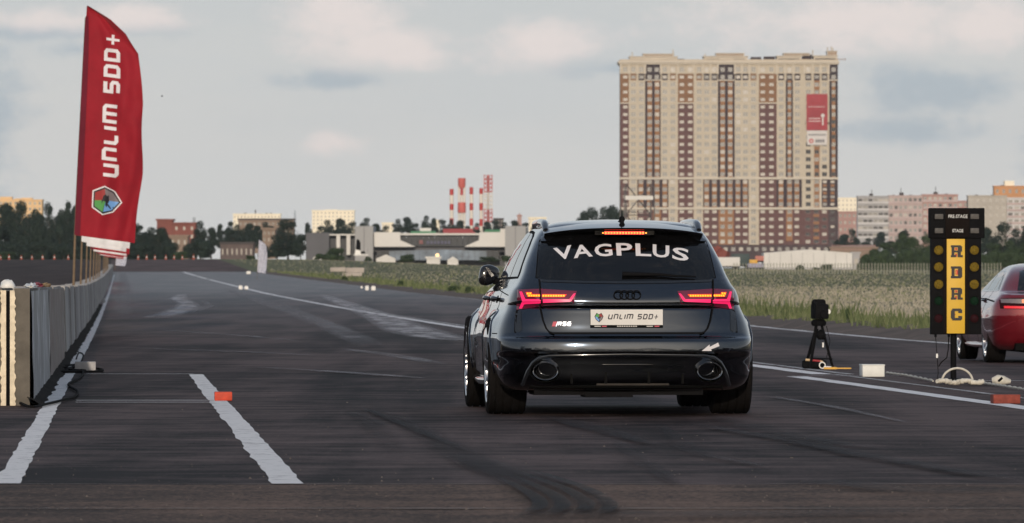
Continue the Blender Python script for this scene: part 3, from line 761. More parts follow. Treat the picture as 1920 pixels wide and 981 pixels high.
def at(px, py, dz=.004):
    x, y = gp(px, py); return (x, y, gz(x, y) + dz)
def block(px, py, w, d, h, mat, name, label, cat, rot=ROT, lens=None):
    t = thing(name, label, cat, at(px, py), rot)
    bevel_box(w, d, h, .006, 'casing', mat, t)
    if lens:
        for sx in lens: MB().lathe([(0, -.004), (.012, -.004), (.014, 0), (.014, .004)], 12, 'y', 0, (sx, -d / 2 - .001, h * .6)).build('sensor_eye', M_black, t, smooth=40)
    return t
block(418.5, 752, .142, .22, .071, M_brick_o, 'sensor_block', 'bright orange-red block on the inner guide line left of the dark estate car', 'block')
block(160, 697, .225, .12, .105, M_grey, 'concrete_brick', 'pale grey brick on the white edge line next to the wall', 'brick')
t = block(1635, 707, .225, .30, .118, M_wblock, 'beam_block', 'white plastic box on the centre line right of the tripod', 'block')
bevel_box(.235, .31, .014, .004, 'lid', M_wblock, t, (0, 0, .112))
block(1885, 757.5, .215, .2, .072, M_brick_r, 'brick', 'dull red brick on the right guide line near the frame edge', 'brick')
def cable(name, pxs, r, mat, label, cat='cable', lift=.01, jig=0):
    rg = random.Random(len(pxs)); P = []
    for q in pxs:
        x, y = gp(q[0], q[1]); P.append(Vector((x, y, gz(x, y) + r + lift + (q[2] if len(q) > 2 else 0))))
    pts = []
    for i in range(len(P) - 1):
        p0, p1, p2, p3 = P[max(i - 1, 0)], P[i], P[i + 1], P[min(i + 2, len(P) - 1)]
        for k in range(8):
            u = k / 8
            pts.append(.5 * ((2 * p1) + (p2 - p0) * u + (2 * p0 - 5 * p1 + 4 * p2 - p3) * u * u + (3 * p1 - p0 - 3 * p2 + p3) * u ** 3))
    pts.append(P[-1]); mb = MB(); mb.tube(pts, r, 6); o = mb.build(name, mat, None, smooth=60); tag(o, label, cat); return o
cable('cable', [(-20, 760), (25, 757), (58, 768), (90, 762), (118, 755), (140, 748), (145, 738), (128, 725), (150, 712), (155, 700), (140, 692), (118, 702), (112, 695)], .011, M_rub, 'thin black cable snaking from the wall end over the white edge line')
cable('cable', [(112, 690), (150, 688), (125, 697), (160, 699), (110, 702), (190, 700), (172, 694), (118, 694)], .014, M_rub, 'loose coil of black cable behind the pale grey brick')
cable('cable', [(152, 687, .03), (156, 678, .06), (148, 672, .05), (143, 676)], .010, M_rub, 'short black cable loop standing up behind the pale grey brick')

# video camera on a tripod
tp = thing('video_tripod', 'black video tripod with camera standing on the centre line behind the white box', 'tripod', at(1537, 692), R(8))
Yt = tp.location.y; mt = Yt / FPX
def tz(py): return (692 - py) * mt
def tx(px): return (px - 1537) * mt
for (bx, by, topx) in ((1514, 688, 1529), (1562, 686, 1541), (1522, 681, 1533)):
    d = -.12 if by > 687 else (.02 if by > 684 else .45)
    MB().tube([(tx(bx), d, .006), (tx(topx), d * .15, tz(612))], [.010, .016], 8).build('leg', M_black, tp, smooth=50)
    MB().tube([(tx(bx) + .012, d, .006), (tx(topx) + .014, d * .15, tz(618))], [.008, .010], 6).build('leg_brace', M_black, tp, smooth=50)
MB().tube([(tx(1520), .1, tz(673)), (tx(1560), -.03, tz(674))], .008, 6).build('spreader', M_black, tp)
MB().lathe([(0, 0), (.07, 0), (.085, .02), (.085, .05), (.06, .075), (0, .075)], 20, 'z', 0, (tx(1535), 0, tz(612))).build('tripod_head', M_black, tp, smooth=40)
bevel_box(.155, .30, .17, .02, 'camera_body', M_black, tp, (tx(1537), 0, tz(599)))
bevel_box(.15, .12, .12, .03, 'camera_top', M_black, tp, (tx(1535), .0, tz(582)))
MB().tube([(tx(1527), -.15, tz(571)), (tx(1527), .1, tz(571))], .018, 8).build('microphone', M_black, tp, smooth=50)
MB().lathe([(0, -.17), (.045, -.17), (.05, -.15), (.05, 0), (0, 0)], 16, 'y', 0, (tx(1541), 0, tz(590))).build('viewfinder', M_black, tp, smooth=40)
MB().lathe([(0, 0), (.028, 0), (.03, .02), (0, .03)], 12, 'y', 0, (tx(1549), -.14, tz(585))).build('side_screen', M_white, tp, smooth=40)
mb = MB(); mb.lathe([(0, -.03), (.03, -.045), (.052, -.02), (.056, .01), (.04, .05), (.012, .07), (0, .07)], 16, 'z', 0, (tx(1538), -.05, tz(630))); mb.build('weight_bag', M_black, tp, smooth=60)
MB().tube([(tx(1548), -.05, tz(612)), (tx(1555), -.05, tz(640)), (tx(1550), 0, tz(672))], .004, 5).build('cord', M_rub, tp)
MB().box(tx(1540), tx(1543), -.06, -.05, tz(652), tz(643)).build('tag', M_white, tp)
M_yel = pmat('yellow_plastic', (.62, .33, .02), .5, var=.15); M_cream = pmat('cream_plastic', (.62, .45, .26), .6)
kb = thing('kit_bag', 'low black kit bag with red and cream rolls on top at the tripod foot', 'bag', at(1529, 692), R(5)); kb.scale = (.78, .8, .8)
lump('x', M_black, (0, 0, 0), 1, 1, 1, 1, 'x', 'x'); bpy.data.objects.remove(bpy.data.objects['x'])
bm = MB(); bm.lathe([(0, -.17), (.05, -.17), (.07, -.12), (.072, .12), (.05, .17), (0, .17)], 14, 'x', 0, (-.02, 0, .06)); bm.build('holdall', M_black, kb, smooth=60)
MB().tube([(-.15, -.05, .125), (-.08, -.05, .12)], .017, 10).build('roll_end', M_cream, kb, smooth=50)
MB().tube([(-.08, -.05, .12), (.06, -.05, .105)], .016, 10).build('roll', M_red, kb, smooth=50)
MB().tube([(.06, -.05, .105), (.10, -.05, .095)], .014, 10).build('roll_end', M_cream, kb, smooth=50)
mb = MB(); pts = [(.085 + .042 * math.cos(a), -.10, .048 + .042 * math.sin(a)) for a in np.linspace(0, 2 * math.pi, 25)]
mb.tube(pts, .009, 8, caps=False); mb.build('tape_roll', M_white, kb, smooth=60)
yl = thing('strap', 'bright yellow strap with a white end lying flat at the tripod foot', 'strap', at(1562, 693), R(-6))
MB().box(-.10, .04, -.05, .10, 0, .022).build('webbing', M_yel, yl); MB().box(.04, .20, -.02, .12, .003, .016).build('webbing', M_yel, yl); MB().box(-.10, -.02, -.053, .08, .023, .032).build('buckle', M_white, yl)

# ------------------------------------------------------------------ drag-race start light
st = thing('start_light', 'black drag-race start light tower with a yellow centre strip on a single pole', 'start light', at(1792, 716), R(2))
Ys = st.location.y; ms = Ys / FPX
sx_ = lambda px: (px - 1795) * ms
sz_ = lambda py: (716 - py) * ms
M_tree = pmat('start_light_black', (.007, .007, .008), .7, var=.2, scale=6, spec=.06); M_treeb = pmat('start_light_brown', (.012, .009, .008), .8, spec=.04)
def sbox(x0, x1, y0, y1, d0, d1, name, mat, bev=.006, parent=st):
    w, h = (x1 - x0) * ms, (y1 - y0) * ms
    return bevel_box(w, d1 - d0, h, bev, name, mat, parent, ((sx_(x0) + sx_(x1)) / 2, (d0 + d1) / 2, sz_(y1)))
sbox(1748, 1842, 447, 628, -.05, .10, 'lower_cabinet', M_tree)
head = sbox(1745, 1848, 391, 447.5, -.075, .11, 'upper_cabinet', M_tree, .008)
sbox(1774, 1819, 393, 446, -.085, -.07, 'centre_plate', M_treeb, .003)
M_sun_y = pmat('yellow_panel', (.66, .40, .025), .55, var=.06, scale=4)
pan = sbox(1777, 1811, 449, 626, -.062, -.045, 'centre_strip', M_sun_y, .002)
sbox(1771, 1776, 449, 626, -.060, -.045, 'strip_edge', M_treeb, .002); sbox(1812, 1818, 449, 626, -.060, -.045, 'strip_edge', M_treeb, .002)
M_amber = pmat('amber_lens', (.15, .10, .012), .8, var=.6, scale=90, bump=.4, spec=.15); M_greenl = pmat('green_lens', (.003, .017, .008), .8, var=.3, scale=60, spec=.12); M_redl = pmat('red_lens', (.022, .004, .006), .8, var=.3, scale=60, spec=.12); M_clear = pmat('clear_lens', (.09, .085, .08), .6, var=.3, scale=40, spec=.2)
for px in (1762, 1829):
    for py, m_ in ((470, M_amber), (501.5, M_amber), (534, M_amber), (565, M_greenl), (598, M_redl)):
        rr = (9.2 if m_ is M_amber else 8.5) * ms
        b_ = MB().lathe([(rr + .008, .012), (rr + .008, -.014), (rr + .002, -.014), (rr, .006)], 20, 'y', 0, (sx_(px), -.051, sz_(py))).build('lamp_ring', M_tree, st, smooth=40)
        MB().lathe([(rr, .004), (rr * .8, -.004), (rr * .4, -.008), (0, -.009)], 20, 'y', 0, (sx_(px), -.052, sz_(py))).build('lamp_lens', m_, b_, smooth=60)
    for py in (407, 433.5):
        b_ = sbox(px - 10, px + 10, py - 6.5, py + 6.5, -.083, -.07, 'stage_lamp', M_tree, .003)
        sbox(px - 8, px + 8, py - 4.8, py + 4.8, -.090, -.082, 'lamp_lens', M_clear, .003)
M_lt = pmat('white_lettering', (.72, .72, .70), .6, var=0)
def flat_text(txt, x0, x1, y0, y1, yoff, mat, parent, bold=.004, name='lettering'):
    v, f = text_mesh(txt, bold); v = fit(v, (x1 - x0) * ms, (y1 - y0) * ms)
    pl = parent.location if parent is not st else Vector((0, 0, 0))
    MB().add([(sx_(x0) + a - pl[0], yoff - pl[1], sz_(y1) + b - pl[2]) for a, b in v], f).build(name, mat, parent, fix=False)
flat_text('PRE-STAGE', 1779.5, 1815.5, 403.5, 409.8, -.088, M_lt, st); flat_text('STAGE', 1787, 1807.5, 430.5, 436.5, -.088, M_lt, st)
# slab letters with a glowing red to amber inner print
M_ltk = pmat('black_lettering', (.010, .007, .008), .6, var=0); M_ltr = pmat('red_print', (.45, .03, .02), .6, var=0); M_lto = pmat('orange_print', (.75, .22, .04), .6, var=0)
SLAB = {'R': [(0, 0, .44, .18), (.06, 0, .30, 1), (0, .82, .85, 1), (.58, .46, .94, .92), (.2, .40, .84, .56), (.56, 0, .84, .46), (.56, 0, 1, .18)],
        'D': [(0, 0, .85, .20), (.06, 0, .32, 1), (0, .80, .85, 1), (.66, .1, .95, .90), (.6, .05, .88, .95)],
        'C': [(.05, .1, .34, .9), (.12, 0, .86, .22), (.12, .78, .86, 1), (.62, .62, .95, .92), (.62, .08, .95, .38), (.0, .2, .2, .8)]}
for ch, py in (('R', 472), ('D', 511.5), ('R', 551.5), ('C', 590.5)):
    x0, w, h = 1784.5, 22.5, 22.5; pl = pan.location; k = 0
    def rect(r, off, mat, nm):
        a = sx_(x0 + r[0] * w) - pl[0]; b = sx_(x0 + r[2] * w) - pl[0]; c = sz_(py + h / 2 - r[1] * h) - pl[2]; d = sz_(py + h / 2 - r[3] * h) - pl[2]
        return [(a, off - pl[1], c), (b, off - pl[1], c), (b, off - pl[1], d), (a, off - pl[1], d)]
    mb = MB()
    for r in SLAB[ch]:
        k += 1; mb.add(rect(r, -.066 - .0004 * k, 0, 0), [(0, 1, 2, 3)])
    mb.build('lettering', M_ltk, pan, fix=False)
    ins = {'R': [(.34, .60, .54, .78), (.36, .04, .52, .30)], 'D': [(.38, .30, .60, .70)], 'C': [(.34, .40, .46, .60)]}[ch]
    mb = MB(); mb2 = MB()
    if ch == 'C': ins = [(.34, .44, .38, .56)]
    for r in ins:
        mb.add(rect(r, -.0640, 0, 0), [(0, 1, 2, 3)])
        cx_, cy_ = (r[0] + r[2]) / 2, (r[1] + r[3]) / 2; q = (r[0] + .06, r[1] + .04, r[2] - .10, r[3] - .06)
        mb2.add(rect(q, -.0645, 0, 0), [(0, 1, 2, 3)])
    mb.build('letter_inlay', M_ltr, pan, fix=False)
    if ch != 'C': mb2.build('letter_inlay', M_lto, pan, fix=False)
MB().tube([(sx_(1791), .02, 0), (sx_(1791), .02, sz_(627))], 5.6 * ms, 12).build('pole', M_black, st, smooth=50)
for px in (1757, 1782): MB().lathe([(0, -.02), (.012, -.02), (.012, .01), (0, .01)], 10, 'z', 0, (sx_(px), 0, sz_(629))).build('cable_gland', M_black, st, smooth=40)
MB().tube([(sx_(1782), .0, sz_(630)), (sx_(1781), .0, sz_(655)), (sx_(1778), 0, sz_(672)), (sx_(1768), 0, sz_(680)), (sx_(1763), 0, sz_(688))], .006, 6).build('power_cord', M_rub, st, smooth=60)
MB().tube([(sx_(1757), .0, sz_(632)), (sx_(1760), .0, sz_(668)), (sx_(1762), 0, sz_(700)), (sx_(1760), -.02, .012)], .004, 6).build('power_cord', M_rub, st, smooth=60)
MB().box(sx_(1758), sx_(1761.5), -.008, .008, sz_(672), sz_(664)).build('cord_plug', M_white, st)
MB().lathe([(0, 0), (.16, 0), (.16, .02), (.05, .03), (0, .03)], 20, 'z', 0, (sx_(1791), .02, .002)).build('base_plate', M_black, st, smooth=40)
# white rag, rope and hoop round its foot
M_rag = pmat('white_rag', (.56, .53, .46), .9, var=.2, scale=12, bump=.4)
rg_ = thing('rag', 'long off-white rag wound on the ground round the start light pole', 'rag', at(1800, 722), R(2))
mb = MB(); rr = random.Random(8); pts = []; rad = []
for i in range(36):
    u = i / 35; pts.append(((u - .5) * 86 * ms, -.06 + rr.uniform(-.015, .015), .026 + .010 * math.sin(u * 13) + rr.uniform(0, .006))); rad.append(.018 + .012 * rr.random())
mb.tube(pts, rad, 8); mb.build('cloth', M_rag, rg_, smooth=70)
bmb = MB(); bmb.tube([(.30, -.05, .035), (.35, -.06, .045), (.40, -.06, .04), (.47, -.05, .03)], [.03, .05, .045, .02], 9); bmb.build('knot', M_rag, rg_, smooth=70)
bmb = MB(); bmb.tube([(.352, -.105, .035), (.37, -.115, .05), (.385, -.108, .065)], .012, 6); bmb.build('cord_tie', M_black, rg_)
hp = thing('hoop', 'pale plastic hoop of hose standing over the rag at the pole foot', 'hose', at(1795, 721), R(0))
mb = MB(); mb.tube([(-27 * ms + .03 * 0, .0, .02)] + [(math.cos(a) * 28 * ms, .0, .02 + math.sin(a) * 25 * ms) for a in np.linspace(math.pi, 0, 20)], .011, 8); mb.build('hose', M_rag, hp, smooth=60)
def rope(pxs, label, r=.011):
    P = []
    for q in pxs:
        x, y = gp(*q); P.append(Vector((x, y, gz(x, y) + r + .008)))
    pts = []
    for i in range(len(P) - 1):
        n = 22
        for k in range(n):
            u = k / n; b = P[i].lerp(P[i + 1], u); pts.append(b + Vector((0, .02 * math.sin((i * n + k) * 1.9), .006 * abs(math.sin((i * n + k) * .8)))))
    o = MB().tube(pts, [r * (1 + .35 * math.sin(i * 1.57)) for i in range(len(pts))], 6).build('rope', M_rag, None, smooth=60); tag(o, label, 'rope')
rope([(1662, 703), (1700, 708), (1752, 719)], 'white rope along the ground between the white box and the rag'); rope([(1846, 723), (1885, 729), (1940, 738)], 'white rope along the ground right of the start light pole')
# ------------------------------------------------------------------ facades with real window openings
WINM = {}
M_frame = pmat('window_frame', (.50, .47, .43), .5, var=.05)
M_pane = pmat('window_pane', (.15, .142, .122), .3, var=.35, scale=.6); M_pane_l = pmat('curtained_pane', (.34, .31, .27), .3, var=.3, scale=.5); M_pane_d = pmat('open_window', (.012, .012, .014), .6, var=0)
M_pane_b = pmat('balcony_pane', (.13, .13, .125), .35, var=.35, scale=.5)
def window_mesh(w, h, pane, fr=.09, mull=1, frame=M_frame):
    key = (round(w, 2), round(h, 2), pane.name, mull, frame.name)
    if key in WINM: return WINM[key]
    mb = MB(); mb.quad((-w / 2, .04, 0), (w / 2, .04, 0), (w / 2, .04, h), (-w / 2, .04, h), 0)
    for b in ((-w / 2, -w / 2 + fr, 0, h), (w / 2 - fr, w / 2, 0, h), (-w / 2 + fr, w / 2 - fr, 0, fr), (-w / 2 + fr, w / 2 - fr, h - fr, h)): mb.box(b[0], b[1], -.02, .06, b[2], b[3], 1)
    for i in range(mull):
        x = -w / 2 + w * (i + 1) / (mull + 1); mb.box(x - fr * .4, x + fr * .4, -.015, .05, fr, h - fr, 1)
    o = mb.build('window', [pane, frame]); me = o.data; bpy.data.objects.remove(o); WINM[key] = me; return me
def cell(mb, x0, x1, z0, z1, hole, d, y=0.0, mi=0, rv=None):
    """wall rectangle with an opening and its reveals; the wall faces -y"""
    if hole is None: return mb.quad((x0, y, z0), (x1, y, z0), (x1, y, z1), (x0, y, z1), mi)
    a, b, c, e = hole
    for q in ((x0, x1, z0, c), (x0, x1, e, z1), (x0, a, c, e), (b, x1, c, e)):
        if q[1] - q[0] > 1e-4 and q[3] - q[2] > 1e-4: mb.quad((q[0], y, q[2]), (q[1], y, q[2]), (q[1], y, q[3]), (q[0], y, q[3]), mi)
    rv = mi if rv is None else rv
    mb.quad((a, y, c), (a, y + d, c), (a, y + d, e), (a, y, e), rv); mb.quad((b, y, c), (b, y, e), (b, y + d, e), (b, y + d, c), rv)
    mb.quad((a, y, c), (b, y, c), (b, y + d, c), (a, y + d, c), rv); mb.quad((a, y, e), (a, y + d, e), (b, y + d, e), (b, y, e), rv)
class WinSet:
    def __init__(s, root, limit=300): s.root, s.limit, s.n, s.extra = root, limit, 0, MB()
    def put(s, me, loc):
        if s.n < s.limit:
            o = link('window', me, s.root, loc); s.n += 1
        else:
            o = len(s.extra.v); s.extra.v += [(v.co.x + loc[0], v.co.y + loc[1], v.co.z + loc[2]) for v in me.vertices]
            for p in me.polygons:
                s.extra.f.append(tuple(i + o for i in p.vertices)); nm = me.materials[p.material_index]
                if nm not in s.mats: s.mats.append(nm)
                s.extra.m.append(s.mats.index(nm))
    mats = None
    def done(s):
        if s.extra.f: s.extra.build('window', s.mats, s.root, fix=False)['kind'] = 'stuff'
    def start(s): s.mats = []; return s

# ------------------------------------------------------------------ the apartment tower
YT = 2700.0; KT = YT / FPX
M_cream = pmat('cream_render', (.50, .435, .345), .8, var=.08, scale=.15); M_trim = pmat('pale_trim', (.56, .50, .42), .8, var=.06, scale=.2)
M_plum = pmat('plum_brick', (.125, .060, .055), .85, var=.12, scale=.3); M_brown = pmat('ochre_brick', (.225, .118, .060), .85, var=.12, scale=.3)
M_dark = pmat('dark_plum_panel', (.036, .022, .026), .8, var=.15, scale=.3); M_orange = pmat('orange_panel', (.29, .145, .070), .85, var=.1, scale=.4)
M_pod = pmat('podium_brick', (.07, .046, .047), .85, var=.25, scale=.3)
TC = 1367.0; TB = 492.0     # centre column and foot, in photo pixels
tower = thing('apartment_tower', 'tall cream and brown apartment tower standing far behind the dark estate car', 'tower', (wx(TC, YT), YT, wz(TB, YT)))
ux = lambda px: (px - TC) * KT
uz = lambda py: (TB - py) * KT
ROW0, RP = 130.5, 14.03
rowy = lambda k: ROW0 + RP * k
TW = WinSet(tower, 300).start(); _tr = random.Random(4)
def region(name, x0, x1, y0, y1, mat, wins, rows, ww, wh, off, depth=.28, panes=None, dark=0.0, span=None, mull=1, light=.22):
    """one plane of the facade: windows at columns wins (pixel centres) in the given rows; off = proud of the core"""
    mb = MB(); Y = -off
    edges = [x0] + [(a + b) / 2 for a, b in zip(wins[:-1], wins[1:])] + [x1] if wins else [x0, x1]
    rr = sorted(rows)
    ye = [y0] + [(rowy(a) + rowy(b)) / 2 for a, b in zip(rr[:-1], rr[1:])] + [y1]
    for i in range(len(edges) - 1):
        if not wins: cell(mb, ux(x0), ux(x1), uz(y1), uz(y0), None, 0, Y); continue
        for j, r in enumerate(rr):
            cx, cy = wins[i], rowy(r)
            hole = (ux(cx - ww / 2), ux(cx + ww / 2), uz(cy + wh / 2), uz(cy - wh / 2))
            cell(mb, ux(edges[i]), ux(edges[i + 1]), uz(ye[j + 1]), uz(ye[j]), hole, depth, Y)
            q = _tr.random(); pn = M_pane_d if q < dark else (M_pane_l if q < dark + light else M_pane)
            if panes and q >= dark: pn = panes if _tr.random() < .7 else M_pane_l
            me = window_mesh(ww * KT, wh * KT, pn, .10 if pn is not M_pane_d else .05, mull, M_frame)
            TW.put(me, (ux(cx), Y + depth - .07, uz(cy + wh / 2)))
    # returns on both sides so the plane has thickness
    for x in (x0, x1): mb.quad((ux(x), Y, uz(y1)), (ux(x), .6, uz(y1)), (ux(x), .6, uz(y0)), (ux(x), Y, uz(y0)))
    mb.quad((ux(x0), Y, uz(y0)), (ux(x1), Y, uz(y0)), (ux(x1), .6, uz(y0)), (ux(x0), .6, uz(y0)))
    mb.quad((ux(x0), Y, uz(y1)), (ux(x1), Y, uz(y1)), (ux(x1), .6, uz(y1)), (ux(x0), .6, uz(y1)))
    return mb.build(name, mat, tower, fix=False)
CR = dict(ww=9.4, wh=7.8, off=.30, light=.06); BR = dict(ww=8.4, wh=5.6, off=.0, panes=M_pane_l); ST = dict(ww=8.2, wh=7.4, off=-.1, panes=M_pane_b)
A0, A1, Bt = 138.0, 332.6, 389.0     # cornice foot, first and second string course
def strips(x0, x1, cols, y0, y1, rows, half=4.6, od=.12):
    e = x0
    for c in cols:
        region('dark_panel', e, c - half, y0, y1, M_dark, [], rows, 0, 0, od); region('orange_strip', c - half, c + half, y0, y1, M_orange, [c], rows, **ST); e = c + half
    region('dark_panel', e, x1, y0, y1, M_dark, [], rows, 0, 0, od)
up = list(range(2, 15)); mid = list(range(15, 19)); low = list(range(19, 24))
YL = (150.8, A1)
# main tier, cream and dark bays
for x0, x1, w in ((1179, 1209.5, [1187.6, 1202.8]), (1238.7, 1271.2, [1246.5, 1261.8]), (1300.4, 1346, [1311, 1325, 1339.2]), (1377.5, 1423.2, [1384, 1397.7, 1412.7]),
                  (1456.2, 1473.3, [1464.6]), (1486.7, 1509, [1495])):
    region('cream_panel', x0, x1, YL[0], YL[1], M_cream, w, up, **CR)
strips(1209.5, 1238.7, [1218.3, 1232.0], *YL, up); strips(1346, 1377.5, [1354.9, 1369.2], *YL, up); strips(1473.3, 1486.7, [1480.2], *YL, up, 3.6)
for x0, x1, w in ((1163, 1179, [1172.5]), (1271.2, 1300.4, [1278.4, 1294.1]), (1423.2, 1456.2, [1430.2, 1446.4])):
    region('ochre_panel', x0, x1, 138.5, 192.6, M_brown, w, [1, 2, 3, 4], **BR); region('plum_panel', x0, x1, 194.2, A1, M_plum, w, range(5, 15), **BR)
    region('plum_panel', x0, x1, 336.4, Bt, M_plum, w, mid, **BR); region('plum_panel', x0, x1, 393, 459, M_plum, w, low, **BR)
    region('string_course', x0, x1, 192.4, 194.6, M_trim, [], [], 0, 0, .35)
# right-hand bay, windows still without glass lower down
region('cream_panel', 1509, 1526.4, YL[0], 230, M_cream, [1515.5], range(2, 8), **CR); region('cream_panel', 1536.6, 1555, YL[0], 230, M_cream, [1545.9], range(2, 8), **CR)
region('orange_strip', 1526.4, 1536.6, YL[0], 230, M_orange, [1531.5], range(2, 8), **ST)
D2 = dict(CR); D2['dark'] = .62
region('cream_panel', 1509, 1526.4, 230, A1, M_cream, [1515.5], range(8, 15), **D2); region('cream_panel', 1536.6, 1555, 230, A1, M_cream, [1545.9], range(8, 15), **D2)
region('orange_strip', 1526.4, 1536.6, 230, A1, M_orange, [1531.5], range(8, 15), ww=8.2, wh=7.4, off=-.1, dark=.4)
region('dark_panel', 1555, 1559.5, YL[0], A1, M_dark, [], [], 0, 0, -.1); region('orange_strip', 1559.5, 1566.5, YL[0], A1, M_orange, [1563], up, ww=6.8, wh=7.4, off=-.3, dark=.3)
region('dark_panel', 1566.5, 1571, YL[0], A1, M_dark, [], [], 0, 0, -.1)
# middle tier
for x0, x1, w in ((1179, 1195, [1187.6]), (1253.3, 1271.2, [1261]), (1300.4, 1318.3, [1311]), (1403.7, 1423.2, [1412.7])):
    region('cream_panel', x0, x1, 336.4, Bt, M_cream, w, mid, **CR); region('cream_panel', x0, x1, 393, 459, M_cream, w, low, **CR)
strips(1195, 1253.3, [1201.7, 1217.4, 1232, 1246.5], 336.4, Bt, mid); strips(1318.3, 1403.7, [1325, 1339.6, 1354.9, 1369, 1383.5, 1397.4], 336.4, Bt, mid)
strips(1456.2, 1503.5, [1464.3, 1480.5, 1494], 336.4, Bt, mid)
region('cream_panel', 1503.5, 1526.4, 336.4, Bt, M_cream, [1515.5], mid, **D2); region('orange_strip', 1526.4, 1536.6, 336.4, Bt, M_orange, [1531.5], mid, **ST); region('cream_panel', 1536.6, 1540.5, 336.4, Bt, M_trim, [], [], 0, 0, .3)
region('dark_panel', 1540.5, 1571, 336.4, Bt, M_dark, [1546.5, 1561], mid, ww=7.6, wh=5, off=0, panes=M_pane_b)
for c in (1546.5, 1561):
    for r in mid[:-1]: region('orange_spandrel', c - 3.6, c + 3.6, rowy(r) + 4.6, rowy(r) + 9.6, M_orange, [], [], 0, 0, .10)
# lower tier
for x0, x1, w, st in ((1195, 1253.3, [1201.7, 1217.4, 1246.5], [1232]), (1318.3, 1403.7, [1325, 1339.6, 1383.5, 1397.4], [1354.9, 1369])):
    e = x0; allc = sorted(w + st)
    for c in allc:
        nx = x1 if c == allc[-1] else (c + allc[allc.index(c) + 1]) / 2
        if c in st: region('orange_strip', e, nx, 393, 459, M_orange, [c], low, ww=8.2, wh=7.4, off=-.1, panes=M_pane_b)
        else: region('plum_panel', e, nx, 393, 459, M_plum, [c], low, **BR)
        e = nx
region('plum_panel', 1456.2, 1474, 393, 459, M_plum, [1464.3], low, **BR); region('orange_strip', 1474, 1486, 393, 452, M_orange, [1480.5], low[:-1], **ST); region('plum_panel', 1474, 1486, 452, 459, M_plum, [], [], 0, 0, .02)
region('plum_panel', 1486, 1507, 393, 459, M_plum, [1494], low, **BR)
for x0, x1, c in ((1507, 1523, 1515), (1523, 1539, 1530.5), (1539, 1553, 1545.7)): region('plum_panel', x0, x1, 393, 459, M_plum, [c], low, ww=8.6, wh=6, off=0, dark=.75)
for r in low[:-1]: region('orange_spandrel', 1525, 1536, rowy(r) + 4.6, rowy(r) + 9.6, M_orange, [], [], 0, 0, .10)
region('dark_panel', 1553, 1571, 393, 459, M_pod, [1561], low, ww=7, wh=5, off=-.1, dark=.4)
region('podium', 1163, 1571, 459, 492, M_pod, [1172 + 14.5 * i for i in range(28)], [24], ww=7.5, wh=6.5, off=.05, panes=M_pane_b)
# top two storeys
for x0, x1, w, m2 in ((1179, 1209.5, [1187.6, 1202.8], 0), (1238.7, 1271.2, [1246.5, 1261.8], 0), (1300.4, 1346, [1311, 1325, 1339.2], 0), (1377.5, 1423.2, [1384, 1397.7, 1412.7], 0),
                      (1456.2, 1509, [1464.6, 1480.2, 1495], 1), (1509, 1555, [1515.5, 1531.5, 1545.9], 1)):
    region('cream_panel', x0, x1, 120, A0 + .2, M_cream, w, [0], ww=8.6, wh=10.0, off=.2)
    for i, c in enumerate(w):
        a = x0 if i == 0 else (w[i - 1] + c) / 2; b = x1 if i == len(w) - 1 else (w[i + 1] + c) / 2
        region('cream_panel', a, c - 5.4, A0 + .2, 150.8, M_cream, [], [], 0, 0, .2); region('cream_panel', c + 5.4, b, A0 + .2, 150.8, M_cream, [], [], 0, 0, .2)
        region('storey_panel', c - 5.4, c + 5.4, A0 + .2, 150.8, M_dark if (m2 or i != (0 if x0 in (1179, 1300.4) else len(w) - 1)) else M_brown, [c], [1], ww=7.8, wh=6, off=.0, panes=M_pane_b)
for x0, x1, w in ((1209.5, 1238.7, [1218, 1231.5]), (1346, 1377.5, [1355, 1369]), (1555, 1571, [1563])):
    region('dark_panel', x0, x1, 120, 150.8, M_dark, w, [0, 1], ww=8, wh=8, off=.05, panes=M_pane_b)
for x0, x1, w in ((1163, 1179, [1172.5]), (1271.2, 1300.4, [1278.4, 1294.1]), (1423.2, 1456.2, [1430.2, 1446.4])):
    region('cream_panel', x0, x1, 120, 138.5, M_cream, w, [0], ww=8.6, wh=9.5, off=.15)
# piers between the top windows
for px in (1163.8, 1179.5, 1195, 1209.8, 1238.8, 1254, 1271, 1300.5, 1318, 1332, 1346, 1377.5, 1391, 1405, 1423, 1456, 1472, 1487.5, 1508, 1523.5, 1538.5, 1554):
    MB().box(ux(px - 1.5), ux(px + 1.5), -.75, .3, uz(139), uz(120.5)).build('pier', M_trim, tower)
TW.done()
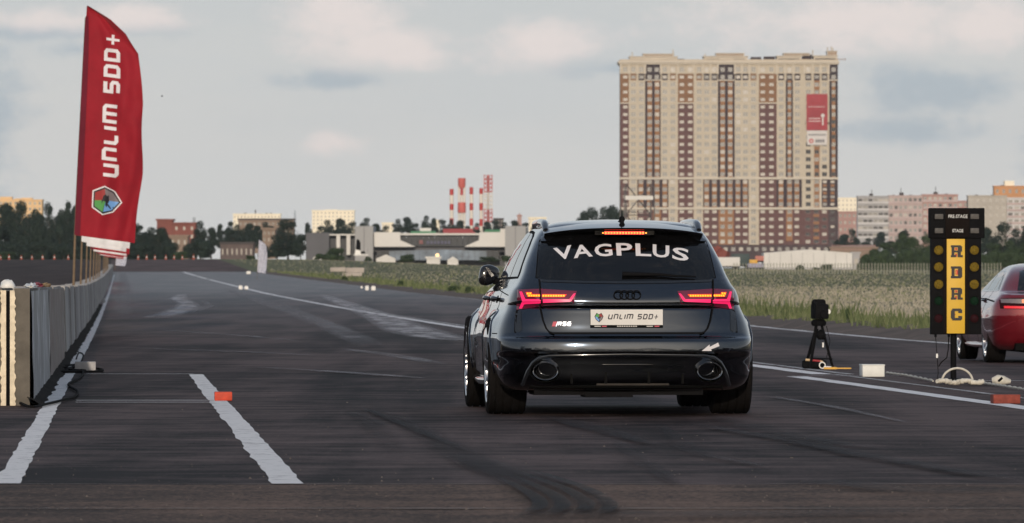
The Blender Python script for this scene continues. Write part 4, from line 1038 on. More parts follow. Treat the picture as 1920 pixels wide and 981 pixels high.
# core, string courses, cornice, penthouses
def tbox(name, x0, x1, y0, y1, d0, d1, mat): return MB().box(ux(x0), ux(x1), d0, d1, uz(y1), uz(y0)).build(name, mat, tower)
tbox('core_wall', 1163.2, 1570.8, 116, 492, .62, 22, M_cream)
for y0, y1 in ((332.4, 336.6), (388.8, 393.2)): tbox('string_course', 1161.8, 1571.8, y0, y1, -.7, .6, M_trim)
for x0, x1 in ((1209, 1239), (1345.5, 1378), (1554, 1571.5)): tbox('string_course', x0, x1, 149.6, 151.6, -.5, .5, M_trim)
tbox('cornice', 1158.5, 1574, 115.0, 118.2, -1.6, 23, M_trim); tbox('cornice', 1160.5, 1572.5, 118.2, 121.0, -1.0, 22.5, M_trim); tbox('parapet', 1162, 1571.5, 111.5, 115, -.4, 21, M_cream)
def penthouse(x0, x1, y0, y1, ux0, ux1, uy0):
    tbox('penthouse', x0, x1, y0, y1, 1.0, 16, M_trim); tbox('penthouse_ledge', x0 - 1.5, x1 + 1.5, y0 - 1.6, y0, .3, 17, M_trim)
    tbox('penthouse_band', x0 + 2, x0 + 28, y0 + 4, y0 + 6.4, .9, 2, M_dark); tbox('penthouse_band', x1 - 26, x1 - 4, y0 + 4, y0 + 6.4, .9, 2, M_dark)
    tbox('roof_house', ux0, ux1, uy0 + 1.2, y0 - 1.6, 3, 14, M_trim); tbox('roof_house_ledge', ux0 - 1, ux1 + 1, uy0, uy0 + 1.2, 2.5, 14.5, M_cream)
    m = MB()
    n = int((ux1 - ux0) / 4.2)
    for i in range(n): m.box(ux(ux0 + 2 + i * 4.2), ux(ux0 + 4.2 + i * 4.2), 2.9, 3.4, uz(y0 - 2.2), uz(uy0 + 2))
    for i in range(7): m.box(ux(x0 + 32 + i * 4.3), ux(x0 + 33.8 + i * 4.3), .9, 1.4, uz(y0 + 7), uz(y0 + 4.2))
    m.build('vent_opening', M_brown, tower)['kind'] = 'stuff'
penthouse(1181, 1270, 107, 116, 1206, 1264, 100.4); penthouse(1320, 1402, 106.5, 116, 1343, 1396, 99.2); penthouse(1457, 1503, 106, 116, 1470, 1519, 99.2); penthouse(1526, 1570, 105.5, 116, 1552, 1570, 95)
for x0, x1, y0 in ((1271, 1284, 110), (1409, 1428, 106.5), (1433.5, 1453.5, 105.5), (1506, 1523, 102)): tbox('roof_plant', x0, x1, y0, 116, 4, 12, M_dark)
mb = MB()
for px, y0, y1 in ((1186, 97, 107), (1262.5, 92, 100), (1323, 100, 107), (1525, 93, 106), (1553, 88, 96), (1560, 86, 95), (1563, 89, 95)): mb.tube([(ux(px), 6, uz(y1)), (ux(px), 6, uz(y0))], .25, 5)
mb.build('roof_mast', M_trim, tower)
# banner hung on the tower
M_bred = pmat('red_banner_print', (.33, .035, .045), .7, var=.25, scale=.12); M_bwhite = pmat('white_banner_print', (.60, .57, .56), .7, var=.05, scale=.3)
ad = thing('facade_banner', 'red and white advertising banner hung on the right side of the far tower', 'banner', (wx(1532, YT), YT - 1.0, wz(273, YT)))
ax = lambda px: (px - 1532) * KT
az = lambda py: (273 - py) * KT
def abox(name, x0, x1, y0, y1, mat, d=.0, th=.08): return MB().box(ax(x0), ax(x1), -d - th, -d, az(y1), az(y0)).build(name, mat, ad)
abox('upper_sheet', 1512, 1551.5, 176.5, 244.5, M_bred); abox('lower_sheet', 1513, 1550.5, 245, 272, M_bwhite)
M_bwt = pmat('banner_white_print', (.58, .42, .42), .7, var=.1, scale=.8); M_bbk = pmat('banner_grey_print', (.12, .12, .13), .7, var=0); M_brd2 = pmat('banner_red_print', (.48, .06, .05), .7, var=0)
for y in (200.5, 222.5, 227.5):
    for i in range(7):
        w = _tr.uniform(2, 3.6); x = 1516 + i * (4.6 if y < 210 else 3.2); abox('print_mark', x, x + w, y - 1.1, y + 1.1, M_bwt, .1, .01)
MB().lathe([(0, -.12), (3.6 * KT, -.12), (3.6 * KT, -.10), (0, -.10)], 16, 'y', 0, (ax(1542.5), 0, az(217))).build('print_mark', M_bwhite, ad)
abox('print_mark', 1541.2, 1543.8, 220, 235, M_bwhite, .1, .02)
for i in range(8): abox('print_mark', 1516 + i * 4.1, 1518.8 + i * 4.1, 251.5, 254.5, M_bbk, .1, .01)
MB().lathe([(2 * KT, -.12), (4.2 * KT, -.12), (4.2 * KT, -.10), (2 * KT, -.10), (2 * KT, -.12)], 16, 'y', 0, (ax(1521), 0, az(264.5))).build('print_mark', M_brd2, ad)
for i in range(4): abox('print_mark', 1529 + i * 4.4, 1532 + i * 4.4, 261.5, 267.5, M_bbk, .1, .01)

# ------------------------------------------------------------------ generic far building
def building(name, label, x0, x1, y0, yb, Y, mat, rows=None, cols=None, ww=.5, wh=.45, pane=M_pane, depth=None, group=None, roof=None, bands=None, mull=1, sink=3.0, dark=.0, light=.2, base=None, cat='building'):
    """box building seen front-on: pixel extents of the front, windows as parts in a grid; ww, wh as a share of the cell"""
    k = Y / FPX; cx = (x0 + x1) / 2
    t = thing(name, label, cat, (wx(cx, Y), Y, wz(yb, Y)), 0, group)
    w, h = (x1 - x0) * k, (yb - y0) * k; d = depth or max(8, w * .35); rg = random.Random(int(x0 * 7 + y0))
    mb = MB()
    if rows:
        ws = WinSet(t, 120).start(); cw, chh = w / cols, h / rows
        for i in range(cols):
            for j in range(rows):
                a = -w / 2 + i * cw; b = j * chh; hw, hh = cw * ww, chh * wh
                hole = (a + (cw - hw) / 2, a + (cw + hw) / 2, b + chh * .42 - hh * .3, b + chh * .42 + hh * .7)
                cell(mb, a, a + cw, b, b + chh, hole, .3)
                q = rg.random(); pn = M_pane_d if q < dark else (M_pane_l if q < dark + light else pane)
                ws.put(window_mesh(hw, hh, pn, min(.09, hw * .08), mull), (a + cw / 2, .22, hole[2]))
        ws.done()
    else: mb.quad((-w / 2, 0, 0), (w / 2, 0, 0), (w / 2, 0, h), (-w / 2, 0, h))
    mb.quad((-w / 2, 0, -sink), (w / 2, 0, -sink), (w / 2, 0, 0), (-w / 2, 0, 0))
    mb.quad((-w / 2, d, -sink), (-w / 2, 0, -sink), (-w / 2, 0, h), (-w / 2, d, h)); mb.quad((w / 2, 0, -sink), (w / 2, d, -sink), (w / 2, d, h), (w / 2, 0, h))
    mb.quad((w / 2, d, -sink), (-w / 2, d, -sink), (-w / 2, d, h), (w / 2, d, h))
    mb.build('wall', mat, t)
    MB().box(-w / 2 - .25, w / 2 + .25, -.25, d + .25, h, h + max(.4, k * 1.2)).build('roof', roof or mat, t)
    if bands:
        for j in range(rows): MB().box(-w / 2 - .05, w / 2 + .05, -.35, -.01, j * h / rows - .02, j * h / rows + h / rows * bands[1]).build('balcony_band', bands[0], t)
    return t, k, w, h, d
M_b_grey = pmat('grey_panel_wall', (.40, .39, .40), .85, var=.15, scale=.1); M_b_pale = pmat('pale_panel_wall', (.58, .56, .56), .85, var=.12, scale=.1)
M_b_pink = pmat('pink_panel_wall', (.50, .39, .375), .85, var=.1, scale=.1); M_b_rose = pmat('rose_panel_wall', (.43, .26, .235), .85, var=.1, scale=.1)
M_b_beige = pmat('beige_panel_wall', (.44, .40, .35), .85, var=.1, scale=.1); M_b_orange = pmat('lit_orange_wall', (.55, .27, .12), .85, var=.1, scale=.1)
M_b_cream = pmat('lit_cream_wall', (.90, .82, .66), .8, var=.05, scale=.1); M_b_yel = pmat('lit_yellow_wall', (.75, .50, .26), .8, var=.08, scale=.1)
M_b_red = pmat('red_brick_wall', (.22, .075, .06), .9, var=.15, scale=.2); M_b_tan = pmat('tan_wall', (.24, .175, .135), .9, var=.1, scale=.2); M_b_dk = pmat('dark_roofing', (.07, .06, .06), .9, var=.2, scale=.2)  # tan wall colour darkened to stand in for shade on the works front
M_b_slate = pmat('slate_cladding', (.095, .095, .105), .7, var=.1, scale=.3)
def roof_bits(t, k, h, items):
    m = MB()
    for dx, w, hh in items: m.box(dx * k - w * k / 2, dx * k + w * k / 2, 2, 4, h, h + hh * k)
    m.build('roof_plant', M_b_dk, t)
YA = 2900
ra = 'panel-built apartment blocks on the right'
t, k, w, h, d = building('apartment_block', 'grey and white banded apartment block just right of the tall tower', 1608, 1666, 369, 447, YA, M_b_grey, 6, 6, .86, .42, M_pane, None, ra, None, (M_b_pale, .30), 2, dark=.45); roof_bits(t, k, h, [(-3, 7, 6), (-18, 3, 2), (-2, .6, 14)])
t, k, w, h, d = building('apartment_block', 'pale pink apartment block between the grey block and the rose one', 1666.5, 1729.5, 368, 454, YA, M_b_pink, 6, 7, .70, .5, M_pane_b, None, ra, None, (M_b_pink, .32), 2, dark=.25, light=.35); roof_bits(t, k, h, [(-7, 8, 7), (-22, 3, 3), (-8, .6, 16), (10, 3, 3)])
t, k, w, h, d = building('apartment_block', 'rose coloured apartment block behind the left of the start light', 1730, 1796, 366, 456, YA, M_b_rose, 7, 7, .66, .5, M_pane_b, None, ra, None, (M_b_pink, .3), 2, dark=.25, light=.4); roof_bits(t, k, h, [(-8, 8, 6), (-8, .6, 16), (12, 4, 3)])
building('apartment_block', 'low brown apartment block behind the start light', 1796, 1816, 378, 456, YA + 40, M_b_rose, 6, 2, .6, .5, M_pane, None, ra)
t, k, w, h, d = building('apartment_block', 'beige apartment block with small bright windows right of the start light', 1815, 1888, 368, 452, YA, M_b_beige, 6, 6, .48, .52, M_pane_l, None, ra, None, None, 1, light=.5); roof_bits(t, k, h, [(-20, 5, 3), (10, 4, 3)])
building('apartment_block', 'white and pink banded apartment block at the right frame edge', 1888.5, 1960, 372, 456, YA, M_b_pale, 7, 6, .7, .45, M_pane, None, ra, None, (M_b_pink, .3), 2, dark=.3)
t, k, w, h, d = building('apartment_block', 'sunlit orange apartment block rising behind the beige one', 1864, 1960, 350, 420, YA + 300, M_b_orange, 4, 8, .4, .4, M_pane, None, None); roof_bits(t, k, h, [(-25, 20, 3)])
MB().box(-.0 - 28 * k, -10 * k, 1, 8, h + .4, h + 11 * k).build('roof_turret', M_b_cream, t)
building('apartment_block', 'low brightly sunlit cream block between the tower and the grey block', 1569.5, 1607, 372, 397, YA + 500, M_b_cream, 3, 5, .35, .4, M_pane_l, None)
building('apartment_block', 'low red-brown brick block in the shade right of the tower foot', 1572, 1606, 398, 450, YA - 100, M_b_rose, 4, 4, .5, .45, M_pane, None)
# left skyline
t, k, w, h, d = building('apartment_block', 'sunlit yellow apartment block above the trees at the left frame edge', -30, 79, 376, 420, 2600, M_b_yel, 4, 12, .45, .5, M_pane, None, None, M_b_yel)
m = MB()
for a, b, c in ((-14, 22, 7), (8, 12, 4), (25, 20, 5), (-40, 14, 2)): m.box((a - b / 2) * k, (a + b / 2) * k, 2, 8, h, h + c * k)
m.build('roof_house', M_b_yel, t)
t, k, w, h, d = building('brick_building', 'red brick building standing above the trees left of the flagless gap', 294, 323, 414, 482, 1500, M_b_red, 1, 1, .01, .01); t['label'] = 'taller dark red end of the brick building above the left trees'
t, k, w, h, d = building('brick_building', 'lower pink-red brick building with one square window above the left trees', 323.5, 367, 420.5, 482, 1500, M_b_red, 4, 3, .30, .42, M_pane_l)
roof_bits(t, k, h, [(0, .5, 5), (16, .5, 13), (19, .5, 13)])
building('brick_building', 'tan lower storey of the brick works among the trees', 318, 352, 444, 484, 1470, M_b_tan, 2, 3, .3, .4, M_pane_l)
t, k, w, h, d = building('apartment_block', 'long brightly sunlit cream block on the skyline left of the mast', 437, 526, 402.5, 420, 2900, M_b_cream, 2, 14, .4, .4, M_pane_l, None)
roof_bits(t, k, h, [(-22, 5, 3), (-3, 2, 9), (5, 6, 2), (18, 4, 3), (26, 3, 3)])
building('factory_shed', 'grey works building with a dark flat roof in front of the long cream block', 447, 551, 412.5, 455, 1900, M_b_tan, 3, 12, .4, .35, M_pane, None, None, M_b_dk)
building('house', 'small tan house front showing between the trees', 492, 516, 431, 456, 1300, M_b_tan, 2, 3, .35, .5, M_pane)
building('shed', 'low long brown shed with pale rubbish before it, beyond the meadow', 413, 475, 458, 486, 1250, pmat('brown_shed', (.13, .10, .095), .9, var=.3, scale=.3), 1, 7, .3, .4, M_pane_l, None, None, M_b_dk)
t, k, w, h, d = building('apartment_block', 'white sunlit block with flat roof above the trees left of the mall', 585, 664.5, 396, 430, 2600, M_b_cream, 5, 11, .35, .4, M_pane_l, None); 
m = MB(); m.box(-15 * k, 8 * k, 2, 9, h + .3, h + 3 * k); m.build('roof_house', M_b_cream, t)
building('apartment_block', 'little sunlit block peeping over trees behind the mall roof', 716, 737, 419, 432, 2600, M_b_cream, 2, 4, .4, .4, M_pane)
building('apartment_block', 'tiny sunlit block between the tree crowns left of the chimneys', 815, 824, 414, 424, 2700, M_b_cream, 2, 2, .4, .4, M_pane)
t, k, w, h, d = building('apartment_block', 'low sunlit white block left of the car roof', 991, 1024, 409, 420, 2800, M_b_cream, 2, 6, .4, .4, M_pane); roof_bits(t, k, h, [(9, 6, 2)])
building('apartment_block', 'dark flat-roofed building among the trees right of the lattice mast', 926, 944, 411, 425, 2600, M_b_dk, 2, 3, .4, .4, M_pane)
t, k, w, h, d = building('works_tower', 'small dark brown turret building left of the car roof', 970, 978, 405, 425, 2500, M_b_rose, 3, 1, .4, .3, M_pane)
MB().lathe([(2.6 * k, 0), (.1, 6 * k)], 4, 'z', 0, (0, 2, h)).build('spire', M_b_rose, t)

# ------------------------------------------------------------------ shopping mall
YM = 1600; KM = YM / FPX
mall = thing('shopping_mall', 'long white and grey shopping mall with a dark glass middle beyond the meadow', 'mall', (wx(780, YM), YM, wz(488, YM)))
mx = lambda px: (px - 780) * KM
mz = lambda py: (488 - py) * KM
M_mw = pmat('white_cladding', (.64, .62, .59), .7, var=.06, scale=.2); M_mg = pmat('grey_cladding', (.30, .30, .305), .7, var=.05, scale=.2); M_glass = pmat('dark_curtain_glass', (.018, .022, .028), .25, var=.3, scale=.2, spec=.2); M_glass_b = pmat('blue_curtain_glass', (.13, .17, .22), .3, var=.6, scale=.25, spec=.2)
def mbox(nm, x0, x1, y0, y1, d0, d1, mat, par=mall): return MB().box(mx(x0), mx(x1), d0, d1, mz(y1), mz(y0)).build(nm, mat, par)
mbox('main_hall', 574, 985, 447, 500, 8, 60, M_b_slate)
mbox('slate_block', 573.5, 617, 436.5, 500, 0, 40, M_b_slate); mbox('canopy', 617, 666, 439, 441.5, 1, 8, M_mw)
mbox('dark_front', 617, 666, 441.5, 500, 5, 8, M_glass)
for x0 in (630.5, 649.5): mbox('column', x0, x0 + 7, 440, 478, 1.2, 4, M_mw)
for (x0, x1) in ((666, 700), (947, 986)):
    mbox('tower_block', x0, x1, 424, 500, -2, 30, M_mg)
    m = MB()
    for i in range(17): m.box(mx(x0) + .02, mx(x1) - .02, -2.12, -2.0, mz(428 + i * 3.4), mz(425.6 + i * 3.4))
    m.build('cladding_panel', pmat('cladding_panel_grey', (.34, .34, .345), .6, var=.05), mall)
    mbox('panel_joint', (x0 + x1) / 2 - .4, (x0 + x1) / 2 + .4, 424.3, 480, -2.2, -2.12, M_b_slate)
MB().prism([(mx(701.5), mz(463)), (mx(778), mz(463)), (mx(776), mz(461.5)), (mx(751), mz(450.5)), (mx(750), mz(435.5)), (mx(701.5), mz(435.5))], -1, 10, 0).build('white_wing', M_mw, mall)
MB().prism([(mx(947), mz(463)), (mx(871), mz(463)), (mx(873), mz(461.5)), (mx(898), mz(450.5)), (mx(899), mz(435.5)), (mx(938), mz(435.5)), (mx(938), mz(429)), (mx(947), mz(429))], -1, 10, 0).build('white_wing', M_mw, mall)
mbox('roof_edge', 750, 899, 437.5, 441, .5, 30, M_mw)
for i in range(14):
    a = 751 + i * 10.6; mbox('glass_pane', a + .25, a + 10.3, 441.3, 462, 2, 3, M_glass)
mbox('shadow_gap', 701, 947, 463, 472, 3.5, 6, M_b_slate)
for i in range(20):
    a = 706 + i * 11.5; mbox('glass_pane', a + .25, a + 11.2, 468 + abs(i - 9.5) * .35, 488, 1.5, 2.5, M_glass_b if 1 < i < 18 else M_glass)
for x0, x1, y0, y1, mt in ((765, 768, 451, 455, 'banner_grey_print'),): pass
M_sg = pmat('sign_blue_print', (.03, .035, .10), .5, var=0); M_sr = pmat('sign_red_print', (.16, .03, .035), .5, var=0)
for i, c in enumerate('      '): pass
for i in range(7): mbox('sign_letter', 800 + i * 6.6, 804.6 + i * 6.6, 452, 457.5, 1.6, 1.95, M_sg)
mbox('sign_mark', 786, 793, 450.5, 457.5, 1.6, 1.95, M_sr)
M_gr_roof = pmat('green_roofing', (.05, .20, .10), .7, var=.2); M_rd_roof = pmat('red_roofing', (.28, .04, .045), .7, var=.2)
mbox('green_roof', 768, 815, 433, 437, 20, 30, M_gr_roof); mbox('red_roof', 829, 886, 428.5, 437.4, 20, 30, M_rd_roof); mbox('green_roof', 908, 938, 430, 436, 20, 30, M_gr_roof); mbox('roof_vent', 785, 806, 427, 433.2, 22, 28, M_mw)
for (cx_, y0, w_) in ((885, 437, 10), (893, 428, 8), (834, 434, 9)): mbox('roof_sign', cx_ - w_ / 2, cx_ + w_ / 2, y0 - 3, y0 + 2, 15, 16, M_rd_roof)
def marquee(x0, x1, yt, yb, Y, label):
    k = Y / FPX; cx = (x0 + x1) / 2; w = (x1 - x0) * k; h = (yb - yt) * k; t = thing('marquee', label, 'tent', (wx(cx, Y), Y, wz(yb, Y)), 0)
    MB().add([(-w / 2, 0, h * .3), (w / 2, 0, h * .3), (0, 0, h), (-w / 2, w * .6, h * .3), (w / 2, w * .6, h * .3), (0, w * .6, h)], [(0, 1, 2), (0, 2, 5, 3), (1, 4, 5, 2), (3, 5, 4)]).build('roof', M_mw, t)
    MB().box(-w * .46, w * .46, .1, w * .55, -1.5, h * .3).build('wall', M_mw, t); return t
marquee(704, 743, 477.5, 489, 1350, 'white gable-roofed tent in front of the mall, left one'); marquee(838, 860, 481, 491.5, 1350, 'small white gable tent in front of the mall glass')
marquee(586, 603, 478, 487, 1350, 'small pale tent roof by the bushes left of the mall')
t = building('kiosk', 'low white kiosk between the two tents', 800, 825, 485, 491, 1350, M_mw)[0]
lamp = thing('street_lamp', 'lit round lamp glowing in front of the mall glass', 'lamp', (wx(820, 1400), 1400, wz(492, 1400)))
MB().tube([(0, 0, -1), (0, 0, 9 * 1400 / FPX)], .06, 6).build('pole', M_black, lamp)
MB().lathe([(0, -.42), (.3, -.3), (.42, 0), (.3, .3), (0, .42)], 14, 'z', 0, (0, 0, 13 * 1400 / FPX)).build('globe', pmat('lit_lamp', (.9, .6, .3), .4, var=0, emit=(1, .62, .28), es=1.6), lamp, smooth=60)

# ------------------------------------------------------------------ striped chimneys and masts
YC = 2500; KC = YC / FPX
M_cr = pmat('chimney_red', (.46, .040, .035), .7, var=.1, scale=.2); M_cw = pmat('chimney_white', (.72, .67, .60), .7, var=.06, scale=.2); M_cp = pmat('chimney_pink', (.55, .12, .10), .7, var=.1, scale=.2)
def chimney(cx, w, ybands, label, yb=440, tube=None):
    t = thing('chimney', label, 'chimney', (wx(cx, YC), YC, wz(yb, YC)), 0, 'red and white striped chimneys')
    z = lambda py: (yb - py) * KC
    for i in range(len(ybands) - 1):
        a, b = ybands[i], ybands[i + 1]; m = M_cr if i % 2 == 0 else M_cw; e = .06 if i % 2 == 0 else 0
        MB().lathe([(0, z(b)), (w / 2 * KC + e, z(b)), (w / 2 * KC + e, z(a)), (0, z(a))], 16).build('band', m, t, smooth=40)
    return t, z
chimney(846.8, 7, [354.5, 366, 382.5, 394, 409.5, 421, 440], 'leftmost slim striped chimney, standing alone')
chimney(883.8, 6.4, [351, 364.5, 381, 394.5, 410, 423, 440], 'slim striped chimney right of the wide clustered stack')
chimney(902.2, 6.4, [353, 364, 381, 394.5, 411, 424, 440], 'slim striped chimney beside the lattice mast')
t, z = chimney(865.8, 4.6, [351, 366, 380, 399, 416, 426, 440], 'wide clustered striped stack with a pink drum on top')
for dx in (-5.2, 5.2): MB().lathe([(0, z(440)), (1.9 * KC, z(440)), (1.9 * KC, z(348)), (0, z(348))], 12, 'z', 0, (dx * KC, 0, 0)).build('flue', M_cw, t, smooth=40)
MB().lathe([(4.6 * KC, z(353)), (7 * KC, z(349)), (7.2 * KC, z(336)), (7.2 * KC, z(334)), (0, z(334))], 20).build('drum', M_cp, t, smooth=40)
MB().lathe([(7.4 * KC, z(399)), (7.8 * KC, z(396)), (7.6 * KC, z(381)), (7.2 * KC, z(379.5))], 20).build('collar', M_cp, t, smooth=40)
def lattice(name, label, cat, cx, w, yt, yb, Y, nb, cols, r=.12, core=None, taper=1.0):
    k = Y / FPX; t = thing(name, label, cat, (wx(cx, Y), Y, wz(yb, Y))); z = lambda py: (yb - py) * k; hw = w / 2 * k
    for i in range(nb):
        a = yt + (yb - yt) * i / nb; b = yt + (yb - yt) * (i + 1) / nb; m = MB(); za, zb = z(a), z(b); c = cols(i, nb)
        fa = taper + (1 - taper) * i / nb; fb = taper + (1 - taper) * (i + 1) / nb
        for sx in (-1, 1):
            for sy in (-1, 1): m.tube([(sx * hw * fa, sy * hw * fa, za), (sx * hw * fb, sy * hw * fb, zb)], r, 5)
        for sy in (-1, 1):
            m.tube([(-hw * fa, sy * hw * fa, za), (hw * fb, sy * hw * fb, zb)], r * .7, 4); m.tube([(hw * fa, sy * hw * fa, za), (-hw * fb, sy * hw * fb, zb)], r * .7, 4); m.tube([(-hw * fb, sy * hw * fb, zb), (hw * fb, sy * hw * fb, zb)], r * .8, 4)
        for sx in (-1, 1): m.tube([(sx * hw * fa, -hw * fa, za), (sx * hw * fb, hw * fb, zb)], r * .7, 4)
        m.build('lattice_bay', c, t, smooth=60)
        if core: MB().lathe([(core * hw, zb), (core * hw, za)], 10).build('core_tube', c, t, smooth=60)
    return t, z, k
lattice('lattice_mast', 'red and white lattice mast at the right end of the chimney group', 'mast', 915.3, 15, 328, 440, YC, 14, lambda i, n: M_cp if (i < 4 or 8 <= i < 11) else M_cw, .15, .26)
lattice('lattice_mast', 'thin pale blue lattice mast on the skyline right of the long cream block', 'mast', 553, 4, 394, 425, 2600, 6, lambda i, n: pmat('pale_steel', (.42, .46, .52), .6), .16, None, .25)
M_steel = pmat('dull_steel', (.10, .09, .09), .6, var=.2)
t, z, k = lattice('light_tower', 'dark steel frame with a white beam before the left foot of the tall tower', 'tower', 1197, 46, 345, 520, 1000, 3, lambda i, n: M_steel, .07)
MB().box(-25 * k, 27 * k, -2.2, -1.6, z(375), z(367.5)).build('white_beam', M_mw, t)
for px in (1163, 1171, 1227): MB().tube([((px - 1197) * k, 0, z(520)), ((px - 1197) * k, 0, z(349))], .09, 5).build('post', M_steel, t)
MB().tube([(-28 * k, 0, z(398)), (30 * k, 0, z(398))], .06, 5).build('cross_bar', M_steel, t)

# ------------------------------------------------------------------ low things before the tower
YH = 1500
t, k, w, h, d = building('hangar', 'long low white hangar standing on the meadow in front of the tall tower', 1432, 1598, 474.5, 506, YH, M_mw, None, None, depth=14, cat='hangar')
o = [c for c in t.children if c.name.startswith('roof')][0]; bpy.data.objects.remove(o)
hw = w / 2; MB().add([(-hw, 0, h), (hw, 0, h), (hw * .02, 0, h + 6.5 * k), (-hw, 14, h), (hw, 14, h), (hw * .02, 14, h + 6.5 * k)], [(0, 1, 2), (0, 2, 5, 3), (1, 4, 5, 2), (3, 5, 4)]).build('roof', M_mw, t)
MB().box(-hw - .1, hw + .1, -.06, -.01, 0, .5).build('plinth', M_b_grey, t)
for i in range(8): MB().box(-hw + (i + .5) * w / 8 - .04, -hw + (i + .5) * w / 8 + .04, -.05, -.005, .5, h).build('panel_joint', M_mg, t)
building('site_hut', 'small grey hut butting the right end of the white hangar', 1598.6, 1612, 476, 505, YH + 2, M_b_grey, 1, 1, .5, .4, M_pane_l, depth=6, cat='hut')
t, k, w, h, d = building('shed', 'low shed with a brown ribbed roof behind the white hangar', 1556, 1645, 466, 500, 1700, M_b_tan, None, None, cat='shed')
MB().add([(-w / 2, 0, h + .3), (w / 2, 0, h + .3), (w / 2 - 6 * k, 12, h + 7 * k), (-w / 2 + 40 * k, 12, h + 6 * k)], [(0, 1, 2, 3)]).build('ribbed_roof', M_b_tan, t)
m = MB()
for i in range(22): m.box(-w / 2 + 4 * k + i * 3.8 * k, -w / 2 + 5.4 * k + i * 3.8 * k, -.02, .2, h - .4, h + .9)
m.build('roof_rib', M_b_rose, t)
def truck_box(x0, x1, y0, yb, Y, mat, label, name='box_trailer', cat='trailer'):
    k = Y / FPX; w, h = (x1 - x0) * k, (yb - y0) * k; t = thing(name, label, cat, (wx((x0 + x1) / 2, Y), Y, wz(yb, Y)))
    bevel_box(w, 2.5, h * .78, .06, 'cargo_box', mat, t, (0, 0, h * .22))
    MB().box(-w / 2 + .1, w / 2 - .1, -1, 1, h * .12, h * .22).build('chassis', M_black, t)
    for sx in (-.36, -.22, .34): MB().lathe([(0, -.15), (h * .16, -.15), (h * .16, .15), (0, .15)], 14, 'y', 0, (w * sx, -1.05, h * .1)).build('wheel', M_rub, t, smooth=40)
    for i in range(5): MB().box(-w / 2 + w * (i + 1) / 6 - .02, -w / 2 + w * (i + 1) / 6 + .02, -1.28, -1.245, h * .24, h * .97).build('side_rib', mat, t)
    return t
M_dgreen = pmat('dark_green_paint', (.022, .045, .045), .6, var=.15); M_rust = pmat('rust_tarpaulin', (.20, .05, .035), .8, var=.3)
truck_box(1325, 1387, 482.5, 504, 1400, M_mw, 'white box trailer just right of the dark estate car, before the green container')
truck_box(1372, 1405, 476, 503, 1480, M_dgreen, 'dark green container behind the white trailer', 'container', 'container')
truck_box(1402, 1430, 494, 504, 1380, pmat('lilac_tarp', (.32, .30, .42), .6), 'low lilac covered trailer left of the white hangar')
truck_box(1405, 1420, 487, 496, 1440, M_yel, 'small yellow trailer left of the white hangar'); truck_box(1416, 1432, 480, 492, 1460, pmat('salmon_paint', (.45, .16, .12), .6), 'small salmon-red van body left of the white hangar', 'box_van', 'van')
lump('tarpaulin_heap', M_rust, (wx(1342, 1600), 1600, wz(487, 1600)), 3.2, 2, 2.9, 5, 'rust-red tarpaulin heap behind the white trailer, right of the estate car', 'heap', None, .5)
# wire fence across the right-hand meadow
YF = 720; kf = YF / FPX; fn = thing('wire_fence', 'long pale wire fence crossing the meadow left of the start light', 'fence', (wx(1600, YF), YF, gz(wx(1600, YF), YF)))
M_post = pmat('grey_fence_post', (.26, .26, .21), .8)
for i in range(88):
    px = 1376 + i * 5.75; x = (px - 1600) * kf; zz = gz(wx(px, YF), YF) - fn.location.z
    MB().box(x - .04, x + .04, -.03, .03, zz - .2, zz + 1.15).build('post', M_post, fn)
for hh in (.3, .65, 1.0): MB().tube([((1376 + i * 11.5 - 1600) * kf, 0, gz(wx(1376 + i * 11.5, YF), YF) - fn.location.z + hh) for i in range(44)], .010, 4).build('wire', M_post, fn)
# concrete blocks lying on the meadow and the black and white marker behind them
M_pb2 = pmat('pinkish_concrete', (.40, .35, .31), .85, var=.15, scale=1)
for i, (x0, x1, y0, y1, Y, lb) in enumerate(((619, 648, 501.5, 509.5, 640, 'left concrete block on the meadow beyond the strip'), (648.5, 683, 502, 511.5, 635, 'right concrete block on the meadow, on top of the lower one'), (642, 679, 511.6, 518, 634, 'lower concrete block half sunk in the meadow grass'))):
    k = Y / FPX; t = thing('concrete_block', lb, 'block', (wx((x0 + x1) / 2, Y), Y, wz(y1, Y))); bevel_box((x1 - x0) * k, .6, (y1 - y0) * k, .04, 'slab', M_pb2, t)
    for s in (-.3, .3): MB().tube([((x1 - x0) * k * s - .06, 0, (y1 - y0) * k), ((x1 - x0) * k * s, 0, (y1 - y0) * k + .08), ((x1 - x0) * k * s + .06, 0, (y1 - y0) * k)], .012, 5).build('lifting_loop', M_steel, t)
Ys2 = 700; k = Ys2 / FPX; ms2 = thing('marker_sign', 'black and white marker on a thin-legged white frame beyond the concrete blocks', 'sign', (wx(672, Ys2), Ys2, wz(508, Ys2)))
zz = lambda py: (508 - py) * k
xx = lambda px: (px - 672) * k
MB().prism([(xx(667), zz(468)), (xx(676), zz(469)), (xx(676), zz(456)), (xx(673), zz(449)), (xx(669), zz(449)), (xx(668), zz(456))], -.05, .15).build('dark_board', M_black, ms2)
MB().prism([(xx(665), zz(477)), (xx(677), zz(477)), (xx(675), zz(470)), (xx(667), zz(468))], -.08, .1).build('white_base', M_white, ms2)
MB().prism([(xx(676), zz(476)), (xx(685), zz(475)), (xx(683), zz(471)), (xx(677), zz(472))], -.06, .1).build('dark_flap', M_black, ms2)
MB().box(xx(663), xx(691), -.2, .2, zz(479), zz(477.4)).build('frame', M_white, ms2)
for px in (665, 690): MB().tube([(xx(px), 0, -.3), (xx(px), 0, zz(478))], .02, 6).build('leg', M_steel, ms2)
MB().prism([(xx(684), zz(467)), (xx(691), zz(465)), (xx(691), zz(463.5)), (xx(684), zz(465.5))], -.02, .02).build('pennant', M_b_grey, ms2)
MB().tube([(xx(690), 0, zz(478)), (xx(690), 0, zz(463))], .012, 6).build('mast', M_steel, ms2)
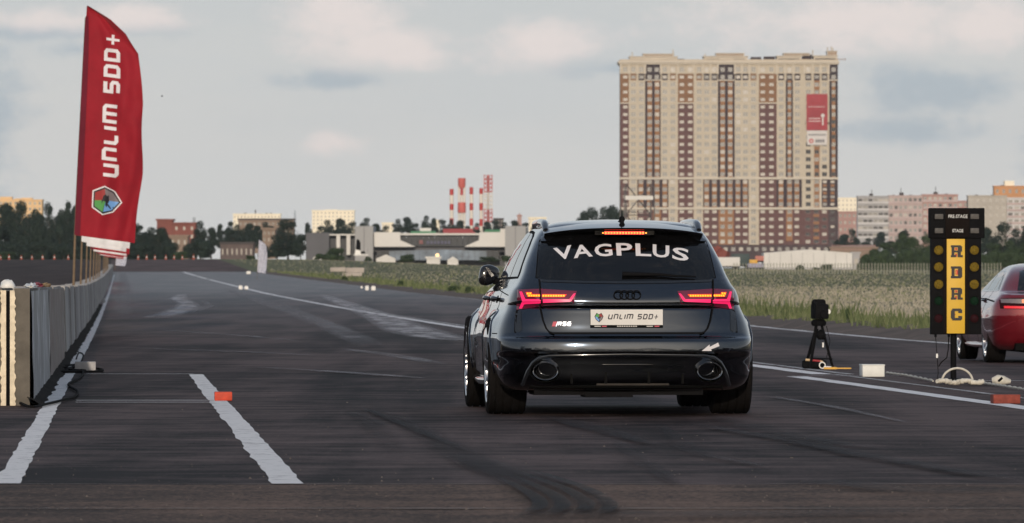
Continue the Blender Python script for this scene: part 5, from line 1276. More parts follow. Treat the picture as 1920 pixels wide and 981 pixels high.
# pairs of white distance markers beside the strip
def marker(px, py, w, h, label, mat=M_white):
    x, y = gp(px, py); k = y / FPX; t = thing('distance_marker', label, 'marker', (x, y, gz(x, y) + .004), ROT, 'small white markers beside the lanes')
    bevel_box(w * k, w * k, h * k, .02, 'foam_block', mat, t); bevel_box(w * k * .7, w * k * .7, .03, .008, 'cap', M_grey, t, (0, 0, h * k)); return t
for a in ((451, 543, 7, 7, 'left of the pair of white marker blocks on the centre line'), (462, 543, 7, 6, 'right of the pair of white marker blocks on the centre line'), (688, 544.5, 7, 8, 'left white marker block of the pair on the verge'), (700, 545, 8, 8, 'right white marker block of the pair on the verge'),
          (678, 541, 4, 4, 'small white marker block just left of the pair on the verge'), (466, 514, 8, 5, 'far white marker block left of the chequered flag')): marker(*a)
marker(194, 568, 7, 6, 'dark marker block at the wall foot down the strip', M_grey)
# traffic cones across the runway end
def make_cone():
    t = thing('traffic_cone', 'orange and white traffic cone in the row across the end of the runway', 'cone', (0, 0, 0), 0, 'cones across the runway end')
    m_o = pmat('cone_orange', (.36, .075, .04), .7); k = 1.0
    MB().box(-.24, .24, -.24, .24, 0, .05).build('foot', m_o, t); MB().lathe([(.19, .05), (.135, .32)], 14).build('lower_cone', m_o, t, smooth=60)
    MB().lathe([(.135, .32), (.10, .5)], 14).build('white_band', M_white, t, smooth=60); MB().lathe([(.10, .5), (.04, .82), (0, .82)], 14).build('upper_cone', m_o, t, smooth=60); return t
c0 = make_cone(); Yk = 1112
for i, px in enumerate((-18, 1, 17, 40, 60, 80, 102, 128, 235, 259, 275, 290.5, 311, 326.5, 342, 363)):
    c = c0 if i == 0 else copy_tree(c0); x = wx(px, Yk); c.location = (x, Yk, gz(x, Yk) + .004); s = random.Random(i).uniform(.9, 1.12); c.scale = (.95 * s, .95 * s, .95 * s)
bird = thing('bird', 'small dark bird flying in the empty sky right of the red flag', 'bird', (wx(302, 300), 300, wz(181, 300)))
MB().add([(-.01, 0, 0), (.05, -.06, .01), (.10, 0, .015), (.05, .06, .01), (.05, 0, .03), (.05, 0, -.02)], [(0, 1, 4), (1, 2, 4), (2, 3, 4), (3, 0, 4), (1, 0, 5), (2, 1, 5), (3, 2, 5), (0, 3, 5)]).build('body', M_black, bird, smooth=80)
for s in (-1, 1): MB().add([(.02, 0, .015), (.08, 0, .015), (.05, s * .16, .05), (.0, s * .2, .02), (.02, 0, .006), (.08, 0, .006)], [(0, 1, 2, 3), (5, 4, 3, 2)]).build('wing', M_black, bird)
# ------------------------------------------------------------------ trees
def leaf_mat(name, a, b):
    m = bpy.data.materials.new(name); m.use_nodes = True; nt = m.node_tree; N, L = nt.nodes, nt.links
    p = N['Principled BSDF']; p.inputs['Roughness'].default_value = .7; p.inputs['Specular IOR Level'].default_value = .2
    t = N.new('ShaderNodeTexCoord'); n = N.new('ShaderNodeTexNoise'); n.inputs['Scale'].default_value = .7; n.inputs['Detail'].default_value = 4
    L.new(t.outputs['Object'], n.inputs[0]); r = N.new('ShaderNodeMapRange'); r.inputs[1].default_value = .35; r.inputs[2].default_value = .65; L.new(n.outputs[0], r.inputs[0])
    mx = N.new('ShaderNodeMix'); mx.data_type = 'RGBA'; L.new(r.outputs[0], mx.inputs[0]); mx.inputs[6].default_value = a + (1,); mx.inputs[7].default_value = b + (1,)
    L.new(mx.outputs[2], p.inputs['Base Color']); return m
M_leaf = [leaf_mat('dark_foliage', (.015, .027, .022), (.029, .046, .034)), leaf_mat('mid_foliage', (.028, .048, .022), (.052, .080, .034)), leaf_mat('light_foliage', (.045, .070, .030), (.075, .105, .045))]
M_bark = pmat('bark', (.055, .042, .032), .9, var=.3, scale=3)
def crown_mesh(seed, h, w, n, leaf, form='round', mat=None):
    """leaf-sized faces spread through lobes of an irregular crown, unit metres"""
    g = np.random.default_rng(seed); rg = random.Random(seed); lobes = []
    nl = 17 if form != 'bush' else 9
    for i in range(nl):
        u = rg.random(); a = rg.uniform(0, 2 * math.pi)
        if form == 'round': z = h * (.14 + .76 * u); rad = w / 2 * (.66 * math.sin(math.pi * min(1, .25 + .70 * u)) + .12); s = w * rg.uniform(.12, .25)
        elif form == 'tall': z = h * (.22 + .70 * u); rad = w / 2 * (.55 * (1 - .7 * u)); s = w * rg.uniform(.15, .26) * (1.15 - .5 * u)
        else: z = h * (.12 + .62 * u); rad = w / 2 * .68 * (1 - .45 * u); s = w * rg.uniform(.14, .23)
        lobes.append((rad * math.cos(a) * rg.uniform(.4, 1), rad * math.sin(a) * rg.uniform(.4, 1), z, s, s * rg.uniform(.6, .95)))
    lobes.append((0, 0, h * .58, w * .28, h * .26))
    P = []
    wts = np.array([l[3] ** 2 for l in lobes]); wts /= wts.sum()
    pick = g.choice(len(lobes), n, p=wts)
    d = g.normal(size=(n, 3)); d /= np.linalg.norm(d, axis=1)[:, None]; rr = g.uniform(.45, 1.12, n) ** .6 * np.where(g.random(n) < .10, g.uniform(1.0, 1.35, n), 1.0)
    L = np.array(lobes)[pick]; c = L[:, :3] + d * rr[:, None] * np.stack([L[:, 3], L[:, 3], L[:, 4]], 1)
    c[:, 2] = np.maximum(c[:, 2], h * (.02 if form == 'bush' else .12))
    nv = d + g.normal(size=(n, 3)) * .55; nv /= np.linalg.norm(nv, axis=1)[:, None]
    t1 = np.cross(nv, g.normal(size=(n, 3))); t1 /= np.linalg.norm(t1, axis=1)[:, None]; t2 = np.cross(nv, t1)
    s = leaf * g.uniform(.5, 1.25, n)[:, None]
    q = np.stack([c - t1 * s, c + t2 * s * .62, c + t1 * s, c - t2 * s * .62], 1).reshape(-1, 3)
    me = bpy.data.meshes.new('crown'); me.from_pydata(q.tolist(), [], [(4 * i, 4 * i + 1, 4 * i + 2, 4 * i + 3) for i in range(n)])
    me.materials.append(mat); me.update(); return me
def trunk_mesh(seed, h, w):
    rg = random.Random(seed + 99); mb = MB(); pts = [(0, 0, -1.2)]
    for i in range(1, 6): pts.append((rg.uniform(-.15, .15) * w * .2, rg.uniform(-.15, .15), h * .72 * i / 5))
    r0 = .028 * h; mb.tube(pts, [r0 * 1.2] + [r0 * (1 - .16 * i) for i in range(1, 6)], 8)
    for i in range(7):
        z = h * rg.uniform(.25, .6); a = rg.uniform(0, 6.28); e = (w * .36 * math.cos(a), w * .36 * math.sin(a), z + h * rg.uniform(.08, .25))
        mb.tube([(0, 0, z), (e[0] * .5, e[1] * .5, z + (e[2] - z) * .6), e], [r0 * .45, r0 * .3, r0 * .12], 5)
    o = mb.build('trunk', M_bark, None, smooth=60); me = o.data; bpy.data.objects.remove(o); return me
TREEV = {}
for f, (h, w, n, lf) in dict(round=(9.5, 8.0, 8200, .21), tall=(11, 5.5, 6200, .20), bush=(4.5, 6.5, 4600, .19)).items():
    for v in range(3):
        sd = {'round': 10, 'tall': 40, 'bush': 70}[f] + v
        TREEV[(f, v)] = ([crown_mesh(sd, h, w, n, lf, f, m) for m in M_leaf], trunk_mesh(sd, h, w), h, w)
_tn = [0]
def tree(px, yt, yb, hw, Y, form='round', tone=0, label='', group=None):
    k = Y / FPX; _tn[0] += 1; v = _tn[0] % 3; cm, tm, h, w = TREEV[(form, v)]; rg = random.Random(_tn[0] * 13)
    t = thing('bush' if form == 'bush' else 'tree', label, 'bush' if form == 'bush' else 'tree', (wx(px, Y), Y, wz(yb, Y)), rg.uniform(0, 6.28), group)
    sx = 2 * hw * k / w; sz = (yb - yt) * k / h; t.scale = (sx, sx, sz)
    link('crown', cm[tone], t); link('trunk', tm, t); return t
GL_ = 'trees of the dark wood at the left'
for a in ((-30, 398, 486, 30, 1230), (-2, 402, 486, 30, 1240), (28, 398, 486, 30, 1240), (54, 404, 486, 30, 1235), (84, 406, 486, 30, 1240), (112, 404, 486, 28, 1240), (138, 402, 486, 30, 1240), (168, 404, 486, 30, 1235), (198, 408, 486, 30, 1240), (226, 412, 486, 30, 1240), (254, 430, 486, 30, 1225), (280, 436, 486, 30, 1225), (310, 446, 486, 26, 1225)): tree(*a, 'round', 0, 'x', GL_)
for a in ((-16, 388, 484, 32, 1180), (14, 384, 484, 30, 1200), (40, 379, 484, 24, 1190), (62, 392, 484, 24, 1170), (76, 402, 484, 20, 1160), (93, 382, 484, 17, 1200), (112, 392, 484, 20, 1180), (146, 386, 484, 26, 1210),
          (175, 392, 484, 26, 1190), (205, 396, 484, 26, 1180), (236, 398, 484, 24, 1200), (258, 420, 484, 24, 1170), (283, 426, 484, 26, 1180), (300, 428, 484, 22, 1160)): tree(*a, 'round', 0, 'dark leafy tree in the close-packed wood behind the runway at the left', GL_)
tree(127, 363, 484, 15, 1230, 'tall', 0, 'tall thin-topped tree standing above the dark wood just left of the red flag')
for a in ((18, 448, 486, 34, 1135), (70, 446, 486, 30, 1130), (120, 452, 486, 30, 1135), (95, 446, 486, 24, 1140), (185, 450, 486, 32, 1135), (232, 455, 486, 26, 1132), (272, 452, 486, 30, 1135), (318, 450, 486, 24, 1132), (2, 462, 486, 30, 1128)): tree(*a, 'bush', 0, 'dark bush along the foot of the wood behind the runway end', 'bushes at the foot of the wood')
for i in range(13): tree(-22 + 27 * i + (i % 3) * 4, 452 + (i % 4) * 3, 488, 27, 1160, 'bush', 0, 'x', 'bushes at the foot of the wood')
tree(8, 470, 486, 32, 1122, 'bush', 1, 'low light green bush at the left frame edge behind the cones'); tree(337, 470, 487, 26, 1122, 'bush', 1, 'low green bush just behind the right end of the cone row')
tree(376, 414, 478, 22, 1230, 'round', 0, 'dark round tree beside the red brick building'); tree(396, 428, 480, 16, 1220, 'round', 0, 'smaller dark tree just right of the round one by the brick building')
tree(381, 444, 484, 32, 1150, 'bush', 0, 'wide dark bush in front of the brick building, left of the brown shed'); tree(357, 452, 484, 20, 1160, 'bush', 0, 'smaller dark bush left of the wide one by the brick building')
sk = 'skyline trees behind the works building'
for a in ((413, 421, 460, 10, 1500), (424, 432, 470, 20, 1450), (447, 420, 470, 16, 1400), (468, 420, 466, 16, 1420), (432, 416, 450, 12, 1500), (500, 416, 450, 18, 1500), (484, 424, 460, 14, 1400), (438, 430, 470, 18, 1380), (458, 428, 470, 18, 1390), (476, 432, 470, 18, 1380), (494, 436, 470, 12, 1380), (512, 424, 460, 16, 1450), (526, 426, 470, 16, 1400)): tree(*a, 'round', 0, 'dark tree in the clump between the brick building and the works shed', sk)
tree(541, 413, 487, 33, 1180, 'round', 0, 'big dark spreading tree behind the chequered flag on the verge'); tree(520, 440, 487, 22, 1175, 'round', 0, 'dark tree at the left foot of the big spreading tree'); tree(564, 440, 487, 16, 1172, 'round', 0, 'dark tree at the right foot of the big spreading tree')
tree(494, 454, 484, 16, 1190, 'bush', 0, 'dark bush left of the chequered verge flag'); tree(470, 478, 487, 12, 1128, 'bush', 1, 'low green bush on the meadow right of the brown shed')
mk = 'trees behind the mall roof'
for a in ((578, 419, 470, 10, 1850), (600, 424, 460, 16, 1850), (617, 412, 458, 18, 1850), (640, 411, 458, 18, 1850), (659, 416, 458, 14, 1850), (684, 408, 450, 18, 1850), (704, 420, 450, 14, 1850), (722, 424, 450, 14, 1850), (746, 410, 450, 15, 1850), (764, 408, 450, 15, 1850), (780, 419, 450, 12, 1850),
          (797, 404, 450, 15, 1850), (812, 410, 450, 10, 1850), (831, 412, 450, 14, 1850), (846, 411, 450, 11, 1850), (862, 414, 450, 14, 1850), (878, 424, 450, 12, 1850), (893, 418, 450, 13, 1850), (912, 416, 450, 13, 1850), (930, 413, 450, 14, 1850), (948, 416, 450, 14, 1850), (966, 414, 450, 14, 1850), (984, 418, 450, 13, 1850), (1003, 417, 450, 13, 1850), (1026, 418, 450, 14, 1850), (1048, 420, 450, 14, 1850), (1072, 418, 450, 14, 1850)): tree(*a, 'round', 0, 'dark tree in the row showing over the roof of the mall', mk)
for a in ((1098, 398, 480, 18, 1700), (1112, 391, 480, 22, 1700), (1128, 387, 480, 24, 1700), (1144, 388, 480, 24, 1710), (1158, 394, 480, 20, 1700), (1084, 408, 480, 16, 1700)): tree(*a, 'round', 0, 'dark tree in the tall clump over the car roof left of the tower', 'tall clump left of the tower')
tree(628, 461, 488, 24, 1300, 'bush', 1, 'green bush in front of the slate end of the mall'); tree(600, 474, 488, 16, 1290, 'bush', 1, 'low green bush at the left end of the mall'); tree(764, 475, 491, 18, 1300, 'bush', 1, 'green bush between the two white tents'); tree(916, 480, 491, 24, 1300, 'bush', 1, 'green bush before the right wing of the mall')
tree(950, 478, 491, 18, 1300, 'bush', 1, 'green bush left of the dark car, before the grey mall tower'); tree(690, 480, 490, 10, 1310, 'bush', 1, 'tiny green bush left of the first white tent')
rk = 'tree belt in front of the pink apartment blocks'
for a in ((1582, 440, 480, 18, 2100), (1600, 430, 480, 14, 2100), (1625, 446, 480, 18, 2100), (1650, 436, 480, 16, 2100), (1672, 452, 480, 16, 2100), (1570, 452, 480, 16, 2100)): tree(*a, 'round', 0, 'dark tree right of the tower foot in front of the grey block', 'dark trees right of the tower foot')
for a in ((1636, 468, 508, 20, 1300), (1662, 456, 508, 24, 1300), (1688, 436, 508, 26, 1310), (1712, 446, 508, 26, 1290), (1738, 440, 508, 24, 1300), (1760, 448, 508, 26, 1300), (1790, 440, 508, 28, 1310), (1820, 446, 508, 26, 1300), (1700, 468, 509, 26, 1270), (1652, 480, 509, 24, 1260), (1742, 472, 509, 26, 1260)): tree(*a, 'round', 1, 'green leafy tree in the belt before the pink blocks left of the start light', rk)
for i in range(9): tree(1622 + 16.5 * i, 474 - (i % 3) * 5, 509, 18, 1240, 'bush', 1, 'x', 'bushes at the foot of the tree belt')
for i in range(6): tree(1846 + 17 * i, 470 - (i % 2) * 6, 507, 18, 1180, 'bush', 1, 'x', 'bushes above the red car')
tree(1694, 432, 470, 22, 1500, 'tall', 0, 'dark taller tree standing above the green belt left of the start light')
for a in ((1852, 428, 500, 22, 1250), (1878, 418, 500, 28, 1260), (1906, 428, 500, 26, 1250), (1932, 424, 500, 28, 1250), (1866, 456, 506, 26, 1200), (1898, 450, 506, 28, 1200), (1930, 456, 506, 28, 1200)): tree(*a, 'round', 1 if a[2] > 500 else 0, 'dark green tree in the clump above the red car', 'tree clump above the red car')
for a in ((1500, 496, 507, 12, 1450), (1550, 494, 507, 16, 1440), (1530, 500, 508, 12, 1420), (1425, 500, 508, 12, 1420)): tree(*a, 'bush', 1, 'low green bush at the foot of the white hangar', 'bushes at the hangar foot')

# ------------------------------------------------------------------ meadow grass
def grass(name, n, y0, y1, l0, l1, h0, h1, mats, seed, bias=1.0, width=.02, clump=0.0):
    g = np.random.default_rng(seed); u = g.random(n)
    Y = 1 / (1 / y0 + u * (1 / y1 - 1 / y0)); Lo = g.random(n) ** bias
    ve = np.interp(Y, [v[0] for v in VERGE], [v[1] for v in VERGE]); Lv = ve + l0 + Lo * (l1 - l0)
    if clump > 0:      # uneven growth: thin out and lower some stretches
        f = .5 + .5 * np.sin(Y * .11 + 3 * np.sin(Lv * .7 + Y * .03)) * np.sin(Y * .037 + 1.3); hk = 1 - clump * f
    else: hk = np.ones(n)
    X = Lv - LANE * Y
    t = np.clip((Lv - 25) / 55, 0, 1); t = t * t * (3 - 2 * t); hh = np.interp(Y, ROWS, _hl) * (1 - t) + np.interp(Y, ROWS, _hr) * t
    Z = EYE - hh; H = g.uniform(h0, h1, n) * hk; wd = width * (.6 + Y / 160.0) * g.uniform(.6, 1.4, n)
    a = g.uniform(-.8, .8, n); lx = g.normal(0, .25, n) * H; ly = g.normal(0, .2, n) * H
    dx = np.cos(a) * wd; dy = np.sin(a) * wd
    p = np.stack([np.stack([X - dx, Y - dy, Z - .02], 1), np.stack([X + dx, Y + dy, Z - .02], 1), np.stack([X + dx * .6 + lx * .5, Y + dy * .6 + ly * .5, Z + H * .6], 1), np.stack([X + lx, Y + ly, Z + H], 1), np.stack([X - dx * .6 + lx * .5, Y - dy * .6 + ly * .5, Z + H * .6], 1)], 1).reshape(-1, 3)
    me = bpy.data.meshes.new(name); me.from_pydata(p.tolist(), [], [(5 * i, 5 * i + 1, 5 * i + 2, 5 * i + 3, 5 * i + 4) for i in range(n)])
    for m in mats: me.materials.append(m)
    me.polygons.foreach_set('material_index', g.integers(0, len(mats), n)); me.update()
    o = link(name, me); o['kind'] = 'stuff'; return o
Gg = [pmat('grass_green', (.125, .150, .068), .8, var=.3, scale=.25, spec=.15), pmat('grass_dark_green', (.082, .105, .048), .8, var=.3, scale=.3, spec=.15), pmat('grass_yellow_green', (.19, .20, .11), .8, var=.25, scale=.3, spec=.15)]
Gd = [pmat('grass_straw', (.38, .345, .285), .9, var=.2, scale=.12, spec=.1), pmat('grass_dry', (.34, .305, .245), .9, var=.2, scale=.12, spec=.1), pmat('grass_olive', (.27, .255, .19), .9, var=.25, scale=.15, spec=.1)]
grass('verge_grass', 46000, 70, 760, .62, 3.6, .10, .40, Gg, 1, 1.2, .010, .55)
grass('weeds', 4200, 80, 700, .5, 4.2, .25, .75, [Gg[0], Gg[1]], 2, 1.1, .014, .6)
grass('meadow_grass', 100000, 75, 420, 3.0, 46, .05, .15, Gd, 3, 1.35, .010, .5)
grass('meadow_grass', 30000, 260, 1150, 2.0, 90, .05, .13, [Gd[2], Gg[2], Gg[0], Gd[2], Gd[1]], 4, 1.0, .014, .5)
for i, (px, Y, hw) in enumerate(((848, 330, 34), (752, 400, 22), (520, 500, 18), (1620, 118, 20), (1480, 140, 18), (880, 315, 30), (1700, 112, 26))):
    x = wx(px, Y); lv = x + LANE * Y; x += max(0, verge(Y) + .9 - lv); k = Y / FPX
    t = thing('shrub', 'leafy weed shrub on the verge ' + {848: 'just left of the dark car mirror', 880: 'under the dark car mirror', 752: 'right of the white marker pair far down the strip', 520: 'far down the strip right of the chequered flag', 1620: 'behind the white box', 1480: 'left of the video tripod', 1700: 'just left of the start light'}[px], 'shrub', (x, Y, gz(x, Y)), i * 1.3, 'weed shrubs on the verge' if px in (848, 880) else ('far verge shrubs' if px < 800 else 'near verge shrubs'))
    t.scale = (2 * hw * k / 6.5 * .5,) * 2 + (.11,); cm, tm, h, w = TREEV[('bush', i % 3)]; link('crown', cm[1], t); link('trunk', tm, t)
# a wood behind the camera, seen only as a reflection in the paintwork
def far_wood():
    g = np.random.default_rng(77); n = 9000; ang = g.uniform(-1.25, 1.25, n); r = g.uniform(110, 150, n)
    top = np.maximum(1.5, 7 + 4 * np.sin(ang * 9) + 3.5 * np.sin(ang * 27 + 1) + 2.0 * np.sin(ang * 61)); z = g.random(n) * top - .5
    c = np.stack([np.sin(ang) * r, -np.cos(ang) * r, z], 1); a = g.normal(size=(n, 3)); a /= np.linalg.norm(a, axis=1)[:, None]; b = np.cross(a, g.normal(size=(n, 3))); b /= np.linalg.norm(b, axis=1)[:, None]
    s = g.uniform(.4, .9, n)[:, None]; q = np.stack([c - a * s, c + b * s, c + a * s, c - b * s], 1).reshape(-1, 3)
    me = bpy.data.meshes.new('distant_wood'); me.from_pydata(q.tolist(), [], [(4 * i, 4 * i + 1, 4 * i + 2, 4 * i + 3) for i in range(n)]); me.materials.append(M_leaf[0]); link('distant_wood', me)['kind'] = 'stuff'
far_wood()
# one label for each member of a row, by its place
ORD = 'first second third fourth fifth sixth seventh eighth ninth tenth eleventh twelfth thirteenth fourteenth fifteenth sixteenth seventeenth eighteenth nineteenth twentieth twenty-first twenty-second twenty-third twenty-fourth twenty-fifth twenty-sixth twenty-seventh twenty-eighth'.split()
ROWLAB = {GL_: 'dark leafy tree, {} from the left in the wood behind the runway', 'bushes at the foot of the wood': 'dark bush, {} from the left along the foot of the left wood',
          sk: 'dark tree, {} from the left in the clump before the works building', mk: 'dark tree, {} from the left in the row over the mall roof', 'tall clump left of the tower': 'dark tree, {} from the left in the clump above the car roof',
          'dark trees right of the tower foot': 'dark tree, {} from the left before the grey block beside the tower', rk: 'green tree, {} from the left in the belt before the pink blocks',
          'tree clump above the red car': 'dark green tree, {} from the left in the clump above the red car', 'bushes at the hangar foot': 'low green bush, {} from the left at the white hangar foot',
          'bushes at the foot of the tree belt': 'green bush, {} from the left at the foot of the right tree belt', 'bushes above the red car': 'green bush, {} from the left in the hedge above the red car',
          'cones across the runway end': 'orange and white traffic cone, {} from the left across the runway end'}
for gname, pat in ROWLAB.items():
    mem = [o for o in COL.objects if o.parent is None and o.get('group') == gname]
    mem.sort(key=lambda o: o.location.x / o.location.y)
    for i, o in enumerate(mem): o['label'] = pat.format(ORD[i])
# ------------------------------------------------------------------ cars: a body of closed plan outlines stacked up the height
def pch(kn):
    K = np.array(kn, float); return lambda z: float(_pchip(K, np.array([min(max(z, K[0, 0]), K[-1, 0])]))[0])
def car_body(P, nlev=96):
    W, yb, yf = pch(P['W']), pch(P['yb']), pch(P['yf']); z0, z1 = P['z']
    zs = sorted(set([z0 + (z1 - z0) * i / nlev for i in range(nlev + 1)] + P.get('zx', [])))
    zs = [z for z in zs if z <= z1]
    q = np.concatenate([np.linspace(0, 1, 21)]); xf = np.sin(q * math.pi / 2)       # fractions of the half width, dense at the corner
    loops = []
    for z in zs:
        w, b, f = W(z), -yb(z), yf(z); Rb, nb = P['cb'](z); Rf, nf = P['cf'](z); tot = f - b
        Rb = min(Rb, tot * .45); Rf = min(Rf, tot * .45); half = []
        for x in xf: half.append((w * x, b + Rb * (1 - max(0, 1 - x ** nb) ** (1 / nb))))
        ys, ye = b + Rb, f - Rf
        for i in range(1, 30): half.append((w, ys + (ye - ys) * i / 30))
        for x in xf[::-1]: half.append((w * x, f - Rf * (1 - max(0, 1 - x ** nf) ** (1 / nf))))
        out = []
        for x, y in half: out.append((x + P['flare'](y, z) * (x / w) ** 3 if w > .3 else x, y, z))
        n = len(out); loop = out + [(-x, y, zz) for x, y, zz in out[-2:0:-1]]
        if 'skew' in P: loop = [(x, y, P['skew'](x, y, zz)) for x, y, zz in loop]
        loops.append(loop)
    n = len(loops[0]); vs = [p for l in loops for p in l]; fs = []
    for i in range(len(loops) - 1):
        for j in range(n): fs.append((i * n + j, i * n + (j + 1) % n, (i + 1) * n + (j + 1) % n, (i + 1) * n + j))
    fs.append(tuple(range(n - 1, -1, -1))); fs.append(tuple((len(loops) - 1) * n + j for j in range(n)))
    return vs, fs
def boolean(o, cutters):
    for c in cutters:
        m = o.modifiers.new('cut', 'BOOLEAN'); m.object = c; m.operation = 'DIFFERENCE'; m.solver = 'EXACT'
        if hasattr(m, 'material_mode'): m.material_mode = 'TRANSFER'
    dg = bpy.context.evaluated_depsgraph_get(); dg.update()
    me = bpy.data.meshes.new_from_object(o.evaluated_get(dg), depsgraph=dg); old = o.data; o.modifiers.clear(); o.data = me
    for c in cutters: bpy.data.objects.remove(c)
    return o
class Skin:
    """projects flat outlines on to the body: from behind (x,z) or from the side (y,z)"""
    def __init__(s, vs, fs): s.t = BVHTree.FromPolygons([Vector(v) for v in vs], fs)
    def rear(s, x, z, off=0.0):
        h = s.t.ray_cast(Vector((x, -4, z)), Vector((0, 1, 0)))
        if h[0] is None:
            h2 = s.t.find_nearest(Vector((x, -1, z))); return h2[0] + h2[1] * off
        return h[0] - Vector((0, off, 0))
    def side(s, y, z, sg, off=0.0):
        h = s.t.ray_cast(Vector((sg * 3, y, z)), Vector((-sg, 0, 0)))
        if h[0] is None:
            h2 = s.t.find_nearest(Vector((sg, y, z))); return h2[0] + h2[1] * off
        return h[0] + Vector((sg * off, 0, 0))
    def patch(s, poly, name, mat, parent, off=.004, th=.012, mode='rear', sg=-1, step=.035, faces=None, smooth=40):
        V, F = subdiv2d(poly, faces or [tuple(range(len(poly)))], step)
        f = (lambda a, b, o: s.rear(a, b, o)) if mode == 'rear' else (lambda a, b, o: s.side(a, b, sg, o))
        vs = [f(a, b, off) for a, b in V]; n = len(V); mb = MB(); bm_e = {}
        for fc in F:
            for i in range(len(fc)):
                e = (fc[i], fc[(i + 1) % len(fc)]); bm_e[e] = 1
        bd = [e for e in bm_e if (e[1], e[0]) not in bm_e]
        low = [f(a, b, off - th) for a, b in V]; mb.add(vs + low, [tuple(fc) for fc in F] + [(e[1], e[0], e[0] + n, e[1] + n) for e in bd])
        return mb.build(name, mat, parent, smooth=smooth, fix=False)
    def line(s, pts, w, name, mat, parent, off=.0015, mode='rear', sg=-1):
        V, F = stroke(pts, w); return s.patch(V, name, mat, parent, off, .004, mode, sg, .03, F)
def mk(pts, cx=1177.0, g=782.0, k=261.0): return [((a - cx) / k, (g - b) / k) for a, b in pts]
def mir(pts): return [(-a, b) for a, b in pts][::-1]

def paint(name, col, rough, metal, coat=1.0, spec=.5):
    m = pmat(name, col, rough, metal, var=0, coat=coat, spec=spec); m.node_tree.nodes['Principled BSDF'].inputs['Coat IOR'].default_value = 1.6; return m
M_body = paint('dark_blue_grey_paint', (.030, .039, .054), .10, 1.0)
M_tint = pmat('tinted_glass', (.0035, .0035, .004), .03, var=0, spec=.5)
M_side = pmat('side_glass', (.012, .013, .014), .02, var=0, spec=.8, coat=.5)
M_blackp = pmat('piano_black', (.006, .006, .007), .10, var=0, coat=1.0); M_plastic = pmat('black_bumper_plastic', (.005, .005, .005), .7, var=.15, scale=30, spec=.05)
M_chrome = pmat('polished_steel', (.62, .60, .58), .10, 1.0, var=0); M_alloy = pmat('silver_alloy', (.55, .55, .57), .22, 1.0, var=0); M_tip = pmat('sooted_tip', (.018, .014, .012), .6, .4, var=.4, scale=20, spec=.1)
M_lens = pmat('smoked_red_lens', (.13, .010, .034), .06, var=0, coat=1.0); M_pink = pmat('pink_light_guide', (.35, .01, .07), .3, var=0, emit=(1.0, .018, .13), es=.85)
M_led = pmat('amber_led', (.6, .2, .02), .3, var=0, emit=(1.0, .36, .015), es=1.7); M_ledr = pmat('red_led', (.5, .02, .01), .3, var=0, emit=(1.0, .035, .008), es=1.3)
M_disc = pmat('brake_disc', (.25, .24, .23), .4, 1.0, var=.1)

def tyre(root, x, y, R0, wdt, sg, rim_r, name='wheel', rimmat=M_alloy, spokes=10):
    """wheel: hub (thing's part) > tyre, rim ; axis along x, outer face towards sg"""
    w2 = wdt / 2
    hub = MB().lathe([(0, sg * (w2 - .09)), (.075, sg * (w2 - .085)), (.17, sg * (w2 - .12)), (.17, sg * (w2 - .15)), (0, sg * (w2 - .15))], 24, 'x').build(name, M_disc, root, smooth=40, loc=(x, y, R0))
    pr = [(rim_r - .012, -w2 * .86), (rim_r + .02, -w2 * .98), (R0 - .055, -w2), (R0 - .018, -w2 * .965), (R0 - .004, -w2 * .88)]
    gr = [-.62, -.21, .21, .62]
    for g in gr: pr += [(R0 - .001, w2 * g - .007), (R0 - .010, w2 * g - .005), (R0 - .010, w2 * g + .005), (R0 - .001, w2 * g + .007)]
    pr += [(R0 - .004, w2 * .88), (R0 - .018, w2 * .965), (R0 - .055, w2), (rim_r + .02, w2 * .98), (rim_r - .012, w2 * .86)]
    mb = MB(); mb.lathe(pr, 72, 'x')
    for i in range(60):      # slanted tread cuts
        a = 2 * math.pi * i / 60
        for s in (-1, 1):
            pts = []
            for j, u in enumerate((.40, .62, .86)):
                b = a + .10 * j * 1.0; r = R0 - .0005; pts.append((s * w2 * u, r * math.cos(b), r * math.sin(b)))
            for j in range(2):
                p, q = Vector(pts[j]), Vector(pts[j + 1]); t = Vector((0, -p.z, p.y)).normalized() * .0035; up = Vector((0, p.y, p.z)).normalized() * .0025
                mb.add([p - t + up, p + t + up, q + t + up * .6, q - t + up * .6], [(0, 1, 2, 3)])
    mb.build('tyre', M_rub, hub, smooth=35, fix=False)
    m = MB(); o = sg * w2
    m.lathe([(rim_r - .012, sg * w2 * .86), (rim_r + .004, sg * w2 * .95), (rim_r - .006, sg * (w2 * .97)), (rim_r - .022, sg * w2 * .9), (rim_r - .03, sg * w2 * .3), (rim_r - .03, -sg * w2 * .86)], 56, 'x')
    for i in range(spokes):
        a = 2 * math.pi * i / spokes
        for da in (-.09, .09):
            def pt(r, aa, xo): return (xo, r * math.cos(aa), r * math.sin(aa))
            a0, a1 = a + da * .3, a + da * 1.25; hw0, hw1 = .020 / .07, .011 / (rim_r - .03)
            xs0, xs1 = sg * (w2 - .045), sg * (w2 * .93)
            m.add([pt(.07, a0 - hw0 * .5, xs0), pt(.07, a0 + hw0 * .5, xs0), pt(rim_r - .02, a1 + hw1, xs1), pt(rim_r - .02, a1 - hw1, xs1),
                   pt(.07, a0 - hw0 * .5, xs0 - sg * .03), pt(.07, a0 + hw0 * .5, xs0 - sg * .03), pt(rim_r - .02, a1 + hw1, xs1 - sg * .03), pt(rim_r - .02, a1 - hw1, xs1 - sg * .03)], FB)
    m.lathe([(0, sg * (w2 - .028)), (.05, sg * (w2 - .03)), (.085, sg * (w2 - .05)), (.085, sg * (w2 - .08))], 24, 'x')
    m.build('rim', rimmat, hub, smooth=40); return hub

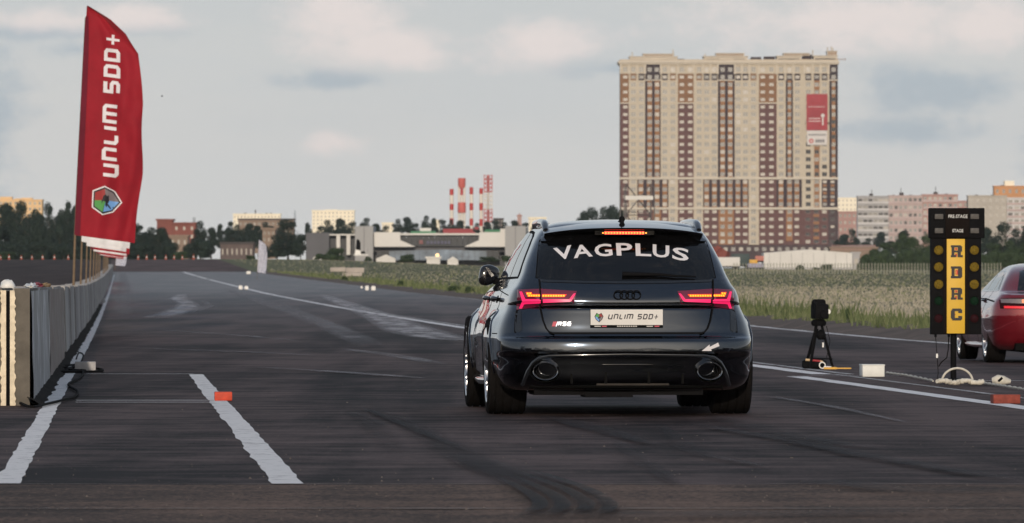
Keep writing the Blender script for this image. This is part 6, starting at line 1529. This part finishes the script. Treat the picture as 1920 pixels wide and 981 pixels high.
# ---- the dark estate car
YB = 50.0; XB = (1157.8 - CX) / FPX * YB
car = thing('estate_car', 'dark blue-grey estate car seen from behind, brake lights lit, white lettering on its glass', 'car', (XB, YB, gz(XB, YB)), ROT)
car.rotation_euler = (math.atan(-.0038), 0, ROT)
g2 = lambda y, c, s: math.exp(-((y - c) / s) ** 2)
def flare(y, z):
    k = max(0, min(1, (z - .22) / .18)) * max(0, min(1, (.775 - z) / .10)); k = k * k * (3 - 2 * k)
    side = .012 - .020 * ((y - 1.2) / 1.5) ** 2 + .040 * math.exp(-(abs(y + .02) / .43) ** 3.2) + .040 * math.exp(-(abs(y - 2.93) / .43) ** 3.2) - .018 * math.exp(-((y - 1.45) / .55) ** 4) * max(0, min(1, (.72 - z) / .2))
    return (side - (.012 - .020 * ((y - 1.2) / 1.5) ** 2)) * k + (.012 - .020 * ((y - 1.2) / 1.5) ** 2)
EST = dict(z=(.185, 1.424), zx=[.592, .597, .602, .607, .558, .566, .574, .797, .803, .809, .815, .965, .975],
    W=[(.185, .84), (.23, .895), (.30, .925), (.45, .935), (.55, .938), (.60, .930), (.66, .914), (.70, .899), (.74, .882), (.77, .869), (.80, .859), (.86, .846), (.905, .828), (.945, .797), (.98, .778), (1.02, .758), (1.10, .728), (1.20, .682), (1.28, .640), (1.34, .596), (1.375, .540), (1.395, .475), (1.41, .38), (1.419, .25), (1.424, .10)],
    yb=[(.185, .86), (.215, .93), (.26, .965), (.36, .985), (.43, 1.0), (.452, 1.030), (.468, 1.043), (.50, 1.042), (.535, 1.038), (.548, 1.034), (.557, 1.024), (.574, .988), (.592, .975), (.602, .972), (.66, .9635), (.74, .951), (.775, .9445), (.788, .934), (.797, .930), (.809, .972), (.818, .984), (.84, .980), (.88, .968), (.925, .950), (.955, .932), (.965, .922), (.985, .905),
        (1.0, .888), (1.05, .845), (1.10, .80), (1.20, .705), (1.28, .615), (1.33, .55), (1.36, .50), (1.385, .44), (1.40, .33), (1.412, .16), (1.42, -.05), (1.424, -.25)],
    yf=[(.185, 3.6), (.3, 3.78), (.45, 3.84), (.6, 3.83), (.7, 3.76), (.78, 3.58), (.84, 3.25), (.89, 2.85), (.94, 2.35), (.98, 2.0), (1.05, 1.86), (1.15, 1.64), (1.25, 1.40), (1.33, 1.18), (1.38, .98), (1.405, .78), (1.418, .58), (1.424, .45)],
    cb=lambda z: (.42 - .10 * min(1, max(0, (z - .82) / .2)), 3.1 + .8 * min(1, max(0, (z - .82) / .2))), cf=lambda z: (.75, 2.5) if z < 1 else (.6, 2.6), flare=flare)
bv, bf = car_body(EST, 110); SK = Skin(bv, bf)
bm_ = MB(); bm_.add(bv, bf); body = bm_.build('body', [M_body, M_black], car)
cut = []
for y in (0, 2.915):
    for s in (-1, 1):
        c = MB().lathe([(0, s * .60), (.392, s * .60), (.392, s * 1.15), (0, s * 1.15)], 48, 'x', 0, (0, y, .352)).build('well', M_black); cut.append(c)
DIFF = [(-.745, .16), (-.735, .215), (-.70, .315), (-.665, .375), (-.62, .412), (-.55, .427), (0, .436), (.55, .427), (.62, .412), (.665, .375), (.70, .315), (.735, .215), (.745, .16)]
cut.append(MB().prism(DIFF, -2.0, -.86).build('well', M_black))
boolean(body, cut); shade(body.data, 38)
def cp(name, mb, mat, smooth=40, parent=car, **k): return mb.build(name, mat, parent, smooth=smooth, **k)
# wheels
for s in (-1, 1): tyre(car, s * .822, 0, .352, .290, s, .272); tyre(car, s * .825, 2.915, .352, .285, s, .272)
# rear glass, surround and side windows
gx = lambda pts: mk(pts, 1170.0, 779.5, 259.0)
GLASS = [(-.645, .998), (-.637, 1.06), (-.618, 1.18), (-.600, 1.26), (-.560, 1.300), (-.45, 1.320), (-.22, 1.333), (0, 1.336), (.22, 1.333), (.45, 1.320), (.560, 1.300), (.600, 1.26), (.618, 1.18), (.637, 1.06), (.645, .998), (.60, .985), (.3, .975), (0, .972), (-.3, .975), (-.60, .985)]
SK.patch([(a * 1.012, b + (.006 if b > 1.1 else -.004)) for a, b in GLASS], 'glass_seal', M_black, car, .002, .01)
glass = SK.patch(GLASS, 'rear_window', M_tint, car, .005, .006)
for sg in (-1, 1):
    OUT = [(-.48, .992), (-.475, 1.02), (-.40, 1.13), (-.29, 1.235), (-.16, 1.302), (.0, 1.330), (.35, 1.344), (.9, 1.346), (1.12, 1.335), (1.32, 1.285), (1.55, 1.18), (1.92, .995), (1.6, .985), (.5, .985)]
    SK.patch(OUT, 'window_trim', M_black, car, .003, .010, 'side', sg, .05)
    for poly in ([(-.435, 1.005), (-.37, 1.11), (-.265, 1.215), (-.14, 1.285), (.01, 1.312), (.215, 1.322), (.19, 1.003)],
                 [(.245, 1.003), (.27, 1.324), (.9, 1.330), (1.02, 1.325), (1.0, 1.000)],
                 [(1.07, 1.000), (1.09, 1.322), (1.30, 1.272), (1.53, 1.168), (1.83, 1.010), (1.6, 1.0)]):
        SK.patch(poly, 'side_window', M_side, car, .006, .004, 'side', sg, .06)
    # shut lines along the side, handles, sill, arch lip
    for ln in ([(.20, .99), (.12, .80), (.40, .42), (.42, .30)], [(1.04, .99), (1.05, .30)], [(2.02, .96), (2.06, .30)]): SK.line(ln, .008, 'shut_line', M_black, car, .0015, 'side', sg)
    SK.line([(-.60, .592), (-.40, .592)], .007, 'shut_line', M_black, car, .0015, 'side', sg); SK.line([(-.52, .868), (.5, .905), (1.6, .895), (2.2, .88)], .007, 'crease_line', M_black, car, .0008, 'side', sg)
    for y in (.42, 1.36):
        p = SK.side(y, .842, sg, .0); h = MB(); h.tube([p + Vector((sg * .004, .11, 0)), p + Vector((sg * .034, .08, .004)), p + Vector((sg * .038, -.08, .004)), p + Vector((sg * .004, -.12, 0))], [.012, .018, .018, .012], 8); cp('door_handle', h, M_blackp, 60)
        SK.patch([(y + .09 * math.cos(a), .838 + .028 * math.sin(a)) for a in np.linspace(0, 2 * math.pi, 17)[:-1]], 'handle_cup', M_black, car, .002, .004, 'side', sg)
    sill = MB(); sill.tube([(sg * .90, .44, .235), (sg * .915, 1.4, .225), (sg * .90, 2.5, .235)], [.035, .04, .035], 8); cp('side_sill', sill, M_body, 60)
    lip = MB(); lip.tube([SK.side(.402 * math.cos(a), .352 + .402 * math.sin(a), sg, -.004) for a in np.linspace(-.15, math.pi + .12, 30)], .012, 8); cp('arch_lip', lip, M_body, 60)
    lip = MB(); lip.tube([SK.side(2.915 + .402 * math.cos(a), .352 + .402 * math.sin(a), sg, -.004) for a in np.linspace(-.1, math.pi + .1, 30)], .012, 8); cp('arch_lip', lip, M_body, 60)
    # mirror
    mh = bmesh.new(); bmesh.ops.create_cube(mh, size=1); bmesh.ops.subdivide_edges(mh, edges=mh.edges[:], cuts=5, use_grid_fill=True)
    for v in mh.verts:
        d = v.co * 2; m4 = (abs(d.x) ** 3.2 + abs(d.y) ** 3.2 + abs(d.z) ** 3.2) ** (1 / 3.2); c = d / max(m4, 1e-6)
        tap = 1 - .30 * max(0, c.x * sg * -1) - .1 * max(0, c.z); v.co = Vector((c.x * .078, c.y * .062 * tap, c.z * .084 * tap))
        v.co.x += sg * .012 * v.co.z / .084 * -1; v.co.y += .03 * c.x * sg * -.5
    me = bpy.data.meshes.new('mirror_housing'); mh.to_mesh(me); mh.free(); me.materials.append(M_gloss); shade(me, 60)
    mo = link('mirror_housing', me, car, (sg * .832, 2.03, 1.022))
    gl = MB(); gl.add([(sg * .031, -.066, .056), (sg * .010, -.066, .052), (-sg * .036, -.066, -.008), (-sg * .012, -.066, -.018)], [(0, 1, 2, 3)]); cp('mirror_glass', gl, pmat('mirror_glass', (.35, .36, .38), .05, 1.0, var=0), None, mo)
    st_ = MB(); st_.tube([(sg * .72, 2.0, .968), (sg * .80, 2.03, .972)], [.03, .022], 8); cp('mirror_arm', st_, M_black, 60)
    rl = MB(); rl.tube([(sg * .556, -.48, 1.335), (sg * .556, -.41, 1.368), (sg * .554, -.29, 1.390), (sg * .550, .2, 1.400), (sg * .550, .8, 1.396), (sg * .545, 1.0, 1.36)], [.022, .028, .030, .030, .030, .02], 10); cp('roof_rail', rl, M_blackp, 60)
# spoiler over the glass with the high brake light
sp = MB(); n = 29; vs = []
for i in range(n):
    x = -.575 + 1.15 * i / (n - 1); u = abs(x) / .575
    ye = -.735 + .13 * u ** 2.4; ze = 1.356 - .040 * u ** 2.6; yr = -.40 + .02 * u; zr = 1.3955 - .052 * u ** 2.6
    vs += [(x, yr, zr + .004), (x, (yr + ye) / 2, (zr + ze) / 2 + .009), (x, ye, ze), (x, ye + .004, ze - .013), (x, ye + .05, ze - .024), (x, ye + .16, ze - .035)]
fs = [(i * 6 + j, i * 6 + j + 1, (i + 1) * 6 + j + 1, (i + 1) * 6 + j) for i in range(n - 1) for j in range(5)] + [tuple(range(6)), tuple((n - 1) * 6 + j for j in range(5, -1, -1))]
sp.add(vs, fs); spo = cp('roof_spoiler', sp, M_body, 50)
for s in (-1, 1):
    SK.patch([(s * .60, 1.262), (s * .592, 1.292), (s * .545, 1.318), (s * .49, 1.322), (s * .50, 1.29), (s * .535, 1.262)][::s], 'spoiler_blade', M_blackp, car, .03, .03)
bl = MB(); n = 20
for i in range(n):
    a = -.208 + .416 * i / n; b = a + .416 / n - .003; ya = -.708 + .02 * (abs(a + b) / .42) ** 2
    bl.box(a, b, ya, ya + .02, 1.3085, 1.330)
cp('high_brake_light', bl, M_ledr, None)
bl2 = MB()
for i in range(n):
    a = -.208 + .416 * i / n; b = a + .416 / n; c = (a + b) / 2; ya = -.7115 + .02 * (abs(a + b) / .42) ** 2; bl2.box(c - .0055, c + .0055, ya, ya + .01, 1.314, 1.3235)
cp('brake_light_led', bl2, M_led, None)
cp('brake_light_housing', MB().box(-.215, .215, -.698, -.60, 1.304, 1.334), M_tint, None)
an = MB(); an.add([(-.022, -.50, 1.372), (.022, -.50, 1.372), (.0, -.47, 1.432), (-.02, -.22, 1.398), (.02, -.22, 1.398), (.0, -.40, 1.436)], [(0, 1, 2), (1, 4, 5, 2), (0, 2, 5, 3), (3, 5, 4), (0, 3, 4, 1)])
an.lathe([(0, -.024), (.016, -.018), (.023, 0), (.016, .018), (0, .024)], 14, 'z', 0, (0, -.455, 1.420)); an.tube([(0, -.45, 1.43), (0, -.435, 1.482)], [.006, .002], 6); cp('roof_antenna', an, M_black, 40)
# rear wiper
wp = MB(); w_ = [SK.rear(x, z, .03) for x, z in ((-.03, 1.022), (.10, 1.020), (.24, 1.018), (.36, 1.008), (.50, 1.003))]; wp.tube(w_, [.018, .014, .011, .008, .005], 8); cp('rear_wiper', wp, M_black, 60)
# lettering on the glass
M_vinyl = pmat('white_vinyl', (.66, .64, .66), .6, var=.04)
lv, lf = [], []
for ch, cx_, cy_, w_, rot in (('V', 1055.5, 475, 35, 10), ('A', 1090.5, 471.8, 36, 6), ('G', 1130, 470, 33, 3), ('P', 1169.5, 468.5, 30, 0), ('L', 1205, 469.5, 29, -2), ('U', 1238, 472, 31, -5), ('S', 1274.5, 477.5, 31, -9)):
    v, f = text_mesh(ch, .020); v = fit(v, w_ / 259, 23.5 / 259); c, s = math.cos(R(rot)), math.sin(R(rot)); o = len(lv)
    for a, b in v:
        a -= w_ / 518; b -= 23.5 / 518; lv.append(((cx_ - 1170) / 259 + (a * c - b * s), (779.5 - cy_) / 259 + (a * s + b * c)))
    lf += [tuple(i + o for i in q) for q in f]
SK.patch(lv, 'lettering', M_vinyl, glass, .009, .003, step=.04, faces=lf)
# tail lights
def lz(pts): return [((970 + a / 14.015 - 1177) / 261, (782 - (530 + b / 14.015)) / 261) for a, b in pts]
HOUSE = lz([(40, 200), (620, 178), (1575, 242), (1480, 598), (700, 640), (25, 735)])
GUIDE = [lz([(95, 255), (155, 250), (215, 400), (240, 452), (632, 455), (632, 516), (160, 520)]), lz([(150, 532), (632, 528), (632, 566), (250, 586), (225, 602), (160, 700), (90, 700)]), lz([(688, 455), (1370, 455), (1490, 305), (1547, 300), (1432, 500), (1390, 522), (688, 552)])]
LEDS = [lz([(250, 268), (400, 272), (410, 322), (607, 322), (607, 388), (300, 388)]), lz([(670, 322), (1310, 330), (1240, 396), (670, 396)])]
for sg in (1, -1):
    f = (lambda p: p) if sg == 1 else mir
    lh = SK.patch(f(HOUSE), 'tail_light', M_lens, car, .006, .014)
    for p in GUIDE: SK.patch(f(p), 'light_guide', M_pink, lh, .0095, .003)
    for p in LEDS: SK.patch(f(p), 'brake_light', M_ledr, lh, .0095, .003, smooth=None)
    dots = [(x, 362) for x in range(700, 1260, 66)] + [(x, 358) for x in range(335, 600, 62)] + [(300, 305), (365, 302)]
    for a, b in dots: SK.patch(f(lz([(a - 22, b - 22), (a + 26, b - 22), (a + 22, b + 24), (a - 26, b + 24)])), 'led', M_led, lh, .0125, .002)
    SK.patch(f(lz([(230, 610), (630, 580), (630, 625), (215, 680)])), 'lower_reflector', M_lens, lh, .009, .002)
    # shut lines of the tailgate, quarter and bumper
    SK.line(f([(-.628, .985), (-.624, .90), (-.622, .77), (-.605, .69), (-.583, .632), (-.560, .606), (-.525, .596)]), .011, 'shut_line', M_black, car, .011)
    SK.line(f([(-.78, .770), (-.795, .70), (-.80, .60)]), .014, 'shut_line', M_black, car, .002)
    SK.patch(f([(-.80, .755), (-.755, .758), (-.752, .62), (-.775, .602), (-.80, .61)]), 'side_vent', M_blackp, car, .003, .004)
    SK.patch(f([(-.765, .462), (-.69, .466), (-.69, .49), (-.765, .488)]), 'tow_cover', M_body, car, .002, .002)
SK.line([(-.53, .597), (.53, .597)], .014, 'shut_line', M_black, car, .001)
SK.line([(-.62, .803), (.62, .803)], .016, 'tailgate_crease', M_blackp, car, .0012)
SK.line([(-.60, .9665), (-.3, .957), (0, .954), (.3, .957), (.60, .9665)], .008, 'shut_line', M_black, car, .001)
SK.patch([(-.62, .967), (-.3, .958), (0, .955), (.3, .958), (.62, .967), (.635, .992), (.60, .986), (0, .974), (-.60, .986), (-.635, .992)], 'glass_base', M_blackp, car, .0035, .004)
# badges
em = MB()
for px in (1159.1, 1170.4, 1181.7, 1193.0):
    x, z = (px - 1176.2) / 261, (782 - 554.5) / 261; p = SK.rear(x, z, .010)
    em.tube([(x + .031 * math.cos(a), p.y + .004 * math.sin(a * 1.0), z + .031 * math.sin(a)) for a in np.linspace(0, 2 * math.pi, 29)], .0048, 6, caps=False)
cp('ring_emblem', em, M_black, 60)
def flat_block(txt, x0, x1, y0, y1, mat, parent, off, name, shear=.25, sw=SW):
    V, F, W = block_text(txt, shear, .17, .4, sw); a = [((x0 + (x1 - x0) * u / W - 1177) / 261, (782 - (y1 - (y1 - y0) * v)) / 261) for u, v in V]
    return SK.patch(a, name, mat, parent, off, .003, faces=F)
M_badge = pmat('badge_silver', (.55, .58, .66), .3, .5, var=0); M_badr = pmat('badge_red', (.45, .01, .05), .4, var=0)
flat_block('RS6', 1046.5, 1072.5, 604.5, 612.5, M_badge, car, .008, 'badge_letters', .22, .24)
SK.patch(mk([(1035.5, 613.5), (1038.5, 604.5), (1045.5, 604.5), (1042, 613.5)]), 'badge_flash', M_badr, car, .008, .003); SK.patch(mk([(1042.6, 613.5), (1046.1, 604.5), (1048, 604.5), (1044.6, 613.5)]), 'badge_flash', M_badge, car, .008, .003)
# number plate, frame, print
yp = SK.rear(0, .70, 0).y; pcx = (1175.6 - 1177) / 261; pz0, pz1 = (782 - 615.5) / 261, (782 - 581.5) / 261
pl = cp('plate_frame', MB().box(pcx - .262, pcx + .262, yp - .022, yp + .02, pz0, pz1), M_plastic, None)
M_plate = pmat('plate_white', (.60, .585, .56), .45, var=.05, scale=12)
cp('number_plate', MB().box(pcx - .260, pcx + .260, yp - .026, yp - .020, pz0 + .018, pz1 - .001), M_plate, None, pl)
def pprint(poly, mat, name, o=.0275):
    cp(name, MB().add([((a - 1177) / 261, yp - o, (782 - b) / 261) for a, b in poly], [tuple(range(len(poly)))]), mat, None, pl, fix=False)
V, F, W = block_text('UNLIM 500+', .25, .24, .62, .20)
cp('plate_lettering', MB().add([((1139.7 + (1236.2 - 1139.7) * u / W - 1177) / 261, yp - .028, (782 - (600.3 - 10.2 * v)) / 261) for u, v in V], F), pmat('plate_ink', (.012, .010, .025), .6, var=0), None, pl, fix=False)
hx = [(1119, 588), (1123.6, 590.8), (1128, 588), (1132, 594.6), (1129.5, 600.5), (1124, 606), (1117.5, 600.5), (1115, 594.6)]
pprint(hx, EM['black'], 'plate_emblem')
sc_ = lambda p, k: [(1123.6 + (a - 1123.6) * k, 596.5 + (b - 596.5) * k) for a, b in p]
h2 = sc_(hx, .84)
for poly, c in (([h2[7], h2[0], h2[1], (1123.6, 597)], 'green'), ([h2[1], h2[2], h2[3], (1123.6, 597)], 'red'), ([h2[3], h2[4], (1126, 603), (1123.6, 597)], 'grey'), ([h2[5], h2[6], h2[7], (1123.6, 597)], 'blue')): pprint(poly, EM[c], 'plate_emblem_field', .0285)
pprint([(1121, 597), (1124, 595), (1127, 594), (1126, 596.5), (1128, 598), (1124, 598.5), (1121.5, 599.5)], EM['black'], 'plate_emblem_figure', .0295)
M_fr_w = pmat('frame_print_white', (.45, .43, .40), .6, var=0)
for a, b, m_ in ((1115, 1127, M_fr_w), (1129, 1138, M_badr), (1213, 1225, M_fr_w), (1228, 1237, M_badr)): pprint([(a, 614.2), (b, 614.2), (b, 612.2), (a, 612.2)], m_, 'frame_print', .0235)
for i in range(9): pprint([(1157.5 + i * 4.3, 614.3), (1160.6 + i * 4.3, 614.3), (1160.6 + i * 4.3, 612.0), (1157.5 + i * 4.3, 612.0)], M_fr_w, 'frame_print', .0235)
# white arrow sticker over the tow point
SK.patch(mk([(1316, 659.5), (1331, 647.5), (1331, 652), (1347.5, 643.8), (1350, 650.5), (1333.5, 656.5), (1335, 659.5)]), 'arrow_sticker', M_vinyl, car, .004, .003)
# bumper: lip, diffuser, exhausts
M_lip = paint('gloss_lip', (.012, .014, .018), .12, .2)
lp = MB(); ring = DIFF[1:-1]
dense = []
for i in range(len(ring) - 1):
    n_ = max(2, int(abs(ring[i + 1][0] - ring[i][0]) / .05) + 2)
    for k in range(n_): dense.append((ring[i][0] + (ring[i + 1][0] - ring[i][0]) * k / n_, ring[i][1] + (ring[i + 1][1] - ring[i][1]) * k / n_))
dense.append(ring[-1])
lp.tube([SK.rear(a * 1.012, b + .010, -.006) for a, b in dense], .017, 10); cp('diffuser_surround', lp, M_lip, 60)
l2 = MB(); l2.tube([SK.rear(a * .955, b - .020, -.022) for a, b in dense], .012, 8); cp('diffuser_inner_lip', l2, M_blackp, 60)
SK.line([(-.80, .462), (-.5, .456), (0, .452), (.5, .456), (.80, .462)], .012, 'bumper_crease', M_blackp, car, .0015)
df = MB(); n_ = 40; vs = []
for i in range(n_ + 1):      # recessed diffuser panel with a sloping foot
    x = -.70 + 1.40 * i / n_; cv = .10 * (abs(x) / .7) ** 2.4
    vs += [(x, -.925 + cv, .42), (x, -.935 + cv, .36), (x, -.93 + cv, .235), (x, -.955 + cv, .222), (x, -.945 + cv, .205), (x, -.70 + cv, .165)]
df.add(vs, [(i * 6 + j, i * 6 + j + 1, (i + 1) * 6 + j + 1, (i + 1) * 6 + j) for i in range(n_) for j in range(5)]); cp('diffuser', df, M_plastic, 35, fix=False)
for x in (-.40, -.155, .155, .40): cp('diffuser_fin', MB().prism([(x - .007, .40), (x + .007, .40), (x + .009, .235), (x - .009, .235)], -.985 + .05 * abs(x), -.90), M_plastic, None)
hb = MB(); hb.tube([(x, -.985 + .11 * (abs(x) / .7) ** 2.4, .372) for x in np.linspace(-.47, .47, 20)], .006, 6); cp('diffuser_bar', hb, M_blackp, 60)
cp('diffuser_foot', MB().box(-.22, .30, -.965, -.90, .222, .236), pmat('worn_plastic', (.035, .030, .026), .6, var=.3, scale=15, spec=.1), None)
for s in (-1, 1):
    cx_ = s * .592; e = MB(); e.lathe([(.074, -.80), (.086, -.955), (.0905, -1.0), (.0895, -1.010), (.0845, -1.007), (.080, -.985), (.072, -.86)], 40, 'y', 0, (cx_, 0, .325), 1.0, .70); ep = cp('exhaust_tip', e, M_chrome, 50)
    e = MB(); e.lathe([(.0795, -.984), (.068, -.86), (0, -.86)], 32, 'y', 0, (cx_, 0, .325), 1.0, .70); cp('exhaust_bore', e, M_tip, 50, ep)
    e = MB(); e.lathe([(.030, -.86), (.030, -.93), (.026, -.93), (.026, -.87), (0, -.87)], 18, 'y', 0, (cx_ - .03, 0, .322)); e.lathe([(.030, -.86), (.030, -.93), (.026, -.93), (.026, -.87), (0, -.87)], 18, 'y', 0, (cx_ + .035, 0, .322)); cp('exhaust_pipe', e, M_black, 50, ep)
    e = MB(); e.lathe([(.098, -.87), (.100, -.955), (.104, -.960), (.112, -.95)], 40, 'y', 0, (cx_, 0, .325), 1.0, .74); cp('exhaust_bezel', e, M_plastic, 60)
ub = MB(); ub.box(-.56, .56, -.80, 3.2, .150, .20); ub.box(-.30, .05, -.84, -.4, .135, .17); ub.box(-.66, -.52, -.78, -.2, .15, .2); cp('underbody', ub, M_black, None)
ax_ = MB(); ax_.tube([(-.7, 0, .30), (.7, 0, .30)], .05, 8); ax_.tube([(-.7, 2.915, .30), (.7, 2.915, .30)], .05, 8); cp('axle', ax_, M_black, 60)

# ---- the red saloon on the far lane
def flare2(y, z):
    k = max(0, min(1, (z - .2) / .15)) * max(0, min(1, (.74 - z) / .16)); return k * (.028 * g2(y, 0, .38) + .028 * g2(y, 2.6, .38))
SAL = dict(z=(.17, 1.285), zx=[.86, .875, .89, .90],
    W=[(.17, .78), (.24, .84), (.4, .865), (.6, .872), (.72, .862), (.80, .83), (.86, .785), (.90, .755), (.94, .725), (1.02, .68), (1.12, .615), (1.2, .55), (1.24, .49), (1.265, .38), (1.278, .24), (1.285, .08)],
    yb=[(.17, .72), (.22, .82), (.30, .89), (.45, .925), (.60, .93), (.75, .925), (.84, .93), (.875, .925), (.89, .86), (.90, .74), (.915, .58), (.95, .52), (1.0, .45), (1.08, .34), (1.15, .22), (1.2, .08), (1.24, -.10), (1.265, -.32), (1.278, -.55), (1.285, -.8)],
    yf=[(.17, 3.2), (.3, 3.38), (.5, 3.42), (.62, 3.38), (.72, 3.15), (.8, 2.65), (.86, 2.2), (.9, 1.95), (.98, 1.8), (1.1, 1.5), (1.2, 1.3), (1.26, 1.15), (1.285, 1.05)],
    cb=lambda z: (.42, 2.8) if z < .9 else (.30, 3.0), cf=lambda z: (.6, 2.5), flare=flare2)
Yr = 82.6; Xr = wx(1846.5, Yr) + .875; M_redp = paint('dark_red_paint', (.21, .009, .018), .18, .55)
red = thing('red_saloon', 'dark red saloon partly hidden by the start light at the right frame edge', 'car', (Xr, Yr, gz(Xr, Yr)), ROT); red.scale = (1, 1, .94)
rv, rf = car_body(SAL, 70); RS = Skin(rv, rf); rb = MB().add(rv, rf).build('body', [M_redp, M_black], red); cut = []
for y in (0, 2.6):
    for s in (-1, 1): cut.append(MB().lathe([(0, s * .55), (.345, s * .55), (.345, s * 1.1), (0, s * 1.1)], 40, 'x', 0, (0, y, .31)).build('well', M_black))
boolean(rb, cut); shade(rb.data, 38)
for s in (-1, 1): tyre(red, s * .765, 0, .312, .235, s, .235, spokes=7); tyre(red, s * .765, 2.6, .312, .225, s, .235, spokes=7)
for sg in (-1, 1):
    RS.patch([(-.16, .925), (-.02, 1.02), (.22, 1.135), (.5, 1.195), (.95, 1.212), (1.2, 1.185), (1.5, 1.06), (1.85, .915), (.8, .91)], 'window_trim', M_blackp, red, .003, .01, 'side', sg, .06)
    for poly in ([(-.08, .94), (.04, 1.03), (.24, 1.12), (.235, .94)], [(.27, .935), (.275, 1.13), (.5, 1.178), (.82, 1.192), (.80, .93)], [(.87, .93), (.88, 1.193), (1.18, 1.17), (1.47, 1.05), (1.7, .945)]): RS.patch(poly, 'side_window', M_side, red, .006, .004, 'side', sg, .08)
    for y in (.42, 1.32):
        p = RS.side(y, .80, sg); cp('door_handle', MB().tube([p + Vector((sg * .003, .1, 0)), p + Vector((sg * .03, .07, 0)), p + Vector((sg * .03, -.07, 0)), p + Vector((sg * .003, -.1, 0))], .013, 8), M_blackp, 60, red)
    for ln in ([(.22, .92), (.16, .76), (.36, .45), (.36, .25)], [(.84, .92), (.85, .25)], [(1.85, .9), (1.87, .25)]): RS.line(ln, .010, 'shut_line', M_black, red, .0015, 'side', sg)
    RS.line([(-.55, .79), (.4, .82), (1.9, .81)], .016, 'side_moulding', M_black, red, .004, 'side', sg)
    cp('side_sill', MB().tube([(sg * .82, .36, .22), (sg * .85, 1.3, .215), (sg * .82, 2.25, .22)], .035, 8), M_redp, 60, red)
    f = (lambda p: p) if sg == -1 else mir
    RS.patch(f([(-.80, .83), (-.79, .70), (-.45, .69), (-.42, .80), (-.46, .845)]), 'tail_light', pmat('red_lens', (.25, .012, .015), .1, var=0, coat=1), red, .006, .01)
    RS.patch(f([(-.78, .825), (-.78, .775), (-.52, .765), (-.50, .825)]), 'indicator', pmat('clear_tail_lens', (.16, .13, .14), .4, var=.2, scale=30, coat=1), red, .009, .003)
    RS.patch(f([(-.545, .815), (-.545, .775), (-.50, .775), (-.50, .815)]), 'lamp_glow', pmat('lit_red', (.8, .2, .1), .3, var=0, emit=(1, .25, .10), es=.8), red, .012, .003)
    RS.patch(f([(-.75, .735), (-.75, .705), (-.5, .70), (-.5, .73)]), 'brake_light', pmat('lit_brake', (.6, .02, .03), .3, var=0, emit=(1, .02, .04), es=.35), red, .009, .003)
RS.patch([(-.55, .93), (-.47, 1.18), (-.3, 1.215), (.3, 1.215), (.47, 1.18), (.55, .93)], 'rear_window', M_tint, red, .005, .008)
RS.line([(-.42, .86), (-.40, .62), (-.36, .60), (.36, .60), (.40, .62), (.42, .86)], .01, 'shut_line', M_black, red, .001)
RS.patch([(-.26, .66), (.26, .66), (.26, .77), (-.26, .77)], 'number_plate', M_plate, red, .01, .012)
cp('rear_valance', MB().box(-.62, .62, -.90, -.6, .17, .26), M_plastic, None, red); cp('underbody', MB().box(-.5, .5, -.6, 3.0, .14, .19), M_black, None, red)
cp('exhaust_tip', MB().lathe([(.03, -.80), (.034, -.94), (.028, -.94), (.026, -.85)], 18, 'y', 0, (-.42, 0, .20)), M_chrome, 40, red)
# ------------------------------------------------------------------ summer haze
hz = MB().box(-2100, 2100, -420, 5100, -12.0, 99.0).build('haze', pmat('haze', (1, 1, 1), var=0)); hz['kind'] = 'stuff'
hm = hz.data.materials[0]; nt = hm.node_tree; nt.nodes.clear()
pv = nt.nodes.new('ShaderNodeVolumePrincipled'); pv.inputs['Color'].default_value = (.86, .90, .95, 1); pv.inputs['Density'].default_value = .000042; pv.inputs['Anisotropy'].default_value = .2
mo_ = nt.nodes.new('ShaderNodeOutputMaterial'); nt.links.new(pv.outputs[0], mo_.inputs['Volume'])
